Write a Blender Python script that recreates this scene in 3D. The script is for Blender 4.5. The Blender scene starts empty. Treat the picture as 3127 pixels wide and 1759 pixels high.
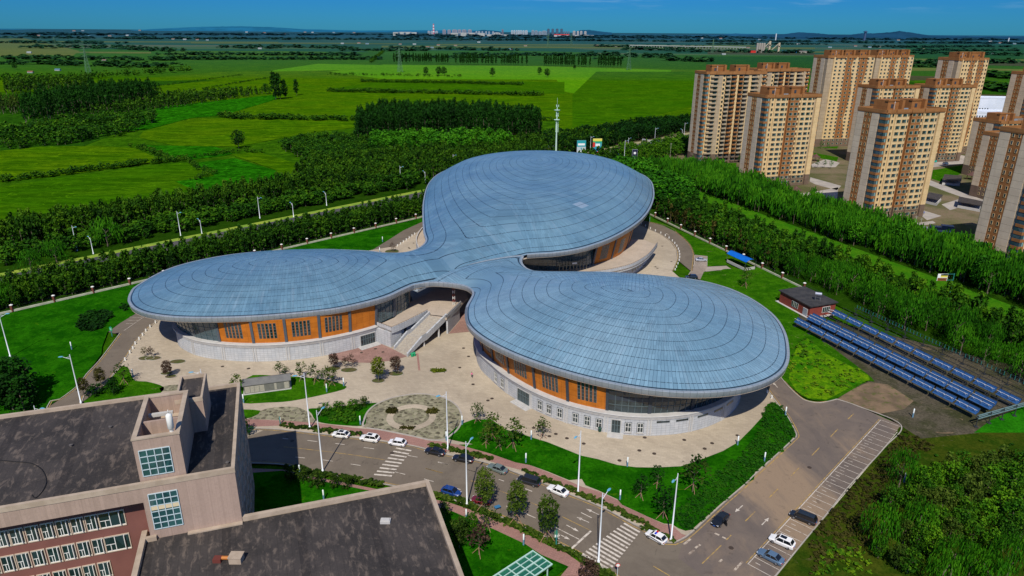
import bpy, bmesh, math, random
import numpy as np
from math import radians, sin, cos, pi
from mathutils import Vector, Matrix
from mathutils.geometry import delaunay_2d_cdt
random.seed(7); rng = np.random.default_rng(7)
C = bpy.context.scene.collection
# ------------------------------------------------------------------ survey: sight lines taken from the camera station onto level planes
H = 88.; F = 2124.; TH = radians(20.25); RO = radians(0.4); CX, CY = 1563.5, 879.5
Zb=(1000,0,.3882);Za=(0,0,.3882);Zc=(2000,60,.4375);Zd=(0,500,.3882);Ze=(0,1100,.4547);Zf=(700,1000,.31056);Zg=(1000,740,.27599);Zh=(1400,1040,.3882);Zi=(2200,800,.35986);Zj=(1250,1400,.27174);Zk=(1900,1300,.31683);Zl=(1500,400,.29679);Zm=(2200,60,.35986);Zn=(2550,200,.44868);Zo=(350,700,.42785);Zp=(1250,440,.55198);Zq=(2500,1250,.35126);Zr=(0,940,.23463);Zs=(1600,380,.22088);Zt=(2000,640,.27603);Zu=(1200,60,.25233);Zv=(1000,640,.15528);D=(0,0,1.2139)
def G(z, x, y, h=0.):
    x = z[0]+z[2]*x; y = z[1]+z[2]*y
    u = (x-CX)/F; v = (y-CY)/F
    a = u*cos(RO)+v*sin(RO); b = -u*sin(RO)+v*cos(RO)
    dz = -sin(TH)-b*cos(TH); dy = cos(TH)-b*sin(TH)
    t = (h-H)/dz
    return (a*t, dy*t)
def P(z, pts, h=0.): return [G(z, x, y, h) for x, y in pts]
# ------------------------------------------------------------------ object helpers
def link(o): C.objects.link(o); return o
def tag(o, label=None, cat=None, group=None, kind=None):
    if label: o['label'] = label
    if cat: o['category'] = cat
    if group: o['group'] = group
    if kind: o['kind'] = kind
    return o
def thing(name, label, cat, loc=(0,0,0), rz=0., group=None):
    o = bpy.data.objects.new(name, None); o.empty_display_size = .3; link(o)
    o.location = loc; o.rotation_euler = (0,0,rz)
    return tag(o, label, cat, group)
def copy_tree(o, parent=None):
    c = o.copy(); link(c); c.parent = parent
    for ch in o.children: copy_tree(ch, c)
    return c
class MB:
    """collects faces; every face may carry its own material slot"""
    def __init__(s): s.v = []; s.f = []; s.m = []; s.cur = 0
    def face(s, pts, m=None):
        n = len(s.v); s.v += [tuple(p) for p in pts]; s.f.append(tuple(range(n, n+len(pts)))); s.m.append(s.cur if m is None else m)
    def mesh(s, vs, fs, m=None):
        n = len(s.v); s.v += [tuple(p) for p in vs]
        for f in fs: s.f.append(tuple(i+n for i in f)); s.m.append(s.cur if m is None else m)
    def box(s, x0, y0, z0, x1, y1, z1, m=None, T=None):
        vs = [(x0,y0,z0),(x1,y0,z0),(x1,y1,z0),(x0,y1,z0),(x0,y0,z1),(x1,y0,z1),(x1,y1,z1),(x0,y1,z1)]
        if T: vs = [tuple(T @ Vector(p)) for p in vs]
        s.mesh(vs, [(3,2,1,0),(4,5,6,7),(0,1,5,4),(1,2,6,5),(2,3,7,6),(3,0,4,7)], m)
    def tube(s, p, q, r0, r1=None, n=6, m=None, cap=True):
        r1 = r0 if r1 is None else r1
        p = Vector(p); q = Vector(q); d = (q-p)
        if d.length < 1e-6: return
        d.normalize(); a = d.orthogonal().normalized(); b = d.cross(a)
        vs = [p+(a*cos(t)+b*sin(t))*r0 for t in [2*pi*i/n for i in range(n)]]+[q+(a*cos(t)+b*sin(t))*r1 for t in [2*pi*i/n for i in range(n)]]
        fs = [(i,(i+1)%n,n+(i+1)%n,n+i) for i in range(n)]
        if cap: fs += [tuple(range(n-1,-1,-1)), tuple(range(n,2*n))]
        s.mesh(vs, fs, m)
    def prism(s, poly, z0, z1, m=None, mtop=None, bottom=False):
        if area(poly) < 0: poly = poly[::-1]
        n = len(poly)
        s.mesh([(x,y,z0) for x,y in poly]+[(x,y,z1) for x,y in poly], [(i,(i+1)%n,n+(i+1)%n,n+i) for i in range(n)], m)
        s.face([(x,y,z1) for x,y in poly], m if mtop is None else mtop)
        if bottom: s.face([(x,y,z0) for x,y in poly[::-1]], m)
    def lathe(s, prof, n=12, c=(0,0), m=None):
        vs = []
        for r, z in prof: vs += [(c[0]+r*cos(2*pi*i/n), c[1]+r*sin(2*pi*i/n), z) for i in range(n)]
        fs = [(k*n+i, k*n+(i+1)%n, (k+1)*n+(i+1)%n, (k+1)*n+i) for k in range(len(prof)-1) for i in range(n)]
        s.mesh(vs, fs, m); s.face([(c[0]+prof[-1][0]*cos(2*pi*i/n), c[1]+prof[-1][0]*sin(2*pi*i/n), prof[-1][1]) for i in range(n)], m)
    def data(s, name, mats, smooth=False, xf=None):
        me = bpy.data.meshes.new(name)
        v = s.v if xf is None else [tuple(xf @ Vector(p)) for p in s.v]
        me.from_pydata(v, [], s.f)
        if not isinstance(mats, (list, tuple)): mats = [mats]
        for m in mats: me.materials.append(m)
        me.polygons.foreach_set('material_index', [min(i, len(mats)-1) for i in s.m])
        if smooth: me.polygons.foreach_set('use_smooth', [True]*len(me.polygons))
        me.update(); return me
    def build(s, name, mats, parent=None, smooth=False, xf=None):
        return obj(name, s.data(name, mats, smooth, xf), parent)
def obj(name, me, parent=None, loc=None, rz=0.):
    o = bpy.data.objects.new(name, me); link(o); o.parent = parent
    if loc is not None: o.location = loc
    if rz: o.rotation_euler = (0,0,rz)
    return o
def area(p): return sum(p[i][0]*p[(i+1)%len(p)][1]-p[(i+1)%len(p)][0]*p[i][1] for i in range(len(p)))/2
def spline(pts, step, closed=False):
    """Catmull-Rom through pts, resampled about every step"""
    n = len(pts); out = []
    for i in range(n if closed else n-1):
        g = lambda k: np.array(pts[k % n]) if closed else np.array(pts[min(max(k,0),n-1)])
        p0,p1,p2,p3 = g(i-1),g(i),g(i+1),g(i+2)
        k = max(1, int(round(np.linalg.norm(p2-p1)/step)))
        for j in range(k):
            t = j/k
            out.append(tuple(.5*((2*p1)+(-p0+p2)*t+(2*p0-5*p1+4*p2-p3)*t*t+(-p0+3*p1-3*p2+p3)*t**3)))
    if not closed: out.append(tuple(map(float, pts[-1])))
    return [(float(a), float(b)) for a, b in out]
def normals(pl, closed=False):
    n = len(pl); r = []
    for i in range(n):
        a = pl[(i-1)%n] if (closed or i>0) else pl[i]; b = pl[(i+1)%n] if (closed or i<n-1) else pl[i]
        dx, dy = b[0]-a[0], b[1]-a[1]; l = math.hypot(dx,dy) or 1.
        r.append((dy/l, -dx/l))          # right-hand side of travel
    return r
def offs(pl, d, closed=False):
    return [(p[0]+n[0]*d, p[1]+n[1]*d) for p, n in zip(pl, normals(pl, closed))]
def arclen(pl):
    s = [0.]
    for a, b in zip(pl, pl[1:]): s.append(s[-1]+math.hypot(b[0]-a[0], b[1]-a[1]))
    return s
def at_s(pl, S, s):
    s = min(max(s, 0), S[-1])
    for i in range(len(S)-1):
        if s <= S[i+1]:
            t = (s-S[i])/((S[i+1]-S[i]) or 1); a, b = pl[i], pl[i+1]
            return (a[0]+(b[0]-a[0])*t, a[1]+(b[1]-a[1])*t)
    return pl[-1]
def s_of(pl, S, p):
    best = (1e9, 0)
    for i in range(len(pl)-1):
        a = np.array(pl[i]); d = np.array(pl[i+1])-a; L = d@d or 1
        t = min(max(((np.array(p)-a)@d)/L, 0), 1); q = a+d*t; e = np.linalg.norm(q-p)
        if e < best[0]: best = (e, S[i]+t*math.sqrt(L))
    return best[1]
def sub(pl, s0, s1, step=1.2):
    S = arclen(pl); n = max(1, int(abs(s1-s0)/step))
    return [at_s(pl, S, s0+(s1-s0)*i/n) for i in range(n+1)]
# ------------------------------------------------------------------ materials
def lin(c): return tuple(((x/255.)/12.92 if x/255. <= .04045 else ((x/255.+.055)/1.055)**2.4) for x in c)
def nd(nt, t, **k):
    n = nt.nodes.new(t)
    for a, b in k.items(): setattr(n, a, b)
    return n
def mth(nt, op, a, b=None, c=None):
    n = nt.nodes.new('ShaderNodeMath'); n.operation = op
    for i, x in enumerate((a, b, c)):
        if x is None: continue
        if isinstance(x, (int, float)): n.inputs[i].default_value = x
        else: nt.links.new(x, n.inputs[i])
    return n.outputs[0]
def mixc(nt, f, a, b, mode='MIX'):
    n = nt.nodes.new('ShaderNodeMix'); n.data_type = 'RGBA'; n.blend_type = mode
    for s, x in ((0, f), (6, a), (7, b)):
        if isinstance(x, (int, float)): n.inputs[s].default_value = x
        elif isinstance(x, (tuple, list)): n.inputs[s].default_value = (*x[:3], 1)
        else: nt.links.new(x, n.inputs[s])
    return n.outputs[2]
def noise(nt, vec, scale, detail=4, rough=.6, dist=0.):
    n = nd(nt, 'ShaderNodeTexNoise'); n.inputs['Scale'].default_value = scale; n.inputs['Detail'].default_value = detail
    n.inputs['Roughness'].default_value = rough; n.inputs['Distortion'].default_value = dist
    if vec is not None: nt.links.new(vec, n.inputs['Vector'])
    return n.outputs['Fac']
def ramp(nt, f, stops, interp='LINEAR'):
    n = nd(nt, 'ShaderNodeValToRGB'); cr = n.color_ramp; cr.interpolation = interp
    while len(cr.elements) < len(stops): cr.elements.new(.5)
    for e, (p, c) in zip(cr.elements, stops):
        e.position = p; e.color = (*c, 1) if len(c) == 3 else c
    nt.links.new(f, n.inputs[0]); return n.outputs[0]
def sstep(nt, x, a, b):
    n = nd(nt, 'ShaderNodeMapRange'); n.interpolation_type = 'SMOOTHSTEP'
    nt.links.new(x, n.inputs[0]); n.inputs[1].default_value = a; n.inputs[2].default_value = b
    return n.outputs[0]
def newmat(name):
    m = bpy.data.materials.new(name); m.use_nodes = True; nt = m.node_tree; b = nt.nodes['Principled BSDF']
    return m, nt, b
def pos(nt): return nd(nt, 'ShaderNodeNewGeometry').outputs['Position']
MAT = {}
def mat(name, col, col2=None, scale=1., rough=.8, metal=0., spec=.3, bump=0., bscale=None, col3=None, scale3=8., detail=4, sharp=(.35,.65), rnd=0.):
    if name in MAT: return MAT[name]
    m, nt, b = newmat(name); p = pos(nt)
    base = None
    if col2 is not None:
        base = mixc(nt, sstep(nt, noise(nt, p, scale, detail), *sharp), col, col2)
    if col3 is not None:
        base = mixc(nt, sstep(nt, noise(nt, p, scale3, 3), .5, .72), base if base is not None else col, col3)
    if rnd:
        oi = nd(nt, 'ShaderNodeObjectInfo').outputs['Random']
        f = mth(nt, 'MULTIPLY_ADD', oi, 2*rnd, 1-rnd)
        hs = nd(nt, 'ShaderNodeHueSaturation'); nt.links.new(f, hs.inputs['Value'])
        if base is not None: nt.links.new(base, hs.inputs['Color'])
        else: hs.inputs['Color'].default_value = (*col, 1)
        base = hs.outputs[0]
    if base is not None: nt.links.new(base, b.inputs['Base Color'])
    else: b.inputs['Base Color'].default_value = (*col, 1)
    b.inputs['Roughness'].default_value = rough; b.inputs['Metallic'].default_value = metal
    b.inputs['Specular IOR Level'].default_value = spec
    if bump:
        bn = nd(nt, 'ShaderNodeBump'); bn.inputs['Strength'].default_value = bump; bn.inputs['Distance'].default_value = .1
        nt.links.new(noise(nt, p, bscale or scale*6, 3), bn.inputs['Height']); nt.links.new(bn.outputs[0], b.inputs['Normal'])
    MAT[name] = m; return m
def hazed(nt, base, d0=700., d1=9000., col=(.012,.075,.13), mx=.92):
    """aerial haze painted into the base colour of far surfaces: grows with distance from the site"""
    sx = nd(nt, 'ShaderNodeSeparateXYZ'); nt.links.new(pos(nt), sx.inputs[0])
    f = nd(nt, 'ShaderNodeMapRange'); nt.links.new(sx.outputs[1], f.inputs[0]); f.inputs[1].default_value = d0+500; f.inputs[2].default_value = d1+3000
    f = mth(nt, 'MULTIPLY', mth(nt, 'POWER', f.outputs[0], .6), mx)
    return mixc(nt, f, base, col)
def hmat(name, col, col2=None, scale=.05, rough=.9, sharp=(.35,.65), mx=.85, hz=(.012,.075,.13), d0=700., d1=9000.):
    if name in MAT: return MAT[name]
    m, nt, b = newmat(name); base = col
    if col2: base = mixc(nt, sstep(nt, noise(nt, pos(nt), scale, 5), *sharp), col, col2)
    nt.links.new(hazed(nt, base, d0, d1, hz, mx), b.inputs['Base Color'])
    b.inputs['Roughness'].default_value = rough; b.inputs['Specular IOR Level'].default_value = 0
    MAT[name] = m; return m
# ------------------------------------------------------------------ camera, light, sky
cam = bpy.data.cameras.new('camera'); cam.sensor_width = 36; cam.lens = 36*F/3127; cam.clip_start = .5; cam.clip_end = 120000
co = link(bpy.data.objects.new('camera', cam)); co.location = (0,0,H)
fw = Vector((0, cos(TH), -sin(TH))); R0 = Vector((1,0,0)); Dn = Vector((0,-sin(TH),-cos(TH)))
rt = R0*cos(RO)-Dn*sin(RO); up = -(R0*sin(RO)+Dn*cos(RO))
co.matrix_world = Matrix(((rt.x,up.x,-fw.x,0),(rt.y,up.y,-fw.y,0),(rt.z,up.z,-fw.z,H),(0,0,0,1)))
sc = bpy.context.scene; sc.camera = co
sc.view_settings.view_transform = 'Standard'; sc.view_settings.look = 'None'; sc.view_settings.exposure = 0; sc.view_settings.gamma = 1
SE = radians(48.5)
sl = bpy.data.lights.new('sun', 'SUN'); sl.energy = 4.8; sl.angle = radians(.53); sl.color = (1,.93,.82)
so = link(bpy.data.objects.new('sun', sl)); so.rotation_euler = (pi/2-SE, 0, radians(-6)); so.location = (0,0,150)
w = bpy.data.worlds.new('World'); sc.world = w; w.use_nodes = True; nt = w.node_tree
bg = nt.nodes['Background']; sky = nd(nt, 'ShaderNodeTexSky'); sky.sky_type = 'NISHITA'; sky.sun_disc = False
sky.sun_elevation = SE; sky.sun_rotation = pi+radians(6); sky.altitude = 100; sky.air_density = 1.; sky.dust_density = .3; sky.ozone_density = 3.
tc = nd(nt, 'ShaderNodeTexCoord'); sx = nd(nt, 'ShaderNodeSeparateXYZ'); nt.links.new(tc.outputs['Generated'], sx.inputs[0])
tint = ramp(nt, sx.outputs[2], [(0.,(.060,.37,.76)),(.035,(.044,.31,.78)),(.09,(.046,.27,.80)),(.35,(.33,.5,.95)),(1,(.5,.7,1.))])
skc = mixc(nt, 1., sky.outputs[0], tint, 'MULTIPLY')
mp = nd(nt, 'ShaderNodeMapping'); mp.inputs['Scale'].default_value = (4,4,46); nt.links.new(tc.outputs['Generated'], mp.inputs[0])
cl = sstep(nt, noise(nt, mp.outputs[0], 2.2, 6, .62), .49, .64)
hi = mth(nt, 'MULTIPLY', mth(nt, 'MULTIPLY', cl, sstep(nt, sx.outputs[2], .02, .06)), sstep(nt, sx.outputs[0], -.25, .4))
skc = mixc(nt, mth(nt, 'MULTIPLY', hi, .75), skc, (3.2,5.2,7.2))
nt.links.new(skc, bg.inputs[0]); bg.inputs[1].default_value = .1
# ------------------------------------------------------------------ ground, fields
def sheet(name, poly, z, m, kind='structure', parent=None, label=None, cat=None):
    if area(poly) < 0: poly = poly[::-1]
    r = delaunay_2d_cdt([Vector(p) for p in poly], [], [list(range(len(poly)))], 1, 1e-4)
    me = bpy.data.meshes.new(name); me.from_pydata([(v.x, v.y, z) for v in r[0]], [], [tuple(f) for f in r[2]])
    me.materials.append(m); me.update()
    for p in me.polygons:
        if p.normal.z < 0: p.flip()
    o = obj(name, me, parent)
    if kind: o['kind'] = kind
    return tag(o, label, cat)
def ground_mat():
    m, nt, b = newmat('plain'); p = pos(nt)
    vo = nd(nt, 'ShaderNodeTexVoronoi'); mp = nd(nt, 'ShaderNodeMapping'); mp.inputs['Scale'].default_value = (.0011,.0021,0); mp.inputs['Rotation'].default_value = (0,0,.25)
    nt.links.new(p, mp.inputs[0]); nt.links.new(mp.outputs[0], vo.inputs['Vector']); vo.inputs['Scale'].default_value = 1.; vo.inputs['Randomness'].default_value = .8
    sp = nd(nt, 'ShaderNodeSeparateColor'); nt.links.new(vo.outputs['Color'], sp.inputs[0])
    c = ramp(nt, sp.outputs[0], [(0,(.018,.085,.005)),(.3,(.045,.12,.006)),(.5,(.085,.15,.012)),(.68,(.16,.17,.05)),(.85,(.03,.1,.006))], 'CONSTANT')
    c = mixc(nt, mth(nt,'MULTIPLY', noise(nt, p, .06, 5), .55), c, (.02,.06,.003))
    mp2 = nd(nt, 'ShaderNodeMapping'); mp2.inputs['Scale'].default_value = (.003,.02,0); nt.links.new(p, mp2.inputs[0])
    c = mixc(nt, mth(nt,'MULTIPLY', sstep(nt, noise(nt, mp2.outputs[0], 1., 4), .45,.7), .4), c, (.02,.07,.004))
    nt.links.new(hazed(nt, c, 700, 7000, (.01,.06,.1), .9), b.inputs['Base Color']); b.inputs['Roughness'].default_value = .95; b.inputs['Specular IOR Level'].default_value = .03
    return m
gm = MB(); ys = [-300,300,1000,3000,9000,30000,90000]; xs = [-90000,-20000,-4000,-700,0,700,4000,20000,90000]
for i in range(len(ys)-1):
    for j in range(len(xs)-1): gm.face([(xs[j],ys[i],-.6),(xs[j+1],ys[i],-.6),(xs[j+1],ys[i+1],-.6),(xs[j],ys[i+1],-.6)])
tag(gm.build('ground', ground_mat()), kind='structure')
def field_mat(name, c1, c2, c3, fine=.5, rows=None, hz=True, rough=.9, s1=.02):
    m, nt, b = newmat(name); p = pos(nt)
    c = mixc(nt, sstep(nt, noise(nt, p, s1, 4), .38, .62), c1, c2)
    mp = nd(nt, 'ShaderNodeMapping'); mp.inputs['Rotation'].default_value = (0,0,rows or 0); mp.inputs['Scale'].default_value = (.25,1.2,1) if rows is not None else (1,1,1)
    nt.links.new(p, mp.inputs[0])
    c = mixc(nt, mth(nt, 'MULTIPLY', sstep(nt, noise(nt, mp.outputs[0], fine, 6, .75), .40, .62), .85), c, c3)
    c = mixc(nt, mth(nt, 'MULTIPLY', sstep(nt, noise(nt, p, .035, 6, .7, 1.), .58, .72), .5), c, tuple(x*1.35 for x in c2))
    c = mixc(nt, mth(nt, 'MULTIPLY', sstep(nt, noise(nt, mp.outputs[0], .11, 7, .85, .6), .46, .56), .8), c, tuple(x*.8 for x in c3))
    c = mixc(nt, mth(nt, 'MULTIPLY', sstep(nt, noise(nt, p, .07, 6, .8, 2.), .56, .64), .6), c, tuple(x*1.5 for x in c2))
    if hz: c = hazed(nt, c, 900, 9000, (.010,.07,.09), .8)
    nt.links.new(c, b.inputs['Base Color']); b.inputs['Roughness'].default_value = rough; b.inputs['Specular IOR Level'].default_value = 0
    bn = nd(nt, 'ShaderNodeBump'); bn.inputs['Strength'].default_value = .7; bn.inputs['Distance'].default_value = .8
    nt.links.new(noise(nt, mp.outputs[0], fine*1.3, 6, .8), bn.inputs['Height']); nt.links.new(bn.outputs[0], b.inputs['Normal'])
    return m
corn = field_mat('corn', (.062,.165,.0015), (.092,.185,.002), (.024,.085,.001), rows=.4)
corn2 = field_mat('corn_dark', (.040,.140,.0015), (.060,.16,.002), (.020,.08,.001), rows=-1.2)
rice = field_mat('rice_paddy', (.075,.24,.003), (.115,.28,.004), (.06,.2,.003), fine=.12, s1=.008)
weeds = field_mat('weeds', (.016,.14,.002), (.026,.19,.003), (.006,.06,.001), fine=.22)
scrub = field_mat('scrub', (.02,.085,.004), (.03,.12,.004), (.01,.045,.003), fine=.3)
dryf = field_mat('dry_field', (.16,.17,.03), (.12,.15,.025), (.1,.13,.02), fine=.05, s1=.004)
def fld(pts, m, z, name='field', zz=D, h=0): return sheet(name, P(zz, pts, h), z, m)
# one wide base of mid-green land round the site, then the fields one by one
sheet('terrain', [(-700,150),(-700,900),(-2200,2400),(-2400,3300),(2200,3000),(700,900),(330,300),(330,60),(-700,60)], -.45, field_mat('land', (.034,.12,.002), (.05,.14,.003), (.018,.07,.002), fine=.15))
fld([(-60,168),(200,158),(820,176),(960,163),(1345,165),(1500,168),(1780,176),(1745,300),(1430,380),(1400,300),(900,300),(560,285),(380,230),(0,232),(-60,200)], corn, -.38)
fld([(830,180),(965,162),(1100,164),(1345,166),(1690,176),(1640,240),(1500,245),(1420,230),(1400,200),(960,198)], rice, -.33)
fld([(0,116),(440,128),(560,133),(820,143),(950,155),(830,176),(700,178),(560,180),(320,200),(0,200),(-60,170)], corn2, -.33)
fld([(270,222),(640,190),(830,185),(940,195),(830,226),(690,235),(500,228),(280,228)], corn, -.31)
fld([(820,228),(1300,238),(1400,242),(1430,246),(1425,300),(1330,305),(900,292),(620,288),(570,285)], corn, -.29)
fld([(830,224),(960,202),(1420,206),(1420,236),(1300,232)], corn2, -.27)
fld([(1440,238),(1500,180),(1755,180),(1745,265),(1690,280),(1600,300),(1440,318)], corn2, -.25)
fld([(680,180),(860,176),(960,170),(950,163),(800,160),(690,176)], rice, -.25)
fld([(480,298),(700,292),(900,304),(890,320),(770,335),(680,352),(600,368),(440,366),(350,345),(360,330)], corn, -.22)
fld([(560,290),(480,296),(370,325),(300,330),(400,268),(690,238),(700,248)], weeds, -.20)
fld([(-60,385),(100,368),(250,366),(340,372),(412,405),(300,420),(180,438),(-60,462)], corn, -.22)
fld([(-60,478),(180,442),(400,414),(470,408),(555,440),(500,482),(350,512),(200,550),(-60,590)], corn2, -.22)
fld([(335,364),(540,368),(585,385),(560,392),(480,400),(420,395)], weeds, -.18)
fld([(440,456),(540,442),(480,410),(590,397),(700,430),(722,455),(640,482),(560,492),(500,482)], weeds, -.19)
fld([(580,388),(650,382),(765,416),(760,452),(722,452),(690,425),(600,395)], corn, -.17)
fld([(0,96),(60,96),(200,128),(180,142),(0,142),(-60,120)], dryf, -.30)
fld([(390,140),(440,128),(680,128),(820,130),(815,140),(500,142)], corn, -.24)
fld([(900,126),(1320,128),(1500,132),(1500,140),(1300,146),(1000,142)], corn2, -.24)
fld([(0,240),(330,205),(560,200),(280,226),(0,290)], scrub, -.26)
fld([(0,262),(130,262),(320,240),(400,260),(330,320),(200,370),(0,380)], scrub, -.24)
def fld3(pts, m, z): return sheet('field', P(D, pts), z, m)
fld3([(2290,170),(2480,172),(2576,174),(2576,178),(2290,178)], dryf, -.2)
fld3([(1790,178),(1850,180),(1850,176),(1790,174)], dryf, -.2)
plough = field_mat('ploughed_field', (.085,.075,.03), (.06,.06,.022), (.05,.055,.02), fine=.08, s1=.004)
for q in ([(1780,128),(2050,130),(2050,138),(1780,136)],[(1850,176),(2040,178),(2040,190),(1860,188)],[(2290,150),(2576,156),(2576,166),(2290,160)],[(2460,236),(2576,240),(2576,262),(2455,256)],[(2290,190),(2480,196),(2470,206),(2290,202)]): fld3(q, plough, -.16)
for q in ([(1760,142),(2060,144),(2060,175),(1790,172)],[(2280,110),(2576,112),(2576,148),(2280,145)],[(2280,205),(2576,215),(2576,330),(2380,320)]): fld3(q, scrub, -.19)
# tawny ribbons of ripe fields under the horizon
for i,(x0,x1,yy,dy) in enumerate([(960,1800,117,2.2),(1100,1900,112,1.6),(1500,2050,119,1.8),(0,380,131,2.),(480,1000,108,1.2),(2290,2576,150,2.),(1820,2100,130,1.5),(2300,2576,205,3),(100,700,104,1.2)]):
    fld3([(x0,yy-dy),(x1,yy-dy+(x1-x0)*.004),(x1,yy+dy+(x1-x0)*.004),(x0,yy+dy)], dryf if i!=7 else corn2, -.12+.01*i)
# ------------------------------------------------------------------ far ridges
def ridge(name, pts, dist, col, thick=2500, lab=None):
    """pts: (x px, y px of crest) in the surveyed frame, at a given distance"""
    mb = MB(); top = []
    for x, y in pts:
        u = (x*D[2]-CX)/F; v = (y*D[2]-CY)/F
        a = u*cos(RO)+v*sin(RO); b = -u*sin(RO)+v*cos(RO)
        dy = cos(TH)-b*sin(TH); dz = -sin(TH)-b*cos(TH); t = dist/dy
        top.append((a*t, dist, max(H+dz*t, 5)))
    fine = []
    for (a, b) in zip(top, top[1:]):
        for k in range(10):
            t = k/10; fine.append((a[0]+(b[0]-a[0])*t, dist, (a[2]+(b[2]-a[2])*t)*(1+.03*random.uniform(-1,1)) ))
    fine.append(top[-1]); n = len(fine); rows = []
    for j, (dy_, hh) in enumerate([(-thick,0.),(-thick*.55,.42),(-thick*.2,.82),(0,1.),(thick,.3)]):
        rows.append([(x*(1+dy_/dist), y+dy_, z*hh*(1 if j in(0,3) else random.uniform(.97,1.03))-(0 if j else 30)) for x,y,z in fine])
    vs = [p for r in rows for p in r]
    mb.mesh(vs, [(j*n+i, j*n+i+1, (j+1)*n+i+1, (j+1)*n+i) for j in range(4) for i in range(n-1)])
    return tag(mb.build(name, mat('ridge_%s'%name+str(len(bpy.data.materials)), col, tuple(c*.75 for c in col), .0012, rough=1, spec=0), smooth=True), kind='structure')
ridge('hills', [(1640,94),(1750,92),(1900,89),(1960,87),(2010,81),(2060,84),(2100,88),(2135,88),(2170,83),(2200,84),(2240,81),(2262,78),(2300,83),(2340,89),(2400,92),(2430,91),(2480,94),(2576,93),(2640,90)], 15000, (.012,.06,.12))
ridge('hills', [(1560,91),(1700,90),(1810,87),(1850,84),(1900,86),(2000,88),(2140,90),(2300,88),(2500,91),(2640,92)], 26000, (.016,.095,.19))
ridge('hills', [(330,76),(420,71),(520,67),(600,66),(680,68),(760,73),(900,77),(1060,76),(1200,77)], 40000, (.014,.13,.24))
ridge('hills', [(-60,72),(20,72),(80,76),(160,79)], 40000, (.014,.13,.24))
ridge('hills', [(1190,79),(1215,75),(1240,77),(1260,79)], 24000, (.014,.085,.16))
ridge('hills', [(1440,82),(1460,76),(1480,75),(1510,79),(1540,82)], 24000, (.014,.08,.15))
# ------------------------------------------------------------------ the sports centre
def S3(t): t = min(max(t,0.),1.); return t*t*(3-2*t)
def eave_ab(x, y): return 14.0 + 2.6*S3((y-202+0.6*min(x+30,0))/38)
def eave_c(x, y): return 14.0 + (eave_ab(x,y)-14.0+.7*S3((y-203)/14))*S3((16-x)/12) + .9*S3((10-x)/25)*S3((200-y)/20)
def onroof(z, pts, f):
    out = []
    for x, y in pts:
        h = 15.
        for _ in range(12): g = G(z, x, y, h); h = f(*g)
        out.append(g)
    return out
def fem_roof(poly, line, f, rise, step=1.7, ringf=None):
    """membrane over the outline: heights from a Poisson solve, plus distance and arc position along 'line' for the panel joints"""
    n = len(poly); pa = np.array(poly); x0, y0 = pa.min(0); x1, y1 = pa.max(0)
    pts = []; j = 0; y = y0
    while y < y1:
        xs_ = np.arange(x0+(step/2 if j%2 else 0), x1, step); pts.append(np.stack([xs_, np.full_like(xs_, y)], 1)); y += step*.866; j += 1
    pts = np.concatenate(pts)
    A = pa; B = np.roll(pa, -1, 0)
    def segd(q, A, B):
        d = B-A; L = (d**2).sum(1); t = np.clip(((q[:,None]-A)*d).sum(2)/L, 0, 1); e = A+d*t[...,None]-q[:,None]; return np.sqrt((e**2).sum(2)), t
    ins = np.zeros(len(pts), bool)
    for i in range(n):
        (ax, ay), (bx, by) = A[i], B[i]
        c = ((ay > pts[:,1]) != (by > pts[:,1])); xi = (bx-ax)*(pts[:,1]-ay)/((by-ay) or 1e-9)+ax
        ins ^= c & (pts[:,0] < xi)
    pts = pts[ins]; dd, _ = segd(pts, A, B); pts = pts[dd.min(1) > step*.45]
    V = [Vector(p) for p in poly]+[Vector(p) for p in pts]
    r = delaunay_2d_cdt(V, [], [list(range(n))], 1, 1e-5)
    v = np.array([tuple(p) for p in r[0]]); T = np.array([t for t in r[2]])
    m = len(v); dB, _ = segd(v, A, B); fix = dB.min(1) < 1e-3
    zb = np.array([f(*p) for p in v])
    # cotangent stiffness
    K = {}
    I = []; J = []; Wt = []; ar = np.zeros(m)
    for a, b, c in ((0,1,2),(1,2,0),(2,0,1)):
        p, q, s = v[T[:,a]], v[T[:,b]], v[T[:,c]]
        u1, u2 = q-p, s-p; cr = np.abs(u1[:,0]*u2[:,1]-u1[:,1]*u2[:,0])+1e-9; cot = np.clip((u1*u2).sum(1)/cr, -2, 5)/2
        I += [T[:,b], T[:,c]]; J += [T[:,c], T[:,b]]; Wt += [cot, cot]; np.add.at(ar, T[:,a], cr/6)
    I = np.concatenate(I); J = np.concatenate(J); Wt = np.concatenate(Wt)
    diag = np.bincount(I, Wt, m)
    def L(x): return diag*x - np.bincount(I, Wt*x[J], m)
    g = np.where(fix, zb, 0.); free = ~fix
    def solve(rhs, g):
        b = np.where(free, rhs - L(g), 0.); x = np.zeros(m); rr = b.copy(); pp = rr.copy(); rs = rr@rr
        for _ in range(900):
            Ap = np.where(free, L(pp), 0.); al = rs/(pp@Ap+1e-30); x += al*pp; rr -= al*Ap; rn = rr@rr
            if rn < 1e-10: break
            pp = rr+rn/rs*pp; rs = rn
        return x+g
    base = solve(np.zeros(m), g); bump_ = solve(ar, np.zeros(m))
    z = base + rise(bump_)
    la = np.array(line); s = np.concatenate([[0], np.cumsum(np.linalg.norm(np.diff(la, axis=0), axis=1))])
    d, t = segd(v, la[:-1], la[1:]); k = d.argmin(1); dist = d[np.arange(m), k]; dist = ringf(v, bump_, dist) if ringf else dist; arc = s[k]+t[np.arange(m), k]*np.diff(s)[k]
    return v, T, z, dist, arc
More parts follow.
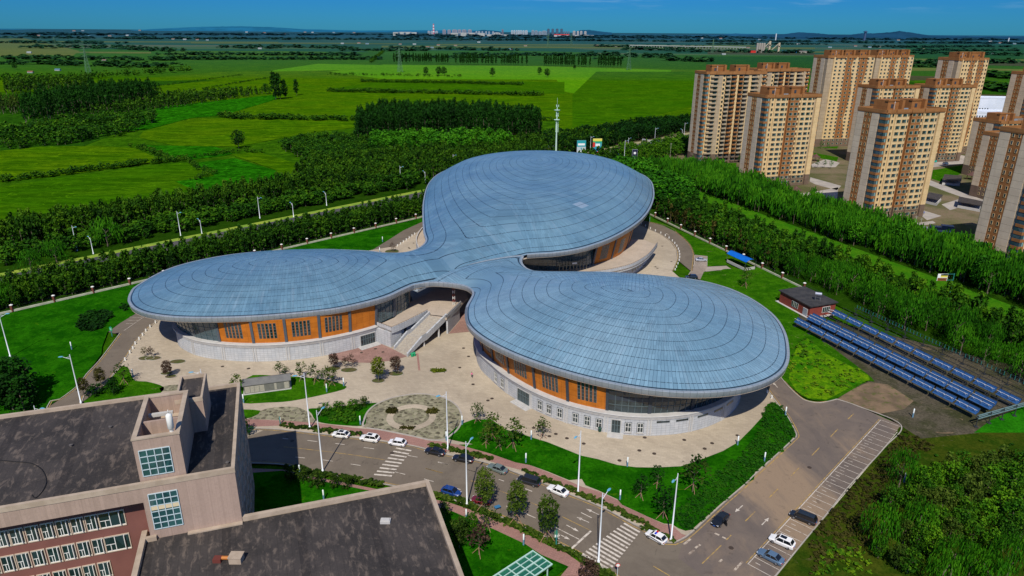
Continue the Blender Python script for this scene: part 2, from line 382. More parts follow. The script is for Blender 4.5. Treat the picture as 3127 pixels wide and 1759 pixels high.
def roof_mat(nm='roof_panels', ca=(.13,.26,.36), cb_=(.175,.32,.41), sm=.30):
    m, nt, b = newmat(nm)
    a = nd(nt, 'ShaderNodeAttribute', attribute_name='edge_dist').outputs['Fac']; t = nd(nt, 'ShaderNodeAttribute', attribute_name='edge_arc').outputs['Fac']
    sp = 3.15
    r = mth(nt, 'DIVIDE', mth(nt, 'SUBTRACT', a, .7), sp); fr = mth(nt, 'FRACT', r); row = mth(nt, 'FLOOR', r)
    line = mth(nt, 'LESS_THAN', mth(nt, 'ABSOLUTE', mth(nt, 'SUBTRACT', fr, .5)), .024)
    dash = mth(nt, 'LESS_THAN', mth(nt, 'FRACT', mth(nt, 'DIVIDE', t, 1.45)), .86)
    col = mth(nt, 'FLOOR', mth(nt, 'DIVIDE', t, .95)); cf = mth(nt, 'FRACT', mth(nt, 'DIVIDE', t, .95))
    seam = mth(nt, 'LESS_THAN', cf, .11)
    wn = nd(nt, 'ShaderNodeTexWhiteNoise', noise_dimensions='2D'); cb = nd(nt, 'ShaderNodeCombineXYZ')
    nt.links.new(row, cb.inputs[0]); nt.links.new(col, cb.inputs[1]); nt.links.new(cb.outputs[0], wn.inputs['Vector'])
    wn2 = nd(nt, 'ShaderNodeTexWhiteNoise', noise_dimensions='2D'); cb2 = nd(nt, 'ShaderNodeCombineXYZ')
    nt.links.new(row, cb2.inputs[0]); nt.links.new(mth(nt,'FLOOR',mth(nt,'DIVIDE',t,5.8)), cb2.inputs[1]); nt.links.new(cb2.outputs[0], wn2.inputs['Vector'])
    p = pos(nt)
    c = mixc(nt, sstep(nt, noise(nt, p, .035, 3), .35, .65), ca, cb_)
    hs = nd(nt, 'ShaderNodeHueSaturation'); nt.links.new(c, hs.inputs['Color'])
    val = mth(nt, 'MULTIPLY_ADD', wn.outputs['Value'], .15, .93); val = mth(nt, 'ADD', val, mth(nt, 'MULTIPLY', mth(nt,'SUBTRACT', wn2.outputs['Value'], .5), .12))
    nt.links.new(val, hs.inputs['Value']); c = hs.outputs[0]
    mp = nd(nt, 'ShaderNodeCombineXYZ'); nt.links.new(mth(nt,'MULTIPLY',t,.55), mp.inputs[0]); nt.links.new(mth(nt,'MULTIPLY',a,.07), mp.inputs[1])
    c = mixc(nt, mth(nt, 'MULTIPLY', sstep(nt, noise(nt, mp.outputs[0], 1., 5, .7), .50, .75), .28), c, (.42,.52,.60))  # pale streaks running in from the rim paint reflections on the metal
    # a few replaced panels, paler than the rest
    pale = mth(nt, 'GREATER_THAN', wn2.outputs['Value'], .9985)
    c = mixc(nt, mth(nt, 'MULTIPLY', pale, .75), c, (.35,.45,.55))
    c = mixc(nt, mth(nt, 'MULTIPLY', seam, sm), c, (.03,.07,.12))
    c = mixc(nt, mth(nt, 'MULTIPLY', mth(nt, 'MULTIPLY', line, dash), .88), c, (.018,.035,.055))
    rim = mth(nt, 'LESS_THAN', mth(nt, 'ABSOLUTE', mth(nt, 'SUBTRACT', a, .62)), .16)
    c = mixc(nt, mth(nt, 'MULTIPLY', rim, .9), c, (.012,.02,.035))
    # the leading edge cap is a paler metal
    c = mixc(nt, mth(nt, 'LESS_THAN', a, .4), c, (.22,.33,.42))
    nt.links.new(c, b.inputs['Base Color'])
    b.inputs['Metallic'].default_value = .35; b.inputs['Specular IOR Level'].default_value = .5
    nt.links.new(mth(nt, 'MULTIPLY_ADD', wn.outputs['Value'], .14, .33), b.inputs['Roughness'])
    bn = nd(nt, 'ShaderNodeBump'); bn.inputs['Strength'].default_value = .5; bn.inputs['Distance'].default_value = .06
    hgt = mth(nt, 'SUBTRACT', mth(nt, 'MULTIPLY', wn.outputs['Value'], .35), mth(nt, 'ADD', mth(nt,'MULTIPLY', mth(nt, 'MULTIPLY', line, dash),.9), mth(nt, 'MULTIPLY', seam, -.5)))
    nt.links.new(hgt, bn.inputs['Height']); nt.links.new(bn.outputs[0], b.inputs['Normal'])
    return m
ROOF = roof_mat(); ROOF2 = roof_mat('roof_panels_pale', (.18,.33,.43), (.245,.40,.49), .62)
def panel_mat(name, c1, c2, pw, ph, joint=.03, rough=.6, metal=0., jc=.35, spec=.3, vary=.1):
    """cladding panels: joints every pw metres round the building and ph up it"""
    m, nt, b = newmat(name); p = pos(nt); sp = nd(nt, 'ShaderNodeSeparateXYZ'); nt.links.new(p, sp.inputs[0])
    u = nd(nt, 'ShaderNodeAttribute', attribute_name='run').outputs['Fac']
    fu = mth(nt, 'FRACT', mth(nt, 'DIVIDE', u, pw)); fv = mth(nt, 'FRACT', mth(nt, 'DIVIDE', sp.outputs[2], ph))
    j = mth(nt, 'MAXIMUM', mth(nt, 'LESS_THAN', fu, joint/pw*2), mth(nt, 'LESS_THAN', fv, joint/ph*2))
    cb = nd(nt, 'ShaderNodeCombineXYZ'); nt.links.new(mth(nt, 'FLOOR', mth(nt, 'DIVIDE', u, pw)), cb.inputs[0]); nt.links.new(mth(nt, 'FLOOR', mth(nt, 'DIVIDE', sp.outputs[2], ph)), cb.inputs[1])
    wn = nd(nt, 'ShaderNodeTexWhiteNoise', noise_dimensions='2D'); nt.links.new(cb.outputs[0], wn.inputs['Vector'])
    c = mixc(nt, sstep(nt, noise(nt, p, .4, 4), .35, .65), c1, c2)
    hs = nd(nt, 'ShaderNodeHueSaturation'); nt.links.new(c, hs.inputs['Color']); nt.links.new(mth(nt, 'MULTIPLY_ADD', wn.outputs['Value'], vary, 1-vary/2), hs.inputs['Value'])
    c = mixc(nt, mth(nt, 'MULTIPLY', j, 1-jc), hs.outputs[0], tuple(x*.25 for x in c1))
    # rain streaks
    mp = nd(nt, 'ShaderNodeMapping'); mp.inputs['Scale'].default_value = (1.5,1.5,.12); nt.links.new(p, mp.inputs[0])
    c = mixc(nt, mth(nt, 'MULTIPLY', sstep(nt, noise(nt, mp.outputs[0], 1., 4), .5, .8), .25), c, tuple(x*.5 for x in c1))
    nt.links.new(c, b.inputs['Base Color']); b.inputs['Roughness'].default_value = rough; b.inputs['Metallic'].default_value = metal; b.inputs['Specular IOR Level'].default_value = spec
    return m
FASC = panel_mat('fascia_panels', (.30,.35,.39), (.35,.39,.42), 1.5, 3., .04, .4, .3, .4)
SOFF = mat('soffit', (.42,.36,.30), (.36,.31,.26), .3, rough=.7)
STONE = panel_mat('grey_stone', (.40,.42,.44), (.46,.47,.48), 1.05, .62, .022, .75)
STONE2 = mat('pale_stone', (.48,.47,.45), (.42,.41,.39), .8, rough=.8)
ORANGE = panel_mat('orange_cladding', (.42,.125,.010), (.50,.155,.014), 2.2, 1.5, .03, .55, 0, .5, vary=.16)
DARKM = mat('dark_metal', (.035,.045,.06), rough=.45, spec=.5)
PILA = mat('grey_pilaster', (.09,.105,.125), (.075,.09,.11), 1., rough=.5)
def glass_mat(name, c, rough=.08, spec=.9, c2=None):
    m, nt, b = newmat(name)
    wn = nd(nt, 'ShaderNodeTexVoronoi'); wn.inputs['Scale'].default_value = .45; nt.links.new(pos(nt), wn.inputs['Vector'])
    sp = nd(nt, 'ShaderNodeSeparateColor'); nt.links.new(wn.outputs['Color'], sp.inputs[0])
    nt.links.new(mixc(nt, mth(nt,'MULTIPLY',sp.outputs[0],.8), c, c2 or tuple(min(1,x*2.4+.01) for x in c)), b.inputs['Base Color'])
    b.inputs['Roughness'].default_value = rough; b.inputs['Specular IOR Level'].default_value = spec
    return m
GLASS = glass_mat('dark_glass', (.008,.018,.022)); GLASS2 = glass_mat('blue_glass', (.02,.05,.065), c2=(.08,.13,.15)); FRAME = mat('window_frame', (.10,.14,.15), rough=.4, spec=.5)
WHITEF = mat('white_frame', (.72,.72,.68), rough=.5)
def set_run(o, vals):
    at = o.data.attributes.new('run', 'FLOAT', 'POINT'); at.data.foreach_set('value', vals)
def strip(name, pl, prof, m, parent, smooth=True, closed=False, s0=0., cap=False, nrm=None):
    """sweeps a profile of (outward offset, height or callable) along a plan line; right-hand side of travel is outside"""
    N_ = nrm or normals(pl, closed); n = len(pl); S = arclen(pl); vs = []; run = []
    for (p, nn), s in zip(zip(pl, N_), S):
        for off, z in prof: vs.append((p[0]+nn[0]*off, p[1]+nn[1]*off, z(*p) if callable(z) else z)); run.append(s0+s)
    k = len(prof); fs = []
    for i in range(n if closed else n-1):
        for j in range(k-1): fs.append((i*k+j, ((i+1)%n)*k+j, ((i+1)%n)*k+j+1, i*k+j+1))
    mb = MB(); mb.mesh(vs, fs)
    if cap: mb.face([vs[j] for j in range(k)]); mb.face([vs[(n-1)*k+j] for j in range(k)][::-1])
    nv = len(mb.v); o = mb.build(name, m, parent, smooth)
    if smooth:
        o.data.shade_smooth() if hasattr(o.data,'shade_smooth') else None
        o.data.set_sharp_from_angle(angle=radians(35)) if hasattr(o.data,'set_sharp_from_angle') else None
    set_run(o, run+[0.]*(nv-len(run)))
    return o
centre = thing('sports_centre', 'sports centre of three joined oval halls under rippling blue-grey metal roofs', 'sports centre', (0,0,0))
# outlines
A1 = onroof(Zo, [(2130,400),(2060,430),(1950,480),(1800,523),(1600,565),(1400,590),(1200,608),(1000,622),(800,630),(600,632),(450,628),(330,618),(220,598),(140,565),(108,530),(100,500),(115,455),(160,405)], eave_ab)
A2 = [(-113.5,214),(-109,223),(-101,230.5),(-91,235.5),(-79,237.5),(-67,237),(-57,235),(-49,233)]
A3 = onroof(Zo, [(1900,168),(2000,171),(2080,165),(2150,145),(2200,115),(2223,80),(2212,40),(2205,0)], eave_ab)
A4 = onroof(Zp, [(75,370),(80,310)], eave_ab)
B2 = [(-41.5,330),(-41.5,350),(-39,370),(-32,388),(-19,401),(-2,408),(16,410),(34,408),(50,401),(62,388),(69,371),(70.5,352)]
B3 = onroof(Zp, [(1352,262),(1348,310),(1325,365),(1285,415),(1220,465),(1120,520),(1020,558),(920,585),(800,602),(700,608),(650,612)], eave_ab)
hid = [(2.,226.2),(-4,222.5),(-13,215.2),(-23,207.0)]
outer_ab = spline(A1+A2+A3+A4+B2+B3, 1.5)
ab = outer_ab + spline(hid, 1.5)[:-1]
Ctop = onroof(Zp, [(0,782),(100,735),(250,685),(400,650),(520,628),(615,617),(630,622),(621,640),(624,662),(648,688),(690,703),(750,710),(900,714),(1100,716),(1300,728),(1450,737),(1600,755),(1740,790),(1850,835),(1950,895),(2030,965),(2080,1050),(2098,1150),(2088,1220),(2050,1270),(1980,1312),(1880,1345),(1750,1366),(1600,1374),(1450,1370),(1300,1355),(1150,1330),(1000,1298),(850,1258),(700,1210),(560,1155),(440,1095),(360,1040),(322,995),(312,950),(318,900),(345,850),(353,825)], eave_c)
Carch = onroof(Zp, [(340,803),(300,783),(220,770),(130,765),(60,772)], eave_c)
outer_c = spline(Ctop, 1.4)
cpoly = spline(Ctop+Carch, 1.4, True)
def mk_roof(name, poly, line, f, rise, label, rm=None, ringf=None):
    rm = rm or ROOF
    if area(poly) < 0: poly = poly[::-1]
    v, T, z, d, t = fem_roof(poly, line, f, rise, ringf=ringf)
    me = bpy.data.meshes.new(name); me.from_pydata([(a,b,c) for (a,b),c in zip(v, z)], [], [tuple(x) for x in T])
    me.materials.append(rm); me.update()
    for p in me.polygons:
        if p.normal.z < 0: p.flip()
    me.polygons.foreach_set('use_smooth', [True]*len(me.polygons))
    for nm, vals in (('edge_dist', d), ('edge_arc', t)):
        at = me.attributes.new(nm, 'FLOAT', 'POINT'); at.data.foreach_set('value', vals.astype(np.float32))
    o = obj(name, me, centre); o['label'] = label
    # underside
    mu = bpy.data.meshes.new('soffit'); mu.from_pydata([(a,b,f(a,b)-1.45) for a,b in v], [], [tuple(x)[::-1] for x in T]); mu.materials.append(SOFF); mu.update()
    obj('soffit', mu, centre)
    return v, z
prof = lambda f: [(-.45,lambda x,y: f(x,y)+.02),(-.4,lambda x,y: f(x,y)+.16),(.22,lambda x,y: f(x,y)+.14),(.27,lambda x,y: f(x,y)-.05),(.22,lambda x,y: f(x,y)-.10),(.02,lambda x,y: f(x,y)-1.25),(-.12,lambda x,y: f(x,y)-1.4),(-1.2,lambda x,y: f(x,y)-1.75),(-2.6,lambda x,y: f(x,y)-2.05),(-2.7,lambda x,y: f(x,y)-1.4)]
rise_ab = lambda u: np.where(u<0,0,u)*.0176*np.where(u>450, 1-.28*np.clip((u-450)/500,0,1), 1)
rise_c = lambda u: np.where(u<0,0,u)*.0185
def ring_ab(v, u, d):
    uA = u[v[:,0] < -50].max(); uB = u.max(); q = np.clip((v[:,0]+55)/30, 0, 1); q = q*q*(3-2*q)
    um = uA+(uB-uA)*q; R = 33+(54-33)*q
    return np.minimum(d*.25+.75*R*(1-np.sqrt(np.clip(1-u/um, 0, 1))), 60)
def ring_c(v, u, d): return .45*d+.55*38*(1-np.sqrt(np.clip(1-u/u.max(), 0, 1)))
vAB, zAB = mk_roof('roof', ab, [(-23,207.)]+outer_ab+hid[:3], eave_ab, rise_ab, 'long blue-grey roof sheet over the left and back halls', ringf=ring_ab)
vC, zC = mk_roof('roof', cpoly, outer_c, eave_c, rise_c, 'paler blue-grey roof over the front right hall with its curved neck', ROOF2, ring_c)
print('roof peaks', zAB.max(), zC.max(), zAB[vAB[:,0]<-45].max())
pab = outer_ab if area(ab) > 0 else outer_ab[::-1]
strip('fascia', pab, prof(eave_ab), FASC, centre)
pc = cpoly if area(cpoly) > 0 else cpoly[::-1]
strip('fascia', pc, prof(eave_c), FASC, centre, closed=True)
# ---- walls
def wallrun(pts, step=1.0):
    pl = spline(pts, step); return pl, arclen(pl)
zt = lambda f, d=1.3: (lambda x, y: f(x,y)-d)
def lean_wall(name, pl, s0, s1, z0, ztop, o0, k, m, parent=centre, step=1.):
    """wall from z0 up to the soffit, leaning out by k per metre"""
    seg = sub(pl, s0, s1, step); allN = normals(pl); S = arclen(pl)
    N_ = []
    for p in seg:
        i = min(range(len(pl)), key=lambda q: (pl[q][0]-p[0])**2+(pl[q][1]-p[1])**2); N_.append(allN[i])
    vs = []; run = []; n = len(seg)
    for p, nn, j in zip(seg, N_, range(n)):
        h = ztop(*p) if callable(ztop) else ztop; o1 = o0+k*(h-z0)
        vs += [(p[0]+nn[0]*o0, p[1]+nn[1]*o0, z0), (p[0]+nn[0]*o1, p[1]+nn[1]*o1, h)]; run += [s0+(s1-s0)*j/(n-1)]*2
    mb = MB(); mb.mesh(vs, [(2*i, 2*i+2, 2*i+3, 2*i+1) for i in range(n-1)])
    o = mb.build(name, m, parent, True); set_run(o, run); return o
def frame_at(pl, s):
    S = arclen(pl); p = at_s(pl, S, s); q = at_s(pl, S, s+.3); r = at_s(pl, S, s-.3)
    t = Vector((q[0]-r[0], q[1]-r[1], 0)).normalized(); n = Vector((t.y, -t.x, 0)); return Vector((p[0],p[1],0)), t, n
def lean_box(mb, pl, s, w, z0, z1, off0, k, depth, zb, m=None):
    """box on the leaning wall: centre s, width w, from z0 to z1, standing out by depth"""
    p, t, n = frame_at(pl, s); vs = []
    for z in (z0, z1):
        o = off0+k*(z-zb)
        for a, d in ((-w/2, -.2), (w/2, -.2), (w/2, depth), (-w/2, depth)):
            q = p+t*a+n*(o+d); vs.append((q.x, q.y, z))
    mb.mesh(vs, [(3,2,1,0),(4,5,6,7),(0,1,5,4),(1,2,6,5),(2,3,7,6),(3,0,4,7)], m)
def slot_window(pl, s, z0, z1, off0, k, zb, n=5, w=.62, gap=1.05):
    fr = MB(); gl = MB(); W = (n-1)*gap+w
    for i in range(n):
        si = s+(i-(n-1)/2)*gap
        lean_box(fr, pl, si, w+.16, z0-.08, z1+.08, off0, k, .03, zb)
        lean_box(gl, pl, si, w, z0, z1, off0, k, .06, zb, 0)
        for zz in [z0+(z1-z0)*q for q in (.2,.4,.6,.8)]: lean_box(gl, pl, si, w, zz-.05, zz+.05, off0, k, .10, zb, 1)
    f = fr.build('window', FRAME, centre); gl.build('pane', [GLASS, FRAME], f); return f
def curtain(pl, s0, s1, z0, ztop, o0, k, parent=centre, mullion=1.6, rail=(1.2,2.6,4.2,5.8,7.2), gm_=GLASS2):
    g = lean_wall('glazing', pl, s0, s1, z0, ztop, o0, k, gm_)
    mb = MB(); S = arclen(pl); n = max(1, int(abs(s1-s0)/mullion))
    for i in range(n+1):
        s = s0+(s1-s0)*i/n; p = at_s(pl, S, s); h = ztop(*p) if callable(ztop) else ztop
        lean_box(mb, pl, s, .11, z0, h-.05, o0, k, .12, z0)
        if i < n:
            for r in rail:
                if z0+r < h-.3: lean_box(mb, pl, s+(s1-s0)/n/2, abs(s1-s0)/n*1.02, z0+r-.05, z0+r+.05, o0, k, .07, z0)
    mb.build('mullions', FRAME, g); return g
def pilaster(pl, s, z0, ztop, o0, k, w=.75, m=PILA):
    mb = MB(); S = arclen(pl); p = at_s(pl, S, s); lean_box(mb, pl, s, w, z0, ztop(*p), o0, k, .28, z0)
    return mb.build('pilaster', m, centre)
def rib(pl, s, z0, z1):
    mb = MB()
    for d in (-.35,.35): lean_box(mb, pl, s+d, .28, z0, z1, 0, 0, .16, z0)
    return mb.build('pilaster', STONE2, centre)
ZF = 5.4; K = .10
def cornice(pl, s0, s1):
    seg = sub(pl, s0, s1, 1.)
    a = strip('cornice', seg, [(.0,ZF-1.15),(.22,ZF-1.1),(.22,ZF-.75),(.38,ZF-.7),(.38,ZF-.3),(.62,ZF-.22),(.55,ZF+.02),(-1.2,ZF+.06)], STONE2, centre)
    return a
# hall A
plA, SA = wallrun([(-100,207),(-102,197),(-100.2,190),(-96.9,185.4),(-89.8,180.3),(-81.1,177.7),(-72.1,177),(-63.2,178),(-54.5,180.9),(-46.7,185.4),(-40.6,190.4),(-35.6,197.5),(-32.4,205),(-33,214),(-38,223),(-48,228)])
EA = SA[-1]; sA = lambda x, y: s_of(plA, SA, (x,y))
lean_wall('base_wall', plA, 0, EA, 0, ZF, 0, 0, STONE)
cornice(plA, 0, sA(-40.4,190.8))
top = zt(eave_ab, 1.4); R_ = -.7
brk = [sA(-82.4,177.4), sA(-72.3,176.6), sA(-63.3,177.9), sA(-54.5,180.9), sA(-46.8,185.4), sA(-40.2,191.0)]
curtain(plA, 2, brk[0], ZF+.05, top, R_, K*1.6, mullion=2.1)
lean_wall('orange_wall', plA, brk[0], brk[-1], ZF+.05, top, R_, K, ORANGE)
for i, s in enumerate(brk[:-1]+[brk[-1]]): pilaster(plA, s, ZF+.05, top, R_, K)
for a, b in zip(brk[:4], brk[1:5]): slot_window(plA, (a+b)/2-.3, ZF+1.5, ZF+6.1, R_, K, ZF+.05)
curtain(plA, brk[-1]+.4, sA(-32.6,206), ZF+.05, top, R_, K*.3, mullion=1.7)
pilaster(plA, sA(-35.6,197.5), ZF+.05, top, R_, K*.3, 1.1)
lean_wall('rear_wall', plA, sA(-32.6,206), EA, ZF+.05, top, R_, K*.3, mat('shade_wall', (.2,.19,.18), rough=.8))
for s in [sA(*q) for q in ((-91.5,181),(-81.3,177.8),(-72.2,177),(-63.2,178),(-54.4,181),(-46.4,185.6))]: rib(plA, s, 0, ZF-1.1)
def door_bay(pl, s, w, z0, z1, label=None, mull=6, step=True):
    fr = MB(); gl = MB(); lean_box(fr, pl, s, w+.5, z0, z1+.25, 0, 0, .12, z0); lean_box(gl, pl, s, w, z0, z1, 0, 0, .17, z0, 0)
    for i in range(mull+1): lean_box(gl, pl, s-w/2+w*i/mull, .12, z0, z1, 0, 0, .24, z0, 1)
    lean_box(gl, pl, s, w, z0+(z1-z0)*.62, z0+(z1-z0)*.62+.1, 0, 0, .22, z0, 1)
    d = fr.build('door', STONE2, centre); gl.build('pane', [GLASS, FRAME], d)
    if step:
        st = MB()
        for i in range(3): lean_box(st, pl, s, w+1.8-.5*i, 0, .15*(i+1), 0, 0, 2.-.45*i, z0)
        st.build('doorstep', STONE2, centre)
    return d
def base_window(pl, s, w, z0, z1):
    re = MB(); lean_box(re, pl, s, w+.3, z0-.1, z1+.15, 0, 0, .02, z0, 0); gl = MB(); lean_box(gl, pl, s, w, z0, z1, 0, 0, .05, z0, 0)
    for a in (-w/2+.05, 0, w/2-.05): lean_box(gl, pl, s+a, .09, z0, z1, 0, 0, .10, z0, 1)
    for zz in (z0+.05, z0+(z1-z0)*.55, z1-.05): lean_box(gl, pl, s, w, zz-.05, zz+.05, 0, 0, .09, z0, 1)
    sl_ = MB(); lean_box(sl_, pl, s, w+.5, z0-.25, z0-.1, 0, 0, .25, z0)
    f = re.build('window', PILA, centre); gl.build('pane', [GLASS, WHITEF], f); sl_.build('sill', STONE2, f); return f
door_bay(plA, sA(*G(Zg,420,1120,0)), 4.6, .3, 3.6)
# hall C
plC, SC = wallrun([(-3,196),(-8.6,190),(-10.2,182),(-8.6,173.5),(-5.2,166.6),(-1.2,159.7),(5.5,151.6),(13.3,145.3),(22.4,141.2),(31.5,139.9),(41.6,141.6),(50.7,146.8),(57.5,155),(61,166),(61,178),(56,190),(46,199),(32,203)])
sC = lambda x, y: s_of(plC, SC, (x,y)); EC = SC[-1]
lean_wall('base_wall', plC, 0, EC, 0, ZF, 0, 0, STONE); cornice(plC, 0, EC)
topC = zt(eave_c, 1.4); R_ = -.9; KC = .14
bC = [sC(-8.6,173.5), sC(-5.6,167.3), sC(-1.3,159.9), sC(5.3,151.9), sC(13.1,145.5), sC(22.1,141.4)]
lean_wall('orange_wall', plC, 2, bC[-1], ZF+.05, topC, R_, KC, ORANGE)
for s in bC: pilaster(plC, s, ZF+.05, topC, R_, KC, .7, DARKM)
for a, b in zip(bC[:-1], bC[1:]): slot_window(plC, (a+b)/2, ZF+1.6, ZF+6.4, R_, KC, ZF+.05, 5, .6, 1.0)
curtain(plC, bC[-1]+.3, sC(60.5,160), ZF+.05, topC, R_, KC, mullion=1.55, rail=(.0,1.9,3.7,3.95,5.5,6.8), gm_=GLASS)
bb = MB()
for k in range(20):
    s = bC[-1]+1+k*1.95
    lean_box(bb, plC, s, 2.0, ZF+3.2, ZF+4.3, R_, KC, .09, ZF+.05)
bb.build('spandrel', DARKM, centre)
for q in ((31.9,139.9),(42.4,141.9)): pilaster(plC, sC(*q), ZF+.05, topC, R_, KC, .8, DARKM)
lean_wall('rear_wall', plC, sC(60.5,160), EC, ZF+.05, topC, R_, KC, STONE)
for q in ((375,415),(580,520),(850,640),(1165,700),(1490,740),(1815,715),(2060,620)): rib(plC, sC(*G(Zh,*q)), 0, ZF-1.1)
door_bay(plC, sC(*G(Zh,500,505)), 4.2, .3, 3.7, mull=7)
for q in ((650,560),(722,590),(800,625),(920,665),(1008,695),(1100,715),(1330,745),(1425,750),(345,390),(310,340)): base_window(plC, sC(*G(Zh,*q)), 1.35, .9, 3.3)
door_bay(plC, sC(*G(Zh,1235,735)), 1.9, .3, 3.7, mull=3)
for q in ((1595,735),(1745,725),(1905,690),(2020,640),(2120,590)):
    mb = MB(); lean_box(mb, plC, sC(*G(Zh,*q)), 3.1, 3.35, 3.85, 0, 0, .04, 0); mb.build('window', GLASS, centre)
# hall B
plB, SB = wallrun([(-24,255),(-16,246),(-6,242.5),(4.6,242.3),(16.7,243.0),(26.8,246.6),(30.6,249.6),(37.9,256.2),(43.1,263.2),(46.7,271.9),(50.5,284),(53.5,300),(55.5,320),(54,345),(44,363),(28,373),(10,375),(-8,370),(-22,358),(-30,340),(-31.5,320),(-30,300),(-28,280),(-25.5,266),(-24,255)])
sB = lambda x, y: s_of(plB, SB, (x,y)); EB = SB[-1]-.01; topB = zt(eave_ab, 1.4)
lean_wall('base_wall', plB, 0, EB, 0, ZF, 0, 0, STONE)
curtain(plB, sB(-14,245), sB(30.4,249.4), ZF+.05, topB, -.3, .02, mullion=1.7, rail=(2.5,4.2,5.9,7.4,8.9))
lean_wall('orange_wall', plB, sB(30.6,249.6), sB(51,286), ZF+.05, topB, -.3, .22, ORANGE)
for q in ((30.6,249.6),(38.6,257),(46.9,272.4)): pilaster(plB, sB(*q), ZF+.05, topB, -.3, .22, .8)
for q in ((34.6,253.2),(42.2,262.2)): slot_window(plB, sB(*q), ZF+1.4, ZF+7, -.3, .22, ZF+.05, 5, .55, .85)
slot_window(plB, sB(49.4,280), ZF+2, ZF+6, -.3, .22, ZF+.05, 3, .55, .85)
lean_wall('rear_wall', plB, sB(51,286), EB-18, ZF+.05, topB, -.3, .16, ORANGE)
# entrance screen of hall B with a pale notice
mb = MB(); p0 = G(Zl,680,1430,ZF); p1 = G(Zl,955,1410,ZF); s0 = sB(*p0); s1 = sB(*p1)
for i in range(9): lean_box(mb, plB, s0+(s1-s0)*i/8, .22, ZF+.05, ZF+3.4, 2.2, 0, .1, 0)
for zz in (ZF+2.3, ZF+3.3): lean_box(mb, plB, (s0+s1)/2, abs(s1-s0)+.2, zz, zz+.18, 2.2, 0, .1, 0)
ent = mb.build('entrance_screen', mat('bronze', (.24,.23,.17), rough=.5), centre)
mb = MB(); lean_box(mb, plB, (s0+s1)/2+.3, 1.9, ZF+2.75, ZF+3.35, 2.35, 0, .1, 0); mb.build('notice', WHITEF, ent)
# ---- terrace and stairs between halls A and C
DECK = mat('deck_paving', (.40,.33,.26), (.46,.38,.30), .25, rough=.85, col3=(.33,.28,.22), scale3=2)
RAIL = mat('bronze_rail', (.16,.11,.07), rough=.5)
tA = [G(Zg,545,885,6.4), G(Zg,705,945,6.4)]+[G(Zg,*q,6.4) for q in ((760,925),(850,885),(950,835),(1040,790),(1110,752))]
deckA = tA+[G(Zg,1140,780,6.4), G(Zg,1320,808,6.4), G(Zg,1480,650,6.4), (-14.5,214),(-16,222),(-26,222),(-33,210),(-36,197)]
t_ = MB(); t_.prism(deckA, ZF-.6, ZF, 0, bottom=True)
terr = t_.build('terrace', [DECK], centre)
def parapet(pts, z0=ZF-.9, z1=ZF+1.0, w=.3, rail=True, m=STONE, sp=1.0):
    pl = spline(pts, sp) if len(pts) > 2 else [tuple(np.array(pts[0])+(np.array(pts[1])-np.array(pts[0]))*i/max(1,int(math.dist(*pts)))) for i in range(max(1,int(math.dist(*pts)))+1)]
    o = strip('parapet', pl, [(0,z0),(0,z1),(-w,z1),(-w,z0)], m, centre, smooth=False)
    if rail:
        mb = MB()
        for a, b in zip(pl, pl[1:]): mb.tube((a[0],a[1],z1+.35),(b[0],b[1],z1+.35),.05,n=4); mb.tube((a[0],a[1],z1),(a[0],a[1],z1+.35),.035,n=4)
        mb.build('handrail', RAIL, o)
    return o
parapet([tA[0], tA[1]]); parapet(tA[1:]); parapet([G(Zg,1320,808,6.4), G(Zg,1480,650,6.4)])
# solid block under the terrace beside hall A and a shaded passage
b0 = G(Zg,545,1105); b1 = G(Zg,705,1165)
mb = MB(); mb.prism([b0, b1, (-33.0,190.6), (-37.8,195)], 0, ZF-.55); o = mb.build('terrace_base', STONE, centre); set_run(o, [v[0] for v in mb.v])
mb = MB(); mb.prism([(-35,190.6),(-33.2,190.9),(-27.4,199.8),(-30,203)], 0, ZF-.6); o = mb.build('terrace_base', STONE, centre); set_run(o, [v[1] for v in mb.v])
for q in ((-32.2,192.6),(-30.9,194.7),(-29.6,196.8)):
    mb = MB(); t = Vector((5.8,8.9,0)).normalized(); n = Vector((t.y,-t.x,0)); c = Vector((*q,0))
    vs = [tuple(c+t*a+n*d+Vector((0,0,z))) for z in (1.2,4) for a, d in ((-.6,-.1),(.6,-.1),(.6,.1),(-.6,.1))]
    mb.mesh(vs, [(3,2,1,0),(4,5,6,7),(0,1,5,4),(1,2,6,5),(2,3,7,6),(3,0,4,7)]); mb.build('window', GLASS, centre)
# right support wall
q0 = G(Zg,1335,1012); q1 = G(Zg,1465,860)
mb = MB(); mb.prism([(q0[0]-.5,q0[1]), q0, q1, (q1[0]-.5,q1[1]+.3)], 0, ZF-.9); o = mb.build('terrace_base', STONE, centre); set_run(o, [v[1] for v in mb.v])
# stairs: two flights with a landing
bl, br = np.array(G(Zg,745,1190)), np.array(G(Zg,878,1262)); tl, tr = np.array(G(Zg,1135,800,ZF)), np.array(G(Zg,1310,820,ZF))
ml0, mr0 = bl+(tl-bl)*.36, br+(tr-br)*.36; ml1, mr1 = bl+(tl-bl)*.47, br+(tr-br)*.47
mb = MB(); prof_ = []
nst = 18
for k in range(nst): t = .36*k/nst; prof_.append((t, ZF*.5*k/nst, ZF*.5*(k+1)/nst, .36*(k+1)/nst))
for k in range(nst): prof_.append((.47+.53*k/nst, ZF*.5+ZF*.5*k/nst, ZF*.5+ZF*.5*(k+1)/nst, .47+.53*(k+1)/nst))
for t0, za, zb_, t1 in prof_:
    a, b = bl+(tl-bl)*t0, br+(tr-br)*t0; c, d = bl+(tl-bl)*t1, br+(tr-br)*t1
    mb.face([(*a,za),(*b,za),(*b,zb_),(*a,zb_)]); mb.face([(*a,zb_),(*b,zb_),(*d,zb_),(*c,zb_)])
mb.face([(*ml0,ZF*.5),(*mr0,ZF*.5),(*mr1,ZF*.5),(*ml1,ZF*.5)])
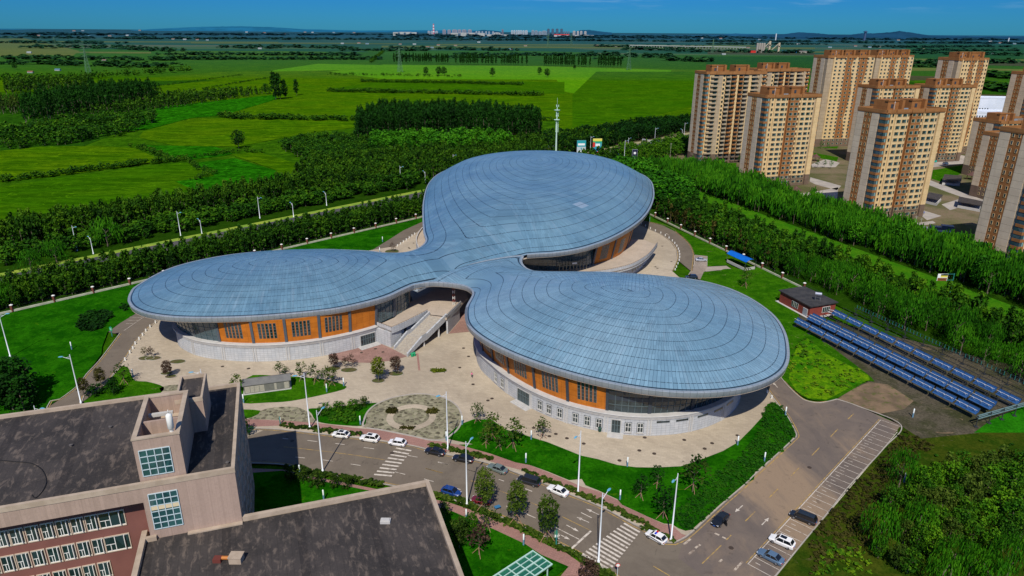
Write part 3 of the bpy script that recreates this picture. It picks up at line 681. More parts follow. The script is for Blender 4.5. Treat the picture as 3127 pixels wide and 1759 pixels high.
stair = mb.build('staircase', mat('stair_stone', (.42,.38,.31), (.34,.30,.25), 1.5, rough=.85), centre)
for a0, a1, sg in ((bl, tl, -1), (br, tr, 1)):
    w = np.array(br-bl); w = w/np.linalg.norm(w)*sg*.55
    pts = [(0,0),(.36,ZF*.5),(.47,ZF*.5),(1,ZF)]; mb = MB()
    for (t0, z0), (t1, z1) in zip(pts, pts[1:]):
        p, q = a0+(a1-a0)*t0, a0+(a1-a0)*t1; lo0, lo1 = max(-.0, z0-.9), max(0, z1-.9)
        mb.mesh([(*p,lo0),(*(p+w),lo0),(*(p+w),z0+1.05),(*p,z0+1.05),(*q,lo1),(*(q+w),lo1),(*(q+w),z1+1.05),(*q,z1+1.05)], [(0,1,2,3),(7,6,5,4),(0,4,5,1),(1,5,6,2),(2,6,7,3),(3,7,4,0)])
    o = mb.build('stair_wall', STONE, centre); set_run(o, [v[1] for v in mb.v])
for t in (.42,.8):
    mb = MB()
    for p in (bl+(tl-bl)*t, br+(tr-br)*t): mb.box(p[0]-.25,p[1]-.25,0,p[0]+.25,p[1]+.25,ZF*t-.2)
    mb.build('stair_pier', STONE2, centre)
# red and white lattice stay by the terrace corner
mb = MB(); c0 = G(Zg,1400,690,ZF)
for k in range(8):
    z0, z1 = ZF+k*1.0, ZF+k*1.0+1.0; w = .35
    for (a,b) in ((-w,-w),(w,-w),(w,w),(-w,w)): mb.tube((c0[0]+a,c0[1]+b,z0),(c0[0]+a,c0[1]+b,z1),.06,n=4,m=k%2)
    mb.tube((c0[0]-w,c0[1]-w,z0),(c0[0]+w,c0[1]-w,z1),.045,n=4,m=k%2); mb.tube((c0[0]+w,c0[1]-w,z0),(c0[0]-w,c0[1]-w,z1),.045,n=4,m=k%2)
o = mb.build('lattice_mast', [WHITEF, mat('rust_red', (.25,.05,.03))]); tag(o, 'slim white and rust lattice mast standing on the terrace by the stairs', 'lattice mast')
# ---- terrace right of hall B
oB = [G(Zl,1712,1150,6.4), G(Zl,1660,1222,6.4), G(Zl,1590,1290,6.4), G(Zl,1440,1372,6.4), G(Zl,1200,1430,6.4), G(Zl,1040,1449,6.4)]
oB += [(20,232),(8,229),(-8,230),(-20,238)]
dk = spline(oB, 1.)+[(-22,250),(0,252),(26,255),(44,272),(50,285),(56,284)]
mb = MB(); mb.prism(dk, ZF-.5, ZF, 0, bottom=True); mb.build('terrace', [DECK], centre)
parapet(oB[::-1])
inner = offs(spline(oB[::-1], 1.), -2.6)
o = strip('terrace_base', inner, [(0,0),(0,ZF-.5)], STONE, centre)
S_ = arclen(inner)
for k in range(9):
    mb = MB(); lean_box(mb, inner, S_[-1]-5-2.6*k, 1.2, 1.3, 3.8, 0, 0, .04, 0); mb.build('window', GLASS, centre)
# small terrace seen past the left side of hall B
oL = P(Zv, [(1880,370),(1800,480),(1760,590),(1770,690),(1800,770)], 5.6)+[(-32,238)]
strip('parapet', spline(oL[::-1], 1.), [(0,3.5),(0,6.2),(-.4,6.2),(-.4,3.5)], STONE2, centre)
mb = MB(); mb.prism(spline(oL, 1.)+[(-26,242),(-24,262)], ZF-.6, ZF-.1, bottom=True); mb.build('terrace', DECK, centre)
# ------------------------------------------------------------------ paving, roads, lawns
def pave_mat(name, c1, c2, c3, bw, bh, rot=0., joint=.35, big=.03, rough=.85):
    m, nt, b = newmat(name); p = pos(nt)
    mp = nd(nt, 'ShaderNodeMapping'); mp.inputs['Rotation'].default_value = (0,0,rot); nt.links.new(p, mp.inputs[0])
    br = nd(nt, 'ShaderNodeTexBrick'); nt.links.new(mp.outputs[0], br.inputs['Vector']); br.inputs['Scale'].default_value = 1
    br.inputs['Brick Width'].default_value = bw; br.inputs['Row Height'].default_value = bh; br.inputs['Mortar Size'].default_value = .03
    br.inputs['Color1'].default_value = (1,1,1,1); br.inputs['Color2'].default_value = (.86,.86,.86,1); br.inputs['Mortar'].default_value = (joint,)*3+(1,)
    c = mixc(nt, sstep(nt, noise(nt, p, big, 5, .6, .6), .40, .60), c1, c2)
    c = mixc(nt, mth(nt, 'MULTIPLY', sstep(nt, noise(nt, p, big*4, 6, .75, 1.), .48, .72), .38), c, c3)
    c = mixc(nt, 1., c, br.outputs['Color'], 'MULTIPLY')
    c = mixc(nt, mth(nt, 'MULTIPLY', sstep(nt, noise(nt, p, 3., 3, .7), .4, .7), .18), c, tuple(x*.45 for x in c1))
    nt.links.new(c, b.inputs['Base Color']); b.inputs['Roughness'].default_value = rough; b.inputs['Specular IOR Level'].default_value = .15
    return m
PLAZA = pave_mat('plaza_paving', (.49,.415,.31), (.40,.335,.25), (.29,.24,.18), 1.2, .6, .3, .8)
PINK = pave_mat('pink_paving', (.36,.20,.165), (.32,.175,.145), (.27,.16,.13), .8, .4, -.4, .7, .08)
PINK2 = pave_mat('pink_slabs', (.34,.205,.17), (.29,.17,.14), (.24,.15,.12), 1.8, .9, -.3, .5, .15)
def road_mat(name, c1, c2, dust, amt=.5, scale=.035):
    m, nt, b = newmat(name); p = pos(nt)
    c = mixc(nt, sstep(nt, noise(nt, p, .12, 5, .7, .8), .35, .65), c1, c2)
    mp = nd(nt, 'ShaderNodeMapping'); mp.inputs['Rotation'].default_value = (0,0,.4); mp.inputs['Scale'].default_value = (1,.35,1); nt.links.new(p, mp.inputs[0])
    c = mixc(nt, mth(nt, 'MULTIPLY', sstep(nt, noise(nt, mp.outputs[0], scale, 6, .62, 1.2), .45, .62), amt), c, dust)
    c = mixc(nt, mth(nt, 'MULTIPLY', sstep(nt, noise(nt, mp.outputs[0], .5, 5, .75, 2.5), .56, .7), .35), c, tuple(x*.6 for x in c1))
    c = mixc(nt, mth(nt, 'MULTIPLY', sstep(nt, noise(nt, p, 6., 2, .8), .3, .7), .15), c, (.05,.045,.04))
    c = mixc(nt, mth(nt, 'MULTIPLY', sstep(nt, noise(nt, p, .33, 5, .7, .5), .60, .68), .4), c, (.05,.042,.036))
    nt.links.new(c, b.inputs['Base Color']); b.inputs['Roughness'].default_value = .9; b.inputs['Specular IOR Level'].default_value = .15
    return m
ASPH = road_mat('asphalt', (.14,.115,.088), (.175,.145,.11), (.19,.15,.115), .35)
ASPH2 = road_mat('dusty_asphalt', (.135,.11,.095), (.17,.135,.11), (.30,.215,.14), .85, .05)
ASPHD = road_mat('dark_asphalt', (.06,.06,.065), (.075,.075,.078), (.12,.11,.09), .3)
def lawn_mat(name, c1, c2, c3, dry=(.10,.17,.01), dryamt=.35, s=.15):
    m, nt, b = newmat(name); p = pos(nt)
    c = mixc(nt, sstep(nt, noise(nt, p, s, 5, .65), .38, .62), c1, c2)
    c = mixc(nt, mth(nt, 'MULTIPLY', sstep(nt, noise(nt, p, 1.6, 6, .85), .42, .66), .85), c, c3)
    c = mixc(nt, mth(nt, 'MULTIPLY', sstep(nt, noise(nt, p, .35, 6, .8, .8), .50, .64), .55), c, tuple(x*1.35 for x in c2))
    mp = nd(nt, 'ShaderNodeMapping'); mp.inputs['Scale'].default_value = (1,2.2,1); nt.links.new(p, mp.inputs[0])
    c = mixc(nt, mth(nt, 'MULTIPLY', sstep(nt, noise(nt, mp.outputs[0], .22, 6, .7, 1.5), .62, .70), dryamt), c, dry)
    nt.links.new(c, b.inputs['Base Color']); b.inputs['Roughness'].default_value = .95; b.inputs['Specular IOR Level'].default_value = 0
    bn = nd(nt, 'ShaderNodeBump'); bn.inputs['Strength'].default_value = .6; bn.inputs['Distance'].default_value = .15
    nt.links.new(noise(nt, p, 2.5, 5, .8), bn.inputs['Height']); nt.links.new(bn.outputs[0], b.inputs['Normal'])
    return m
LAWN = lawn_mat('lawn', (.006,.065,.001), (.018,.120,.002), (.003,.036,.001), dry=(.08,.17,.004), dryamt=.5)
LAWN2 = lawn_mat('lawn_young', (.018,.09,.002), (.040,.14,.003), (.008,.045,.001), dry=(.19,.14,.07), dryamt=.8)
LAWN3 = lawn_mat('lawn_bright', (.025,.14,.003), (.12,.24,.004), (.008,.07,.002), dry=(.15,.24,.005), dryamt=.8, s=.08)
ROUGH = lawn_mat('rough_ground', (.02,.05,.003), (.05,.065,.006), (.012,.03,.002), dry=(.13,.10,.05), dryamt=.6)
SOIL = mat('soil', (.20,.135,.08), (.12,.085,.05), .2, rough=1, col3=(.08,.09,.02), scale3=.6)
YEL = mat('yellow_line', (.44,.28,.07), (.22,.16,.09), 1.1, rough=.8); WHL = mat('white_line', (.58,.52,.44), (.26,.22,.18), 1.3, rough=.8, sharp=(.45,.7))
KERB = mat('kerb_stone', (.40,.36,.31), (.32,.29,.25), .6, rough=.85)
def ribbon(pl, w0, w1, z, name, m, kind='structure'):
    a = offs(pl, w0); b = offs(pl, w1); mb = MB(); n = len(pl)
    mb.mesh([(x,y,z) for x,y in a]+[(x,y,z) for x,y in b], [(i,i+1,n+i+1,n+i) for i in range(n-1)])
    if n > 1 and w1 > w0: mb.f = [f[::-1] for f in mb.f]
    o = mb.build(name, m); o['kind'] = kind; return o
def up_faces(o):
    for p in o.data.polygons:
        if p.normal.z < 0: p.flip()
def kerb(pl, name='kerb', h=.14, w=.22, m=None):
    return tag(strip(name, pl, [(w/2,0),(w/2,h),(-w/2,h),(-w/2,0)], m or KERB, None, smooth=False), kind='structure')
sheet('plaza', P(Zr,[(2060,165),(1950,250),(1850,350),(1760,460),(1680,590),(1620,680),(1520,790),(1400,960)])+[(-70,128),(-58,141)]+P(Zf,[(180,985),(500,1000),(1000,1055),(1320,1090),(1750,1150),(1960,1200),(2140,1245),(2576,1340)])+P(Zh,[(640,1110),(870,1205),(1130,1310),(1390,1448)])+P(Zk,[(240,1010),(420,1120),(500,1122),(600,1075),(680,1020),(960,760),(1190,560),(1290,460),(1500,270),(1650,130),(1680,90),(1640,0)])+P(Zi,[(560,1300),(460,1170),(375,1055)])+[(75,180),(74,215),(66,240)]+P(Zl,[(1860,1440),(1910,1320),(1900,1220),(1840,1135),(1750,1070),(1640,1020),(1500,955)])+[(56,350),(40,372),(16,385),(-8,380),(-25,370),(-35,350)]+P(Zv,[(1870,350),(1780,430),(1500,620),(1340,720)])+[(-62,283),(-85,262),(-106,243),(-115,225),(-117,210)], .0, PLAZA)
# asphalt: ring road, street, car park
rl = P(Zr,[(1765,75),(1560,200),(1410,312),(1480,330),(1560,335),(1500,415),(1440,495),(1290,690),(1130,860),(1040,985),(920,1090),(780,1190),(610,1300)])+[(-92,128),(-98,118)]
rr = P(Zr,[(2060,165),(1950,250),(1850,350),(1760,460),(1680,590),(1620,680),(1520,800),(1430,930),(1310,1050),(1060,1240)])+[(-85,122),(-90,112)]
sheet('road', rl[:1]+rl+rr[::-1]+[(-124,218),(-131,222)], -.03, ASPH)
bk = P(Zv, [(830,825),(1240,570),(1490,410),(1860,240)]); bi = P(Zv, [(1340,720),(1500,620),(1780,430),(1870,350)])
sheet('road', [(-131,222),(-128,240),(-115,258),(-95,276)]+bk+[(-36,376),(-20,392),(10,402),(40,396),(55,372)]+P(Zl,[(1500,910),(1810,980),(1930,1060),(2030,1150),(2080,1240),(2085,1300),(2070,1440)])+[(84,238),(84,222),(76,222)]+[(70,262)]+P(Zl,[(1910,1320),(1900,1220),(1840,1135),(1750,1070),(1640,1020),(1510,955)])+[(54,348),(40,368),(16,380),(-8,376),(-25,364),(-34,352)]+bi[::-1]+[(-62,283),(-85,262),(-106,243),(-118,222)], -.035, ASPH)
fk = P(Zf,[(0,975),(180,988),(500,1003),(1000,1058),(1320,1093),(1750,1153),(1960,1203),(2140,1248),(2576,1343)])+P(Zh,[(640,1112),(870,1207),(1130,1312),(1390,1450)])+P(Zk,[(240,1012),(420,1125),(500,1127),(600,1080)])
low = P(Ze,[(1560,700),(1650,692),(1900,702),(2100,747),(2573,832)])+P(Zj,[(250,392),(770,560),(930,620),(1110,690),(1290,770),(1420,830),(1560,900),(1740,990),(1940,1090),(2060,1160),(2290,1310),(2400,1390)])
lotL = P(Zk,[(600,1080),(680,1020),(960,760),(1190,560),(1290,460),(1500,270),(1650,130),(1680,90),(1640,0)])+P(Zi,[(560,1300),(460,1170),(375,1055)])
lotR = P(Zi,[(500,965),(560,1040),(640,1120),(720,1175),(850,1195),(990,1165),(1180,1230),(1530,1385)])+P(Zk,[(2525,215),(2200,570),(1990,830),(1740,1130),(1480,1449),(1380,1560)])
sheet('street', fk+[(52,90),(60,66),(60,50)]+[(30,50),(24,66)]+low[::-1]+[(-75,128),(-76,141)], -.02, ASPH)
sheet('car_park', lotL+[(75,180),(80,200),(84,222)]+[(86,200)]+lotR+[(54,66),(44,80),(30,100)], -.012, ASPH2)
for pl in (spline(rl[4:], 2), spline(lotR[:6], 1.)): kerb(pl); ribbon(pl, -.5, -.3, .006, 'road_line', YEL)
kerb(spline(rr, 2)); ribbon(spline(rr, 2), .3, .5, .006, 'road_line', YEL)
ringo = spline(P(Zl,[(1500,910),(1810,980),(1930,1060),(2030,1150),(2080,1240),(2085,1300),(2070,1440)]), 2)
ringi = spline(P(Zl,[(1510,955),(1640,1020),(1750,1070),(1840,1135),(1900,1220),(1910,1320),(1860,1440)]), 2)
for pl, sg in ((ringo, 1), (ringi, -1)): kerb(pl, m=SOIL if sg > 0 else KERB); ribbon(pl, sg*.3-.12, sg*.3+.12, .006, 'road_line', YEL)
fks = spline(fk, 1.5); lows = spline(low, 1.5); kerb(fks); kerb(lows)
ribbon(fks, .45, .65, .008, 'road_line', YEL); ribbon(lows, -.65, -.45, .008, 'road_line', YEL)
lks = spline(lotL, 1.5); kerb(lks); ribbon(lks, .45, .65, .008, 'road_line', YEL)
kerb(spline(lotR[5:], 1.5))
def quadline(a, b, w, z, name, m, mb=None):
    a = np.array(a); b = np.array(b); d = (b-a)/np.linalg.norm(b-a); n = np.array((d[1],-d[0]))*w/2
    q = [(*(a+n),z),(*(b+n),z),(*(b-n),z),(*(a-n),z)]
    if mb is not None: mb.face(q[::-1]); return
    k = MB(); k.face(q[::-1]); o = k.build(name, m); o['kind'] = 'structure'; return o
def dashes(z, prs, w, m, name='road_marking', zz=.01):
    mb = MB()
    for a, b in prs: quadline(G(z,*a), G(z,*b), w, zz, '', None, mb)
    o = mb.build(name, m); up_faces(o); o['kind'] = 'structure'; return o
dashes(Zf, [((525,1090),(580,1097)),((763,1110),(867,1122)),((1040,1140),(1134,1152)),((1322,1180),(1425,1194)),((650,1274),(745,1284)),((920,1302),(1020,1315)),((1195,1343),(1290,1357)),((1755,1258),(1850,1275)),((2050,1325),(2150,1347)),((2330,1395),(2420,1420)),((1630,1420),(1730,1445))], .17, WHL)
dashes(Zf, [((535,1173),(700,1190)),((700,1190),(1000,1225)),((1000,1225),(1250,1258)),((1250,1258),(1530,1302)),((1930,1385),(2100,1430))], .16, YEL)
dashes(Zj, [((185,113),(375,165)),((690,250),(770,272)),((1010,360),(1110,398)),((1340,485),(1450,530)),((1720,655),(2025,805))], .16, YEL)
dashes(Zj, [((320,38),(435,68)),((165,230),(272,260)),((480,320),(575,350)),((635,122),(745,152)),((1005,235),(1065,255)),((1300,340),(1380,370)),((1090,535),(1170,570)),((1225,585),(1420,670)),((1575,740),(1910,910)),((1930,608),(2050,668))], .18, WHL)
dashes(Zj, [((1815,1020),(2040,815))], .42, WHL)
# zebra crossings
zb = MB()
for k in range(9):
    t = k/8.; a = (1640+(1425-1640)*t, 1185+(1445-1185)*t); b = (1790+(1600-1790)*t, 1213+(1460-1213)*t)
    quadline(G(Zf,*a), G(Zf,*b), .48, .012, '', None, zb)
for k in range(13):
    t = k/12.; a = (2412+(1945-2412)*t, 728+(1070-728)*t); b = (2590+(2260-2590)*t, 830+(1253-830)*t)
    quadline(G(Zj,*a), G(Zj,*b), .45, .012, '', None, zb)
o = zb.build('zebra_crossing', WHL); up_faces(o); o['kind'] = 'structure'
def arrow(z, tail, head, name='road_arrow', turn=None):
    a = np.array(G(z,*tail)); b = np.array(G(z,*head)); L = np.linalg.norm(b-a); d = (b-a)/L; n = np.array((d[1],-d[0])); mb = MB()
    P_ = lambda u, v: (*(a+d*u+n*v), .012)
    mb.face([P_(0,-.09),P_(0,.09),P_(L*.62,.09),P_(L*.62,-.09)][::1]); mb.face([P_(L*.6,-.38),P_(L*.6,.38),P_(L,0)])
    if turn: mb.face([P_(L*.1,0),P_(L*.1,turn*.9),P_(L*.25,turn*.9),P_(L*.25,0)]); mb.face([P_(-L*.05,turn*.9),P_(L*.42,turn*.9),P_(L*.18,turn*1.5)])
    o = mb.build(name, WHL); up_faces(o); o['kind'] = 'structure'
for t, h in (((2130,632),(1985,565)),((2020,720),(1878,658)),((1765,748),(1905,822)),((1665,842),(1805,912))): arrow(Zj, t, h, turn=1 if t==(1665,842) else None)
for t, h in (((1162,768),(1088,833)),((1345,957),(1413,888))): arrow(Zk, t, h)
arrow(Zi, (485,1065), (448,1025)); arrow(Zl, (1830,1075), (1797,1052))
dashes(Zk, [((2080,30),(2010,105)),((1900,212),(1828,287)),((1703,408),(1630,483)),((1500,610),(1418,692)),((1282,827),(1187,920)),((1050,1055),(1005,1100)),((955,1152),(770,1330)),((300,1353),(460,1449))], .2, YEL)
dashes(Zi, [((1130,1288),(1083,1333))], .2, YEL)
dashes(Zk, [((660,1090),(595,1145)),((752,1145),(703,1180)),((690,1200),(640,1240)),((890,1035),(935,1055)),((965,1070),(1005,1092)),((1160,1310),(1075,1400)),((965,1290),(935,1315))], .42, mat('worn_line', (.45,.38,.30), (.22,.17,.13), 1.2, rough=.9, sharp=(.45,.55)))
# parking bays
e0, e1 = np.array(G(Zi,1360,1340)), np.array(G(Zk,1210,1335)); f0, f1 = np.array(G(Zi,1530,1385)), np.array(G(Zk,1500,1390))
bay = MB(); quadline(e0, e1, .16, .014, '', None, bay)
L = np.linalg.norm(e1-e0); nb = int(L/2.45); dn = (e1-e0)/L; dp = np.array((-dn[1], dn[0])); dp = dp if dp[0] > 0 else -dp
for i in range(nb+1):
    a = e0+dn*2.45*i
    if 36 <= i <= 0: continue
    quadline(a, a+dp*4.6, .12, .014, '', None, bay)
    if i < nb and i > 2: quadline(a+dn*1.22+dp*.8, a+dn*1.22+dp*1.7, .14, .014, '', None, bay)
quadline(e0+dp*4.65+dn*3, e1+dp*4.65, .12, .014, '', None, bay)
o = bay.build('parking_bay_lines', WHL); up_faces(o); o['kind'] = 'structure'
ribbon([tuple(e0-dp*.35+dn*L*i/20) for i in range(21)], -.08, .08, .012, 'road_line', YEL)
# small bays: left under the roof tip and right by the ring road
dashes(Zr, [((1870,120),(1610,300)),((1845,127),(1690,120)),((1795,165),(1660,162)),((1730,205),(1640,205))], .14, WHL)
sheet('parking_bay', P(Zt,[(440,500),(578,515),(578,635),(500,775),(372,720),(425,640)]), -.006, road_mat('pale_asphalt',(.22,.18,.15),(.30,.24,.19),(.42,.34,.27),.6))
dashes(Zt, [((436,503),(436,600)),((436,600),(415,645)),((445,505),(575,515)),((578,515),(578,630))]+[((440,572+11*k),(570,578+11*k)) for k in range(5)]+[((395,685),(372,720)),((375,718),(470,745))], .13, WHL)
sheet('path', P(Zt,[(578,632),(790,622),(850,660),(690,672),(570,685),(550,682)]), -.003, mat('concrete', (.36,.31,.25), (.30,.26,.21), .5, rough=.9))
# lawns, each a little above the paving
def lawn(z, pts, m=LAWN, zz=.05, sp=2., smooth=True, name='lawn'):
    p = P(z, pts) if z else pts
    return sheet(name, spline(p, sp, True) if smooth else p, zz, m)
rs = rl[::-1]
sheet('lawn', [(-131,222)]+P(Zr,[(1765,75),(1560,200),(1400,315),(1330,500),(1320,600),(1230,720),(1130,850),(1035,978),(915,1083),(775,1183),(605,1295)])+[(-96,120),(-130,118),(-175,140),(-200,180)]+P(Zd,[(0,1190),(410,1095),(885,985),(1130,930)])+[(-128,250),(-118,262),(-100,281)]+P(Zv,[(350,500),(1060,350),(1850,165)])+[(-33,352)]+bk[::-1]+[(-95,275),(-116,256),(-129,238)], -.01, LAWN)
lawn(Zr, [(1590,760),(1660,770),(1700,860),(1760,950),(1900,960),(2090,1010),(2131,1070),(1900,1180),(1100,1260),(1090,1220),(1330,1050),(1440,925)], LAWN2)
lawn(Ze, [(1570,180),(1640,130),(1700,100),(1960,110),(2180,130),(2330,180),(2200,225),(1950,275),(1800,285),(1640,290),(1590,250)], LAWN2)
lawn(Ze, [(1590,335),(1750,340),(1690,385),(1600,390)], LAWN2)
lawn(Zf, [(785,800),(1000,795),(1150,770),(1460,742),(1400,800),(1350,860),(1328,960),(1150,965),(880,930),(810,850)], LAWN, sp=1.)
big = P(Zf,[(2576,905)])+P(Zh,[(370,700),(480,730),(600,770),(700,800),(800,840),(900,880),(960,905),(1100,935),(1250,980),(1400,998),(1550,1000),(1750,990),(1900,940),(2080,870),(2200,800),(2300,700),(2400,590),(2430,500),(2480,488),(2540,520),(2576,560)])
big += P(Zk,[(1640,0),(1668,85),(1630,140),(1480,280),(1280,450),(1270,520),(1180,560),(950,755),(670,1005),(610,1015),(540,990),(480,950),(400,945),(250,880),(100,810),(0,765)])+P(Zh,[(1250,1250),(1100,1180),(1000,1140),(970,1090),(870,1100),(700,1030),(560,980),(450,960),(250,890),(0,820)])+P(Zf,[(2400,1150),(2200,1110),(2120,1085),(2200,1010),(2280,950),(2400,905)])
sheet('lawn', big, .06, LAWN)
lawn(Zi, [(0,70),(180,60),(330,50),(640,215),(490,245),(480,340),(660,440),(640,540),(760,590),(1280,980),(1240,1010),(1040,1130),(920,1180),(740,1160),(640,1095),(560,1020),(505,960),(560,850),(580,700),(540,560),(440,410),(300,290),(120,200),(0,190)], LAWN2, zz=.04)
sheet('lawn', P(Zi, [(660,690),(740,650),(900,780),(1250,960),(1270,1000),(1150,1040),(1000,1120),(900,1170),(740,1155),(640,1090),(580,990),(600,850)]), .055, LAWN3)
sheet('lawn', [(69.5,352)]+P(Zt,[(0,110),(400,290),(780,465),(790,620),(578,628),(582,515),(440,500),(400,400),(280,270),(100,180),(0,150)])+ringo[:1], .03, LAWN2)
lawn(Zt, [(540,690),(850,665),(1170,655),(1600,855),(1380,880),(1340,1010),(1560,1150),(1540,1230),(1400,1300),(1250,1120),(1000,960),(760,850),(500,780)], LAWN2, zz=.035, smooth=False)
# near lawns by the street
sheet('lawn', P(Zj, [(320,560),(500,600),(720,700),(960,800),(1300,960),(1480,1080),(1790,1215),(1650,1320),(400,1400),(230,900)]), .02, LAWN)
sheet('lawn', P(Ze, [(1650,760),(1900,740),(2050,790),(2500,880),(2300,930),(1950,1000),(1640,1060)]), .02, LAWN)
sheet('pavement', P(Zj, [(255,455),(430,490),(640,560),(800,620),(960,680),(1170,780),(1400,890),(1560,980),(1760,1060),(1960,1200),(2100,1321),(1700,1321),(1790,1215),(1480,1080),(1300,960),(960,800),(720,700),(500,600),(310,545)])+[], .012, PINK)
sheet('pavement', P(Ze, [(1560,720),(1650,725),(1900,735),(2150,790),(2573,875),(2573,905),(2500,880),(2050,790),(1900,742),(1640,760)]), .03, PINK)
sheet('pavement', P(Zf,[(0,900),(170,900),(500,915),(830,935),(1250,990),(1500,1010),(2000,1110),(2130,1130),(2576,1215)])+P(Zh,[(250,885),(450,955),(560,980),(700,1035),(870,1105),(970,1150),(1100,1185),(1250,1255),(1400,1320)])+P(Zk,[(0,765),(100,810),(250,880),(400,950),(480,960),(570,1040),(620,1060),(600,1075),(500,1120),(430,1090),(290,1000),(0,850)])+P(Zh,[(1100,1270),(900,1195),(700,1110),(500,1020),(360,985),(0,870)])+P(Zf,[(2130,1220),(1960,1190),(1750,1145),(1320,1075),(900,1015),(500,965),(180,978),(0,970)]), .02, PINK)
# pink forecourt, rubble-stone gardens
sheet('forecourt', P(Zg,[(0,1240),(270,1170),(540,1100),(720,1180),(880,1262),(740,1305),(500,1335),(300,1330),(100,1300)]), .03, PINK2)
sheet('forecourt', P(Zg,[(1340,1012),(1470,860),(1480,770),(1530,775),(1560,900),(1570,990)]), .03, PINK2)
quadline(G(Zg,995,1230), G(Zg,1017,1418), .55, .03, 'paving_strip', PINK)
def rubble_mat():
    m, nt, b = newmat('rubble_paving'); p = pos(nt); v = nd(nt, 'ShaderNodeTexVoronoi', feature='DISTANCE_TO_EDGE'); v.inputs['Scale'].default_value = 1.0; nt.links.new(p, v.inputs['Vector'])
    v2 = nd(nt, 'ShaderNodeTexVoronoi'); v2.inputs['Scale'].default_value = 1.0; nt.links.new(p, v2.inputs['Vector'])
    sp = nd(nt, 'ShaderNodeSeparateColor'); nt.links.new(v2.outputs['Color'], sp.inputs[0])
    c = ramp(nt, sp.outputs[0], [(0,(.07,.06,.035)),(.35,(.16,.14,.09)),(.75,(.30,.27,.18)),(1,(.05,.045,.03))])
    c = mixc(nt, sstep(nt, v.outputs['Distance'], .03, .10), (.23,.22,.13), c)
    nt.links.new(c, b.inputs['Base Color']); b.inputs['Roughness'].default_value = .95
    bn = nd(nt, 'ShaderNodeBump'); bn.inputs['Distance'].default_value = .12; nt.links.new(v.outputs['Distance'], bn.inputs['Height']); nt.links.new(bn.outputs[0], b.inputs['Normal'])
    return m
RUB = rubble_mat()
ring = P(Zf,[(1325,980),(1330,900),(1370,820),(1460,750),(1600,695),(1750,665),(1880,655),(2030,670),(2150,710),(2240,775),(2285,860),(2280,940),(2240,1010),(2180,1060),(2120,1100),(1990,1110),(1800,1070),(1500,1010)])
sheet('rubble_garden', spline(ring, 1, True), .04, RUB); kerb(spline(ring, 1, True), 'garden_edging', .12, .45)
c0 = np.array(G(Zf,1790,880)); rx = (G(Zf,2030,880)[0]-G(Zf,1545,880)[0])/2; ry = (G(Zf,1790,755)[1]-G(Zf,1790,1012)[1])/2
def ell(c, a, b, n=40): return [(c[0]+a*cos(2*pi*i/n), c[1]+b*sin(2*pi*i/n)) for i in range(n)]
sheet('garden_path', ell(c0, rx, ry), .055, PLAZA); sheet('rubble_garden', ell(c0, rx-1.6, ry-2.), .07, RUB)
half = P(Zf,[(190,900),(260,850),(350,805),(470,785),(600,780),(700,795),(780,840),(820,890),(845,935),(600,920),(400,905)])
sheet('rubble_garden', spline(half, 1, True), .045, RUB)
lawn(Ze, [(1070,190),(1100,175),(1200,165),(1200,200),(1080,210)], RUB, name='rubble_garden')
# bare and rough ground around the solar field and the wood
sheet('bare_ground', P(Zi,[(640,470),(700,440),(2576,900),(2800,1200),(2576,1250),(2200,1449),(1700,1500),(1380,1290),(1180,1230),(990,1165),(1060,1100),(1260,1010),(760,600),(600,540)]), .015, lawn_mat('bare_ground', (.045,.05,.02), (.10,.085,.06), (.03,.028,.02), dry=(.22,.15,.09), dryamt=.8, s=.09))
sheet('rough_ground', lotR[7:]+[(56,50),(200,50),(240,140),(170,160)]+P(Zi,[(2576,1250),(2200,1449),(1700,1500),(1530,1385)]), -.002, ROUGH)
sheet('bare_ground', P(Zi,[(1000,1160),(1100,1090),(1260,1020),(1420,1040),(1640,1180),(1560,1250),(1350,1290),(1180,1225)]), .03, SOIL)
sheet('grass_bank', P(Zi,[(2150,1449),(2300,1340),(2576,1220),(2900,1300),(2800,1449)]), .03, lawn_mat('bank', (.012,.12,.003), (.02,.17,.004), (.005,.06,.002)))
BELT = lawn_mat('belt_floor', (.012,.045,.002), (.02,.06,.003), (.006,.02,.001), dryamt=.2)
sheet('belt_floor', [(-230,150)]+[(-167,210),(-144,235),(-83,300),(-46,339),(-30,356),(60,452)]+[(-20,560),(-250,330)], -.015, BELT)
sheet('belt_floor', [(62,372),(69,349),(106,242),(115,216),(134,162),(150,120),(240,90),(300,150),(205,245),(174,345),(150,440),(110,470)], -.012, BELT)
# roads beyond the trees
def O_(s, n): return (-144+.684*s-.729*n, 235+.729*s+.684*n)
sheet('road', [O_(-90,33),O_(250,35),O_(620,38),O_(620,62),O_(320,60),O_(200,46),O_(-90,44)], .0, ASPHD)
sheet('road_verge', [O_(-90,44),O_(200,46),O_(320,60),O_(320,64),O_(190,50.5),O_(-90,48)], .01, mat('dry_verge', (.26,.33,.03), (.14,.26,.02), .2, rough=1))
sheet('road_verge', [O_(320,62),O_(620,62),O_(620,68),O_(320,68)], .01, mat('pale_verge', (.33,.28,.17), (.25,.24,.10), .2, rough=1))
mb = MB()
for s in range(200, 600, 12):
    for n in (50, 56): quadline(O_(s,n), O_(s+5,n), .25, .03, '', None, mb)
o = mb.build('road_marking', WHL); up_faces(o); o['kind'] = 'structure'
def Q_(s, n): return (106+.327*s+.945*n, 242-.945*s+.327*n)
sheet('path', [Q_(-170,46),Q_(190,46),Q_(190,58),Q_(-170,58)], .0, lawn_mat('green_ride', (.03,.14,.004), (.055,.17,.005), (.015,.08,.003), dry=(.16,.17,.04), dryamt=.6))
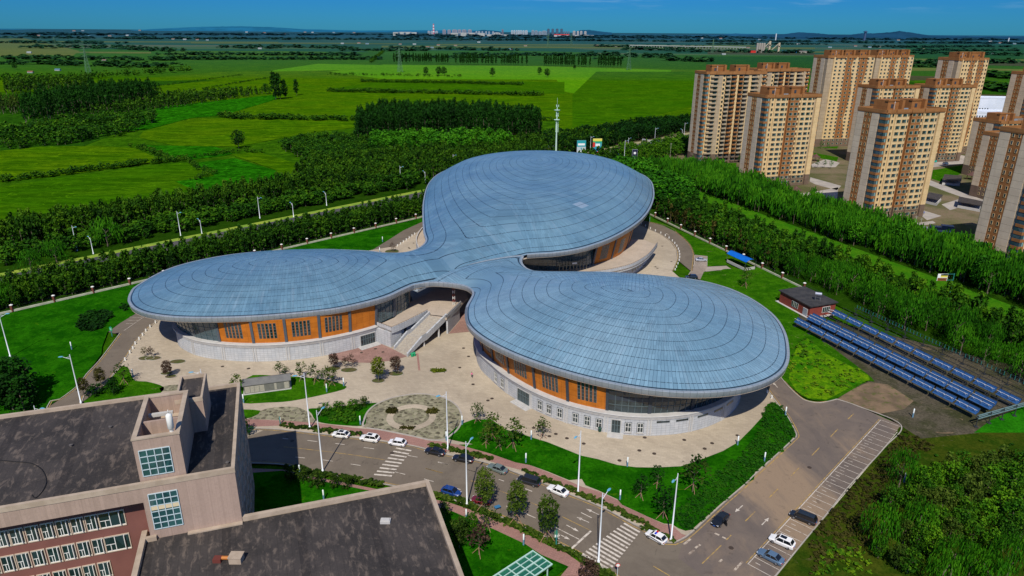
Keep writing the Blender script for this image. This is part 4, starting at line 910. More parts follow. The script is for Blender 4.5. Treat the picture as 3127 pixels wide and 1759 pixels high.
# housing estate ground
EST = lawn_mat('estate_ground', (.20,.155,.10), (.075,.09,.03), (.12,.09,.055), dry=(.26,.21,.15), dryamt=.7, s=.03)
sheet('estate_ground', [Q_(-330,92),Q_(190,86),(330,60),(520,300),(560,760),(250,760),(90,640)], -.01, EST)
for pts in ([(1085,1100),(1300,1160),(1270,1190),(1120,1150),(1080,1130)], [(1120,1200),(1280,1170),(1270,1270),(1160,1330),(1020,1260),(960,1220)], [(1090,1010),(1200,970),(1290,1000),(1260,1030),(1100,1030)], [(1920,1120),(2080,1180),(2380,1290),(2380,1320),(2060,1210),(1900,1150)], [(1870,1330),(2000,1370),(1900,1400),(1860,1370)], [(1640,1440),(1940,1405),(1960,1420),(1700,1470)], [(2140,945),(2200,960),(2200,1000),(1940,1030),(1930,1000)], [(2000,1290),(2130,1250),(2160,1300),(2060,1330)]):
    sheet('path', P(Zc, pts), .01, mat('estate_paving', (.40,.36,.31), (.30,.27,.24), .1, rough=.9))
for pts in ([(1120,860),(1300,860),(1270,900),(1130,890)], [(1110,930),(1280,960),(1270,990),(1110,960)], [(1940,1050),(2180,1010),(2180,1060),(1990,1130),(1930,1110)], [(2160,840),(2230,850),(2210,930),(2150,900)], [(150,960),(250,1000),(570,1000),(560,1100),(330,1040)]):
    sheet('lawn', P(Zc, pts), .02, LAWN2)
# ------------------------------------------------------------------ housing towers
def siding(name, c1, c2, h=2.9, jd=.55):
    m, nt, b = newmat(name); p = pos(nt); sp = nd(nt, 'ShaderNodeSeparateXYZ'); nt.links.new(p, sp.inputs[0])
    f = mth(nt, 'FRACT', mth(nt, 'DIVIDE', sp.outputs[2], h))
    c = mixc(nt, sstep(nt, noise(nt, p, .25, 4), .35, .65), c1, c2)
    mp = nd(nt, 'ShaderNodeMapping'); mp.inputs['Scale'].default_value = (1.2,1.2,.07); nt.links.new(p, mp.inputs[0])
    c = mixc(nt, mth(nt, 'MULTIPLY', sstep(nt, noise(nt, mp.outputs[0], 1., 4), .45, .75), .28), c, tuple(x*.55 for x in c1))
    c = mixc(nt, mth(nt, 'MULTIPLY', mth(nt, 'LESS_THAN', f, .06), jd), c, tuple(x*.4 for x in c1))
    nt.links.new(c, b.inputs['Base Color']); b.inputs['Roughness'].default_value = .85; b.inputs['Specular IOR Level'].default_value = .15
    return m
CREAM = siding('cream_render', (.64,.475,.25), (.57,.415,.21), jd=.3); BRN = siding('brown_render', (.30,.13,.043), (.25,.105,.035), jd=.4)
TAN = siding('tan_siding', (.40,.32,.215), (.34,.27,.18)); BASEM = siding('umber_base', (.165,.115,.085), (.14,.10,.07)); ROOFD = mat('roof_felt', (.12,.10,.085), (.20,.16,.12), .2, rough=.95)
SIDE = siding('sun_painted_siding', (.62,.51,.36), (.54,.44,.31)); TCAP = siding('brown_parapet', (.31,.145,.052), (.26,.12,.042), h=50)  # end-wall siding is tan painted paler, standing in for sunlight on it
WTEAL = mat('teal_frame', (.20,.34,.32), rough=.5)
def win_mesh(w, h, nm='window', open_=True):
    mb = MB(); e = .10
    mb.box(-w/2, -.05, 0, w/2, .05, h, 0)                      # dark glass
    for a, b, c, d in ((-w/2-e,-e,w/2+e,0),(-w/2-e,h,w/2+e,h+e*.6),(-w/2-e,0,-w/2,h),(w/2,0,w/2+e,h)): mb.box(a, -.10, b, c, .04, d, 2)
    if w > 1.4:
        mb.box(w*.22, -.09, 0, w*.22+.09, .0, h, 1); mb.box(w*.22, -.09, h*.5, w/2, .0, h*.5+.08, 1); mb.box(w/2-.16, -.08, 0, w/2, .0, h, 1)
    return mb.data(nm, [GLASS, WTEAL, CREAM if w > .8 else BRN])
WM = {}
def wmesh(w, h):
    k = (round(w,2), round(h,2))
    if k not in WM: WM[k] = win_mesh(*k)
    return WM[k]
def tower(name, label, x, y, w, d, n, style='S', rz=-6., ht=None, fh=2.9, nb=2, boxes=((.12,.34),(.52,.72)), mirror=False, cat='apartment tower', grp=None, limit=100, side='L'):
    rz += 5
    t = thing(name, label, cat, (x,y,0), radians(rz), grp)
    ztop = n*fh+.9; zb = nb*fh+.6
    wins = []        # (x, y, z, rot, w, h)
    blk = MB(); ms = [CREAM, BRN, TAN, BASEM, ROOFD, TCAP, SIDE]
    def col(x0, x1, y0, y1, m, z1=ztop):
        blk.box(x0, y0, 0, x1, y1, zb, 3); blk.box(x0, y0, zb, x1, y1, z1, m)
    u = w/34.
    if style in 'SB':
        segs = [(0,3.0,.0,2),(3.0,5.4,-.35,0),(5.4,12.2,-.9,0),(12.2,13.6,-.35,0),(13.6,14.8,.5,1),(14.8,20.4,-.6,1),(20.4,21.7,-.3,0),(21.7,28.4,-.9,0),(28.4,30.0,-.35,0),(30.0,31.2,.4,2),(31.2,34,-.35,0)]
        if style == 'B': segs = [(0,4.2,0,0),(4.2,7.,.1,0),(7.,9.2,-.4,2),(9.2,11,-.1,0),(11,17,.4,0),(17,18.2,-.5,0),(18.2,24,.4,0),(24,25.4,-.5,0),(25.4,30.,.3,0),(30,31.4,-.4,2),(31.4,34,0,0)]
        for a, b, yo, m in segs: col(a*u, b*u, yo, d*.5, m)
        wl = [(4.2,-.35,1.,1.5),(7.3,-.9,2.3,1.55),(10.4,-.9,2.3,1.55),(12.9,-.35,1.,1.5),(16.0,-.6,1.9,1.55),(18.9,-.6,1.9,1.55),(21.0,-.3,.9,1.5),(23.4,-.9,2.3,1.55),(26.6,-.9,2.3,1.55),(29.2,-.35,1.1,1.5)]
        if style == 'B': wl = [(10.1,-.1,1.,1.5),(5.6,.1,2.2,1.9),(12.5,.4,2.,1.9),(15.3,.4,2.,1.9),(19.7,.4,2.,1.9),(22.4,.4,2.,1.9),(27,.3,2.,1.9),(32.6,0,1.2,1.6)]
        for k in range(n):
            z = .9+k*fh+.85
            for cx, yo, ww, hh in wl: wins.append((cx*u, yo-.02, z if style=='S' else z-.35, 0, ww*u, hh))
    else:        # tall slab: square windows, stepped brown panels
        for a, b, yo, m in [(0,4.2,0,2),(4.2,34,-.6,0)]: col(a*u, b*u, yo, d*.5, m)
        for k in range(n):
            z = .9+k*fh+.85; zz = (abs((k % 14)-7)/7.)
            for j in range(9):
                wins.append(((6.0+3.3*j)*u, -.62, z, 0, 1.5*u, 1.35))
            if k >= nb:
                for c0, wd in ((13.,4.5+3*zz),(22.2,4.2+2.8*(1-zz))): blk.box(c0*u, -.66, k*fh+.9, (c0+wd)*u, -.3, (k+1)*fh+.9, 1)
    blk.box(0, d*.5, 0, w, d, zb, 3); blk.box(0, d*.5, zb, w, d, ztop, 0)
    # end walls: siding with a brown strip and small windows
    for sd in (-1, 1):
        xx = 0 if sd < 0 else w
        for a, b, m in ((.2,.46,6),(.46,.74,1),(.74,.985,6)):
            xo = .14 if m == 6 else .06
            x0_, x1_ = (xx-xo, xx+.05) if sd < 0 else (xx-.05, xx+xo)
            blk.box(x0_, d*a, .0, x1_, d*b, zb, 3); blk.box(x0_, d*a, zb, x1_, d*b, ztop, m)
        if sd < 0:
            for k in range(n):
                for q in (.53,.67): wins.append((xx-.09, d*q, .9+k*fh+.8, -pi/2, .75, 1.4))
    blk.box(.3, .6, ztop, w-.3, d-.3, ztop+.15, 4)
    blk.build('walls', ms, t)
    # parapet with stepped front
    pb = MB(); hp = 2.0
    fr = [(0,1.6,-1.3 if style=='S' else -.2),(1.6,5.4,-.55),(5.4,12.2,-1.15),(12.2,14.4,-.5),(14.4,20.6,-.95),(20.6,21.7,-.5),(21.7,28.6,-1.15),(28.6,31,-.5),(31,34,-.6)]
    for a, b, yo in fr: pb.box(a*u, yo, ztop-.7, b*u, yo+.55 if yo > -.8 else yo+.9, ztop-.7+hp, 0)
    for xx in (-.25, w-.2): pb.box(xx, -.3, ztop-.7, xx+.45, d+.1, ztop-.75+hp, 0)
    pb.box(0, d-.3, ztop-.7, w, d+.15, ztop-.72+hp, 0)
    pb.build('parapet', [TCAP], t)
    for a, b in boxes:
        rb = MB(); x0_, x1_ = a*w, b*w
        rb.box(x0_, d*.22, ztop+.1, x1_, d*.72, ztop+5.2, 0); rb.box(x0_-.3, d*.22-.3, ztop+4.7, x1_+.3, d*.30, ztop+5.5, 0); rb.box(x1_-1.4, d*.10, ztop+.1, x1_+.1, d*.30, ztop+5.4, 0)
        if style == 'T': rb.box(x0_+1.2, d*.21, ztop+1.5, x0_+2.2, d*.215, ztop+2.7, 1); rb.box(x1_-3, d*.21, ztop+2.3, x1_-2, d*.215, ztop+3.5, 1)
        else: rb.box(x0_+2.0, d*.212, ztop+1.6, x0_+3.4, d*.218, ztop+3.4, 1)
        s_ = rb.build('stair_tower', [BRN, DARKM], t)
    ab_ = MB(); ab_.tube((w*.2,d*.15,ztop+.1),(w*.2,d*.15,ztop+5),.07,n=4); ab_.tube((w*.2-.6,d*.15,ztop+4.2),(w*.2+.6,d*.15,ztop+4.2),.05,n=4); ab_.build('aerial', WHITEF, t)
    if style == 'S':
        eq = MB(); eq.box(w*.37, d*.12, ztop+.2, w*.47, d*.3, ztop+.9); eq.tube((w*.38,d*.2,ztop+1.1),(w*.46,d*.2,ztop+1.1),.35); eq.build('roof_tank', mat('galvanised', (.35,.42,.45), rough=.4, metal=.6), t)
    # corner bays: glass with brown bands
    if style in 'SB':
        bays = [(-.5,2.2,-1.3,2.2)] + ([(w-1.0,w+1.1,.6,5.2)] if style=='S' else [])
        for x0_, x1_, y0_, y1_ in bays:
            bm_ = MB(); bm_.box(x0_+.12, y0_+.12, 1., x1_-.12, y1_, ztop-.8, 0)
            for k in range(n+1):
                z = .9+k*fh; m = 1 if k > nb else 2
                bm_.box(x0_, y0_, z-.45, x1_, y1_, z+.75 if k < n else z-.1, m)
                if k < n: bm_.box((x0_+x1_)/2+.2, y0_+.05, z+.75, (x0_+x1_)/2+.75, y0_+.2, z+2.4, 3)
            bm_.build('bay_window', [GLASS2, BRN, BASEM, WTEAL], t)
    if style == 'B':
        dm = mat('balcony_shade', (.07,.05,.04), rough=.9)
        balc = []
        for (a, b, m) in ((2.6,6.6,0),(11.2,13.8,0),(14.3,17,1),(18.4,20.8,1),(21.2,23.9,0),(25.6,29.6,0),(31.6,33.8,1)):
            for k in range(n): balc.append((a*u, b*u, .9+k*fh, m if k >= nb else 2))
        BM_ = {}
        for i, (a, b, z, m) in enumerate(balc):
            key = (round(b-a,2), m)
            if key not in BM_:
                q = MB(); ww = b-a; q.box(0,-1.15,-.12,ww,.6,.03); q.box(0,-1.2,0,ww,-1.05,.95); q.box(0,-1.1,0,.12,.3,.9); q.box(ww-.12,-1.1,0,ww,.3,.9)
                BM_[key] = q.data('balcony', [(TAN if m == 0 else BRN) if m < 2 else BASEM])
            if i < limit: obj('balcony', BM_[key], t, (a, 0, z))
        if len(balc) > limit:
            q = MB()
            for a, b, z, m in balc[limit:]: q.box(a,-1.2,z-.12,b,-1.05,z+.95,m); q.box(a,-1.15,z-.13,b,.6,z+.02,m)
            q.build('balconies', [TAN, BRN, BASEM], t)['kind'] = 'stuff'
    # windows: nearest hundred one by one, the rest together
    random.shuffle(wins) if False else None
    wins.sort(key=lambda q: (q[3] != 0, -q[2]))
    for q in wins[:limit]:
        o = obj('window', wmesh(q[4], q[5]), t, q[:3], q[3])
    if len(wins) > limit:
        mb = MB()
        for q in wins[limit:]:
            c_, s_ = cos(q[3]), sin(q[3]); me = wmesh(q[4], q[5])
            mb.cur = 0; n0 = len(mb.v)
            for v in me.vertices: mb.v.append((q[0]+c_*v.co.x-s_*v.co.y, q[1]+s_*v.co.x+c_*v.co.y, q[2]+v.co.z))
            for pg in me.polygons: mb.f.append(tuple(i+n0 for i in pg.vertices)); mb.m.append(pg.material_index)
        mb.build('windows', [GLASS, WTEAL, CREAM if style != 'B' else TAN], t)['kind'] = 'stuff'
    return t
GRP = 'cream and brown apartment towers'
T_ = lambda lab, *a, **k: tower('apartment_tower', lab, *a, grp=GRP, **k)
T_('cream and brown apartment tower nearest the tree belt, two roof boxes and tan left end', 176, 337.5, 37, 17, 18, rz=14)
T_('cream and brown tower left of the nearest one, its foot hidden in the trees', 146.8, 418, 38, 18, 18, rz=11)
T_('wide balcony-fronted tower farthest left of the estate', 132.5, 499, 46, 17, 21, 'B', rz=8)
T_('balcony-fronted tower half hidden behind the wide left one', 182, 543, 44, 16, 21, 'B', rz=8, boxes=((.14,.34),(.44,.62)))
T_('tallest slab with small square windows and stepped brown panels, left of its twin', 249, 580, 43, 18, 24, 'T', rz=9, boxes=((.12,.34),(.42,.60),(.74,.92)))
T_('tall slab with square windows standing just right of its taller-looking twin', 297, 600, 36, 18, 24, 'T', rz=9, boxes=((.12,.34),(.42,.60),(.74,.92)))
T_('tall slab alone at the right rear of the estate with a notched brown roof', 330, 543, 27, 19, 24, 'T', rz=9, boxes=((.14,.44),(.55,.90)))
T_('apartment tower whose top shows directly behind the nearest tower', 251, 500, 36, 18, 18, rz=9)
T_('apartment tower with shadowed right foot, right behind the nearest tower', 296, 509, 36, 18, 18, rz=9)
T_('low end block with plain tan siding and one roof box, at the right frame edge', 307, 449, 40, 19, 12, rz=10, boxes=((.10,.34),))
T_('tan-sided block stepping forward in front of the low end block', 271, 382, 36, 19, 12, rz=10, boxes=())
T_('close tower cut by the right frame edge, tan end wall with a brown window strip', 197.5, 262, 34, 18, 18, rz=13)
T_('dark brown tower slice at the far right edge behind the white offices', 372, 520, 34, 18, 21, rz=9)
# white office blocks behind
def office(x, y, w, d, h, label, rz):
    t = thing('office_building', label, 'office building', (x,y,0), radians(rz)); wm_ = mat('office_white', (.62,.66,.72), (.55,.6,.67), .1, rough=.7)
    b = MB(); b.box(0,0,0,w,d,h); b.build('walls', wm_, t)
    p = MB(); p.box(-.2,-.2,h,w+.2,.3,h+1); p.box(-.2,d-.3,h,w+.2,d+.2,h+1); p.box(-.2,.3,h,.3,d-.3,h+1); p.box(w-.3,.3,h,w+.2,d-.3,h+1); p.build('parapet', wm_, t)
    g = MB(); nf = int(h/3.6); k = 0
    me = MB(); me.box(-.55,-.05,0,.55,.06,2.6); wme = me.data('window', GLASS)
    for f in range(nf):
        for i in range(int(w/2.6)):
            if k < 100: obj('window', wme, t, (1.8+2.6*i, -.02, .7+3.6*f)); k += 1
        for j in range(int(d/3)): 
            if k < 100: obj('window', wme, t, (-.02, 1.8+3*j, .7+3.6*f), -pi/2); k += 1
    return t
office(470, 730, 42, 30, 13, 'low white office block with narrow upright windows', -8)
office(500, 770, 66, 22, 24, 'taller white office block behind the low white one', -8)
# ------------------------------------------------------------------ school block in the lower left corner
WALLP = pave_mat('mosaic_tile', (.42,.31,.25), (.38,.28,.225), (.35,.26,.21), .5, .5, 0, .85, .1, .7)
MAROON = mat('maroon_render', (.20,.082,.066), (.17,.068,.055), .15, rough=.85); MARD = mat('deep_maroon', (.13,.032,.024), rough=.9)
COPE = mat('coping', (.42,.34,.26), (.34,.27,.20), .5, rough=.85)
def felt_mat():
    m, nt, b = newmat('felt_roof'); p = pos(nt)
    mp = nd(nt, 'ShaderNodeMapping'); mp.inputs['Rotation'].default_value = (0,0,-.36); nt.links.new(p, mp.inputs[0])
    sp = nd(nt, 'ShaderNodeSeparateXYZ'); nt.links.new(mp.outputs[0], sp.inputs[0])
    m1 = nd(nt, 'ShaderNodeMapping'); m1.inputs['Scale'].default_value = (1,.42,1); nt.links.new(mp.outputs[0], m1.inputs[0])
    base = mixc(nt, sstep(nt, noise(nt, p, .12, 5), .35, .65), (.030,.027,.026), (.052,.045,.042))
    patch = sstep(nt, noise(nt, m1.outputs[0], .95, 6, .66, .5), .50, .66)
    c = mixc(nt, mth(nt, 'MULTIPLY', patch, .5), base, (.19,.15,.12))
    ln = mth(nt, 'LESS_THAN', mth(nt, 'FRACT', sp.outputs[0]), .05)
    c = mixc(nt, mth(nt, 'MULTIPLY', ln, .5), c, (.015,.014,.013))
    wd = mth(nt, 'LESS_THAN', mth(nt, 'FRACT', mth(nt,'DIVIDE',sp.outputs[0],11.)), .12)
    c = mixc(nt, mth(nt, 'MULTIPLY', wd, .45), c, (.018,.016,.016))
    c = mixc(nt, mth(nt, 'MULTIPLY', sstep(nt, noise(nt, p, 2.5, 6, .7), .5, .7), .3), c, (.11,.09,.075))
    nt.links.new(c, b.inputs['Base Color']); b.inputs['Roughness'].default_value = .85; b.inputs['Specular IOR Level'].default_value = .25
    bn = nd(nt, 'ShaderNodeBump'); bn.inputs['Strength'].default_value = .5; bn.inputs['Distance'].default_value = .05; nt.links.new(noise(nt, p, 1.5, 5), bn.inputs['Height']); nt.links.new(bn.outputs[0], b.inputs['Normal'])
    return m
FELT = felt_mat()
school = thing('school_building', 'maroon and pinkish school block with flat patchy black roofs, lower left corner', 'school building', (0,0,0))
HR = 24.
c_nr = np.array(G(Ze,1572,722,HR)); c_fr = np.array(G(Ze,1562,148,HR)); fdir = np.array(G(Ze,0,990,HR))-c_nr; fdir /= np.linalg.norm(fdir)
sdir = np.array((-fdir[1], fdir[0])); sdir = sdir if sdir[1] > 0 else -sdir          # towards the rear
dep_r = float((c_fr-c_nr)@sdir)
def U(a, b): q = c_nr+fdir*a+sdir*b; return (float(q[0]), float(q[1]))   # a: leftwards along the front, b: towards the rear
def local(z, x, y, h): q = np.array(G(z,x,y,h))-c_nr; return float(q@fdir), float(q@sdir)

def UB(mb, a0, b0, z0, a1, b1, z1, m=0):
    q = [U(a0,b0),U(a1,b0),U(a1,b1),U(a0,b1)]
    if area(q) < 0: q = q[::-1]
    mb.mesh([(*p,z0) for p in q]+[(*p,z1) for p in q], [(3,2,1,0),(4,5,6,7),(0,1,5,4),(1,2,6,5),(2,3,7,6),(3,0,4,7)], m)
def front_hit(z, x, y, b):
    """where a sight line meets the vertical plane at depth b: (a, height)"""
    p1 = np.array(G(z,x,y,0.)); d = p1-np.array((0,0)); q = c_nr+sdir*b
    t = ((q)@sdir)/(d@sdir); hit = d*t; return float((hit-c_nr)@fdir), H*(1-t)
L_ = 62.; BK = 29.6
mb = MB(); UB(mb, 0,0,0,13.3,BK,HR-.8,0); UB(mb,13.3,2.3,0,L_,BK,HR-.8,1); UB(mb,13.25,.02,20.6,L_,2.4,HR-.8,0)
school_w = mb.build('walls', [WALLP, MAROON], school)
mb = MB(); UB(mb,.5,.5,HR-.8,L_,BK-.5,HR-.62,0); mb.build('roof', FELT, school)
def ringpar(a0, b0, a1, b1, z0, z1, w, nm='parapet', m=None, par=None):
    mb = MB(); UB(mb,a0,b0,z0,a1,b0+w,z1); UB(mb,a0,b1-w,z0,a1,b1,z1+.003); UB(mb,a0,b0+w,z0,a0+w,b1-w,z1+.002); UB(mb,a1-w,b0+w,z0,a1,b1-w,z1+.002); return mb.build(nm, m or COPE, par or school)
ringpar(-.08,-.08,L_,BK+.05,HR-.85,HR,.55)
# stair tower with open top, lift box behind
mb = MB()
for q in ((6.9,.75,13.3,1.25),(6.9,14.0,13.3,14.5),(6.9,1.25,7.4,14.0),(12.8,1.25,13.3,14.0)): UB(mb,q[0],q[1],HR-.7,q[2],q[3],31,0)
UB(mb,7.4,1.25,HR-.6,12.8,14.0,27.6,1); UB(mb,7.4,6.2,27.5,12.8,6.6,30.8,0)
pent = mb.build('stair_tower', [WALLP, COPE], school)
ringpar(6.8,.65,13.4,14.6,31,31.25,.7,'parapet',COPE,pent)
mb = MB(); UB(mb,9.0,10.5,29.2,12.6,11.1,29.7); mb.build('beam', STONE2, pent)
mb = MB(); p = U(*local(Ze,1153,478,31.2)); mb.lathe([(.3,31.2),(.3,31.7),(.46,31.8),(.46,34.0),(.30,34.2),(.05,34.3)], 14, p); mb.tube((p[0],p[1],34.3),(p[0],p[1],34.9),.05,n=5); mb.build('flue', WHITEF, pent, True)
mb = MB(); UB(mb,4.8,13.9,HR-.7,9.0,23.2,29.2,0); lift = mb.build('lift_box', [WALLP], school); ringpar(4.75,13.85,9.05,23.25,29.2,29.9,.35,'parapet',COPE,lift)
mb = MB(); UB(mb,5.15,14.25,29.2,8.65,22.85,29.3); mb.build('roof_felt', FELT, lift)
mb = MB(); UB(mb,9.0,14.8,HR-.7,10.8,16.5,27.2); mb.build('duct_box', COPE, school)
def grid_window(z, corners, b, nx, ny, nm='stair_window', band=None):
    pts = [front_hit(z, x, y, b) for x, y in corners]; a0 = (pts[0][0]+pts[3][0])/2; a1 = (pts[1][0]+pts[2][0])/2; z1 = (pts[0][1]+pts[1][1])/2; z0 = (pts[2][1]+pts[3][1])/2
    if a0 > a1: a0, a1 = a1, a0
    mb = MB(); UB(mb,a0,b-.06,z0,a1,b+.2,z1,0); o = mb.build(nm, [glass_mat('teal_glass',(.01,.05,.055),c2=(.03,.11,.11))], school)
    mb = MB()
    for i in range(nx+1): x = a0+(a1-a0)*i/nx; UB(mb,x-.06,b-.16,z0,x+.06,b,z1,0)
    for j in range(ny+1): zz = z0+(z1-z0)*j/ny; UB(mb,a0,b-.13,zz-.06,a1,b,zz+.06,0)
    mb.build('frame', mat('pale_frame', (.45,.55,.58), rough=.4), o)
    if band: mb = MB(); UB(mb,a0,b-.11,z0+(z1-z0)*band-.35,a1,b,z0+(z1-z0)*band+.35); mb.build('spandrel', mat('cream_panel', (.62,.52,.33), rough=.7), o)
    return a0, a1, z0, z1
print('w1', grid_window(Ze, [(932,610),(1140,577),(1166,748),(962,778)], .75, 4, 4))
print('w2', grid_window(Ze, [(995,902),(1187,868),(1231,1100),(1040,1133)], 0., 4, 6, band=.6))
# office windows set in deep reveals
def swin(w, h):
    re = MB(); d = .28
    for a, b, c, e in ((-w/2-.12,-.15,w/2+.12,0),(-w/2-.12,h,w/2+.12,h+.12),(-w/2-.12,0,-w/2,h),(w/2,0,w/2+.12,h)): re.box(a,-.12,b,c,.1,e)
    return re.data('window', [mat('sill_beige', (.52,.42,.32), rough=.8)]), w, h
def add_win(a, z, w, h, b, i):
    key = (round(w,1), round(h,1)); SW.setdefault(key, swin(*key))
    p = U(a, b-.01); ang = math.atan2(-fdir[1], -fdir[0])
    o = obj('window', SW[key][0], school, (p[0], p[1], z), ang)
    if ('g',)+key not in SW:
        w, h = key; g = MB(); g.box(-w/2, -.03, 0, w/2, .08, h, 0); g.box(-w/2, -.06, 0, w/2, .0, .12, 1); g.box(-w/2,-.06,h-.12,w/2,0,h,1)
        g.box(-w*.1,-.07,0,-w*.1+.1,0,h,1); g.box(-w/2,-.06,h*.45,-w*.1,0,h*.45+.09,1); g.box(w*.3,-.35,.1,w*.3+.09,0,h-.1,1); g.box(-w*.30,-.06,0,-w*.30+.09,0,h*.45,1)
        SW[('g',)+key] = g.data('pane', [GLASS, WHITEF])
    obj('pane', SW[('g',)+key], o)
SW = {}
r1 = [front_hit(Ze, x, y, 2.3) for x, y in ((20,1205),(118,1183),(222,1162),(325,1140),(425,1120),(522,1102),(620,1083),(752,1060))]
r2 = [front_hit(Ze, x, y, 2.3) for x, y in ((62,1370),(162,1347),(265,1325),(368,1300),(468,1282),(568,1262),(665,1240),(790,1222))]
r3 = [front_hit(Ze, x, y, 2.3) for x, y in ((310,1500),(412,1470),(510,1430),(605,1410),(705,1392))]
print('rows', r1[0], r1[1], r1[-1], r2[0], r2[-1], r3)
for row, zz in ((r1, None), (r2, None), (r3, None)):
    zc = sum(p[1] for p in row)/len(row); sp_ = abs(row[1][0]-row[2][0]); n_ = len(row)
    for i, (a, _) in enumerate(row):
        wide = (i == n_-1 and row is not r3)
        add_win(a, zc-1.4, 3.4 if wide else 1.55, 2.7, 2.3, i)
    for k in range(1, 5): add_win(row[0][0]+sp_*k, zc-1.4, 1.55, 2.7, 2.3, k)
# right end wall of the block: strip windows in shade
for k in range(6):
    for z in (3, 7, 11, 15, 19):
        p = U(-.03, 3+4.5*k); ang = math.atan2(sdir[1], sdir[0]); key = (1.6,1.8); SW.setdefault(key, swin(*key)); o = obj('window', SW[key][0], school, (p[0],p[1],z), ang)
# lower wing
LZ = 14.5
mb = MB(); UB(mb,-30.4,-60,0,14.5,0-.02,LZ-.9); UB(mb,-30.4,-.02,0,-.05,.7,LZ-.9); mb.build('wing_walls', [WALLP], school)
mb = MB(); UB(mb,-29.9,-60,LZ-.9,14.0,-.05,LZ-.72); mb.build('wing_roof', FELT, school)
mb = MB(); UB(mb,-30.6,-60,LZ-.92,-29.9,.8,LZ); UB(mb,13.9,-60,LZ-.92,14.7,1.6,LZ); UB(mb,-29.9,.1,LZ-.92,-.05,.82,LZ-.003); UB(mb,-.05,-.75,LZ-.92,8.,-.03,LZ-.5); UB(mb,12.4,-.6,LZ-.92,13.9,.0,LZ-.01)
mb.build('wing_parapet', [COPE], school)
def at_roof(z, x, y, h): return G(z, x, y, h)
p = at_roof(Ze,1590,1345,LZ-.6)
mb = MB(); mb.box(p[0]-.9,p[1]-.7,LZ-.75,p[0]+.9,p[1]+.7,LZ+.35,0); mb.box(p[0]-1.0,p[1]-.8,LZ+.35,p[0]+1.,p[1]+.8,LZ+.45,0); mb.tube((p[0]-.9,p[1]+.1,LZ-.2),(p[0]-2.2,p[1]+.1,LZ-.2),.28,m=1); mb.box(p[0]-3.4,p[1]-.5,LZ-.75,p[0]-2.2,p[1]+.5,LZ-.1,2)
tag(mb.build('roof_fan', [COPE, mat('orange_pipe', (.45,.16,.03), rough=.6), MARD]), 'beige roof fan with orange duct on the lower black roof', 'roof fan')
p = at_roof(D,970,1312,LZ-.6)
mb = MB(); mb.box(p[0]-.8,p[1]-.5,LZ-.75,p[0]+.8,p[1]+.5,LZ-.25,0); mb.box(p[0]-.65,p[1]-.35,LZ-.25,p[0]+.65,p[1]+.35,LZ-.12,0)
tag(mb.build('roof_hatch', [STONE2]), 'pale square roof hatch on the lower black roof near the road', 'roof hatch')
for z, x, y, h in ((Ze,740,455,HR),(Ze,475,575,HR),(Ze,60,700,HR)):
    pass
# pale plinth and porch in the shade to the right of the block
p = U(-3.2, 5); q = U(-6.5, 11)
mb = MB(); UB(mb,-1.5,3.5,0,-.1,12,.6); UB(mb,-6.8,5.,0,-6.5,11.5,1.1); UB(mb,-6.8,4.7,0,-.1,5.,1.1); mb.build('porch', STONE2, school)
# glass canopy at the bottom edge
cz = 4.2
cn = [G(Zj,*q,cz) for q in ((1390,1040),(1605,1190),(1330,1420),(930,1340))]
cn = [np.array(q) for q in cn]; can = thing('glass_canopy', 'green-tinted glass canopy on a pale steel frame by the lawn', 'canopy', (0,0,0))
e1_ = cn[1]-cn[0]; e2_ = (cn[3]-cn[0]); e2_ = e2_/np.linalg.norm(e2_)*18
mg, nt, b = newmat('green_canopy_glass'); b.inputs['Base Color'].default_value = (.03,.19,.13,1); b.inputs['Alpha'].default_value = .6; b.inputs['Roughness'].default_value = .06; b.inputs['Specular IOR Level'].default_value = .9
mb = MB(); mb.face([(*cn[0],cz),(*(cn[0]+e2_),cz),(*(cn[0]+e2_+e1_),cz),(*(cn[0]+e1_),cz)]); o = mb.build('glazing', mg, can); up_faces(o)
SF = mat('canopy_steel', (.36,.52,.47), rough=.4); mb = MB()
for i in range(5): p = cn[0]+e1_*i/4; mb.tube((*p,cz+.08),(*(p+e2_),cz+.08),.09 if i%2 else .16,n=5)
for i in range(10): p = cn[0]+e2_*i/9; mb.tube((*p,cz+.02),(*(p+e1_),cz+.02),.12,n=5)
mb.build('frame', SF, can)
for i in (0,1):
    for j in (0,.5,1):
        p = cn[0]+e1_*(.08+.84*i)+e2_*(.04+.9*j); mb = MB(); mb.tube((*p,0),(*p,cz),.14,n=8); mb.build('post', SF, can)

mb = MB(); pth = spline([G(Ze,*q,HR-.55) for q in ((0,672),(90,680),(200,690),(265,720),(300,765),(312,820),(285,880),(240,925),(215,905))], .8)
for a, b in zip(pth, pth[1:]): mb.tube((*a,HR-.55),(*b,HR-.55),.07,n=5,cap=False)
tag(mb.build('roof_cable', mat('black_cable', (.01,.01,.01), rough=.7)), 'black cable looping across the left part of the upper school roof', 'cable')
for i, (x, y) in enumerate(((742,455),(478,578),(1528,695))):
    p = G(Ze,x,y,HR-.6); mb = MB(); mb.lathe([(.22,HR-.62),(.22,HR-.3),(.3,HR-.28),(.05,HR-.2)],10,p); tag(mb.build('roof_vent', mat('vent_grey', (.10,.09,.085), rough=.7)), ['small round vent on the upper school roof left of the stair tower','second small round vent, in the middle of the upper school roof','small round drain cover in the roof corner beside the stair tower'][i], 'roof vent')
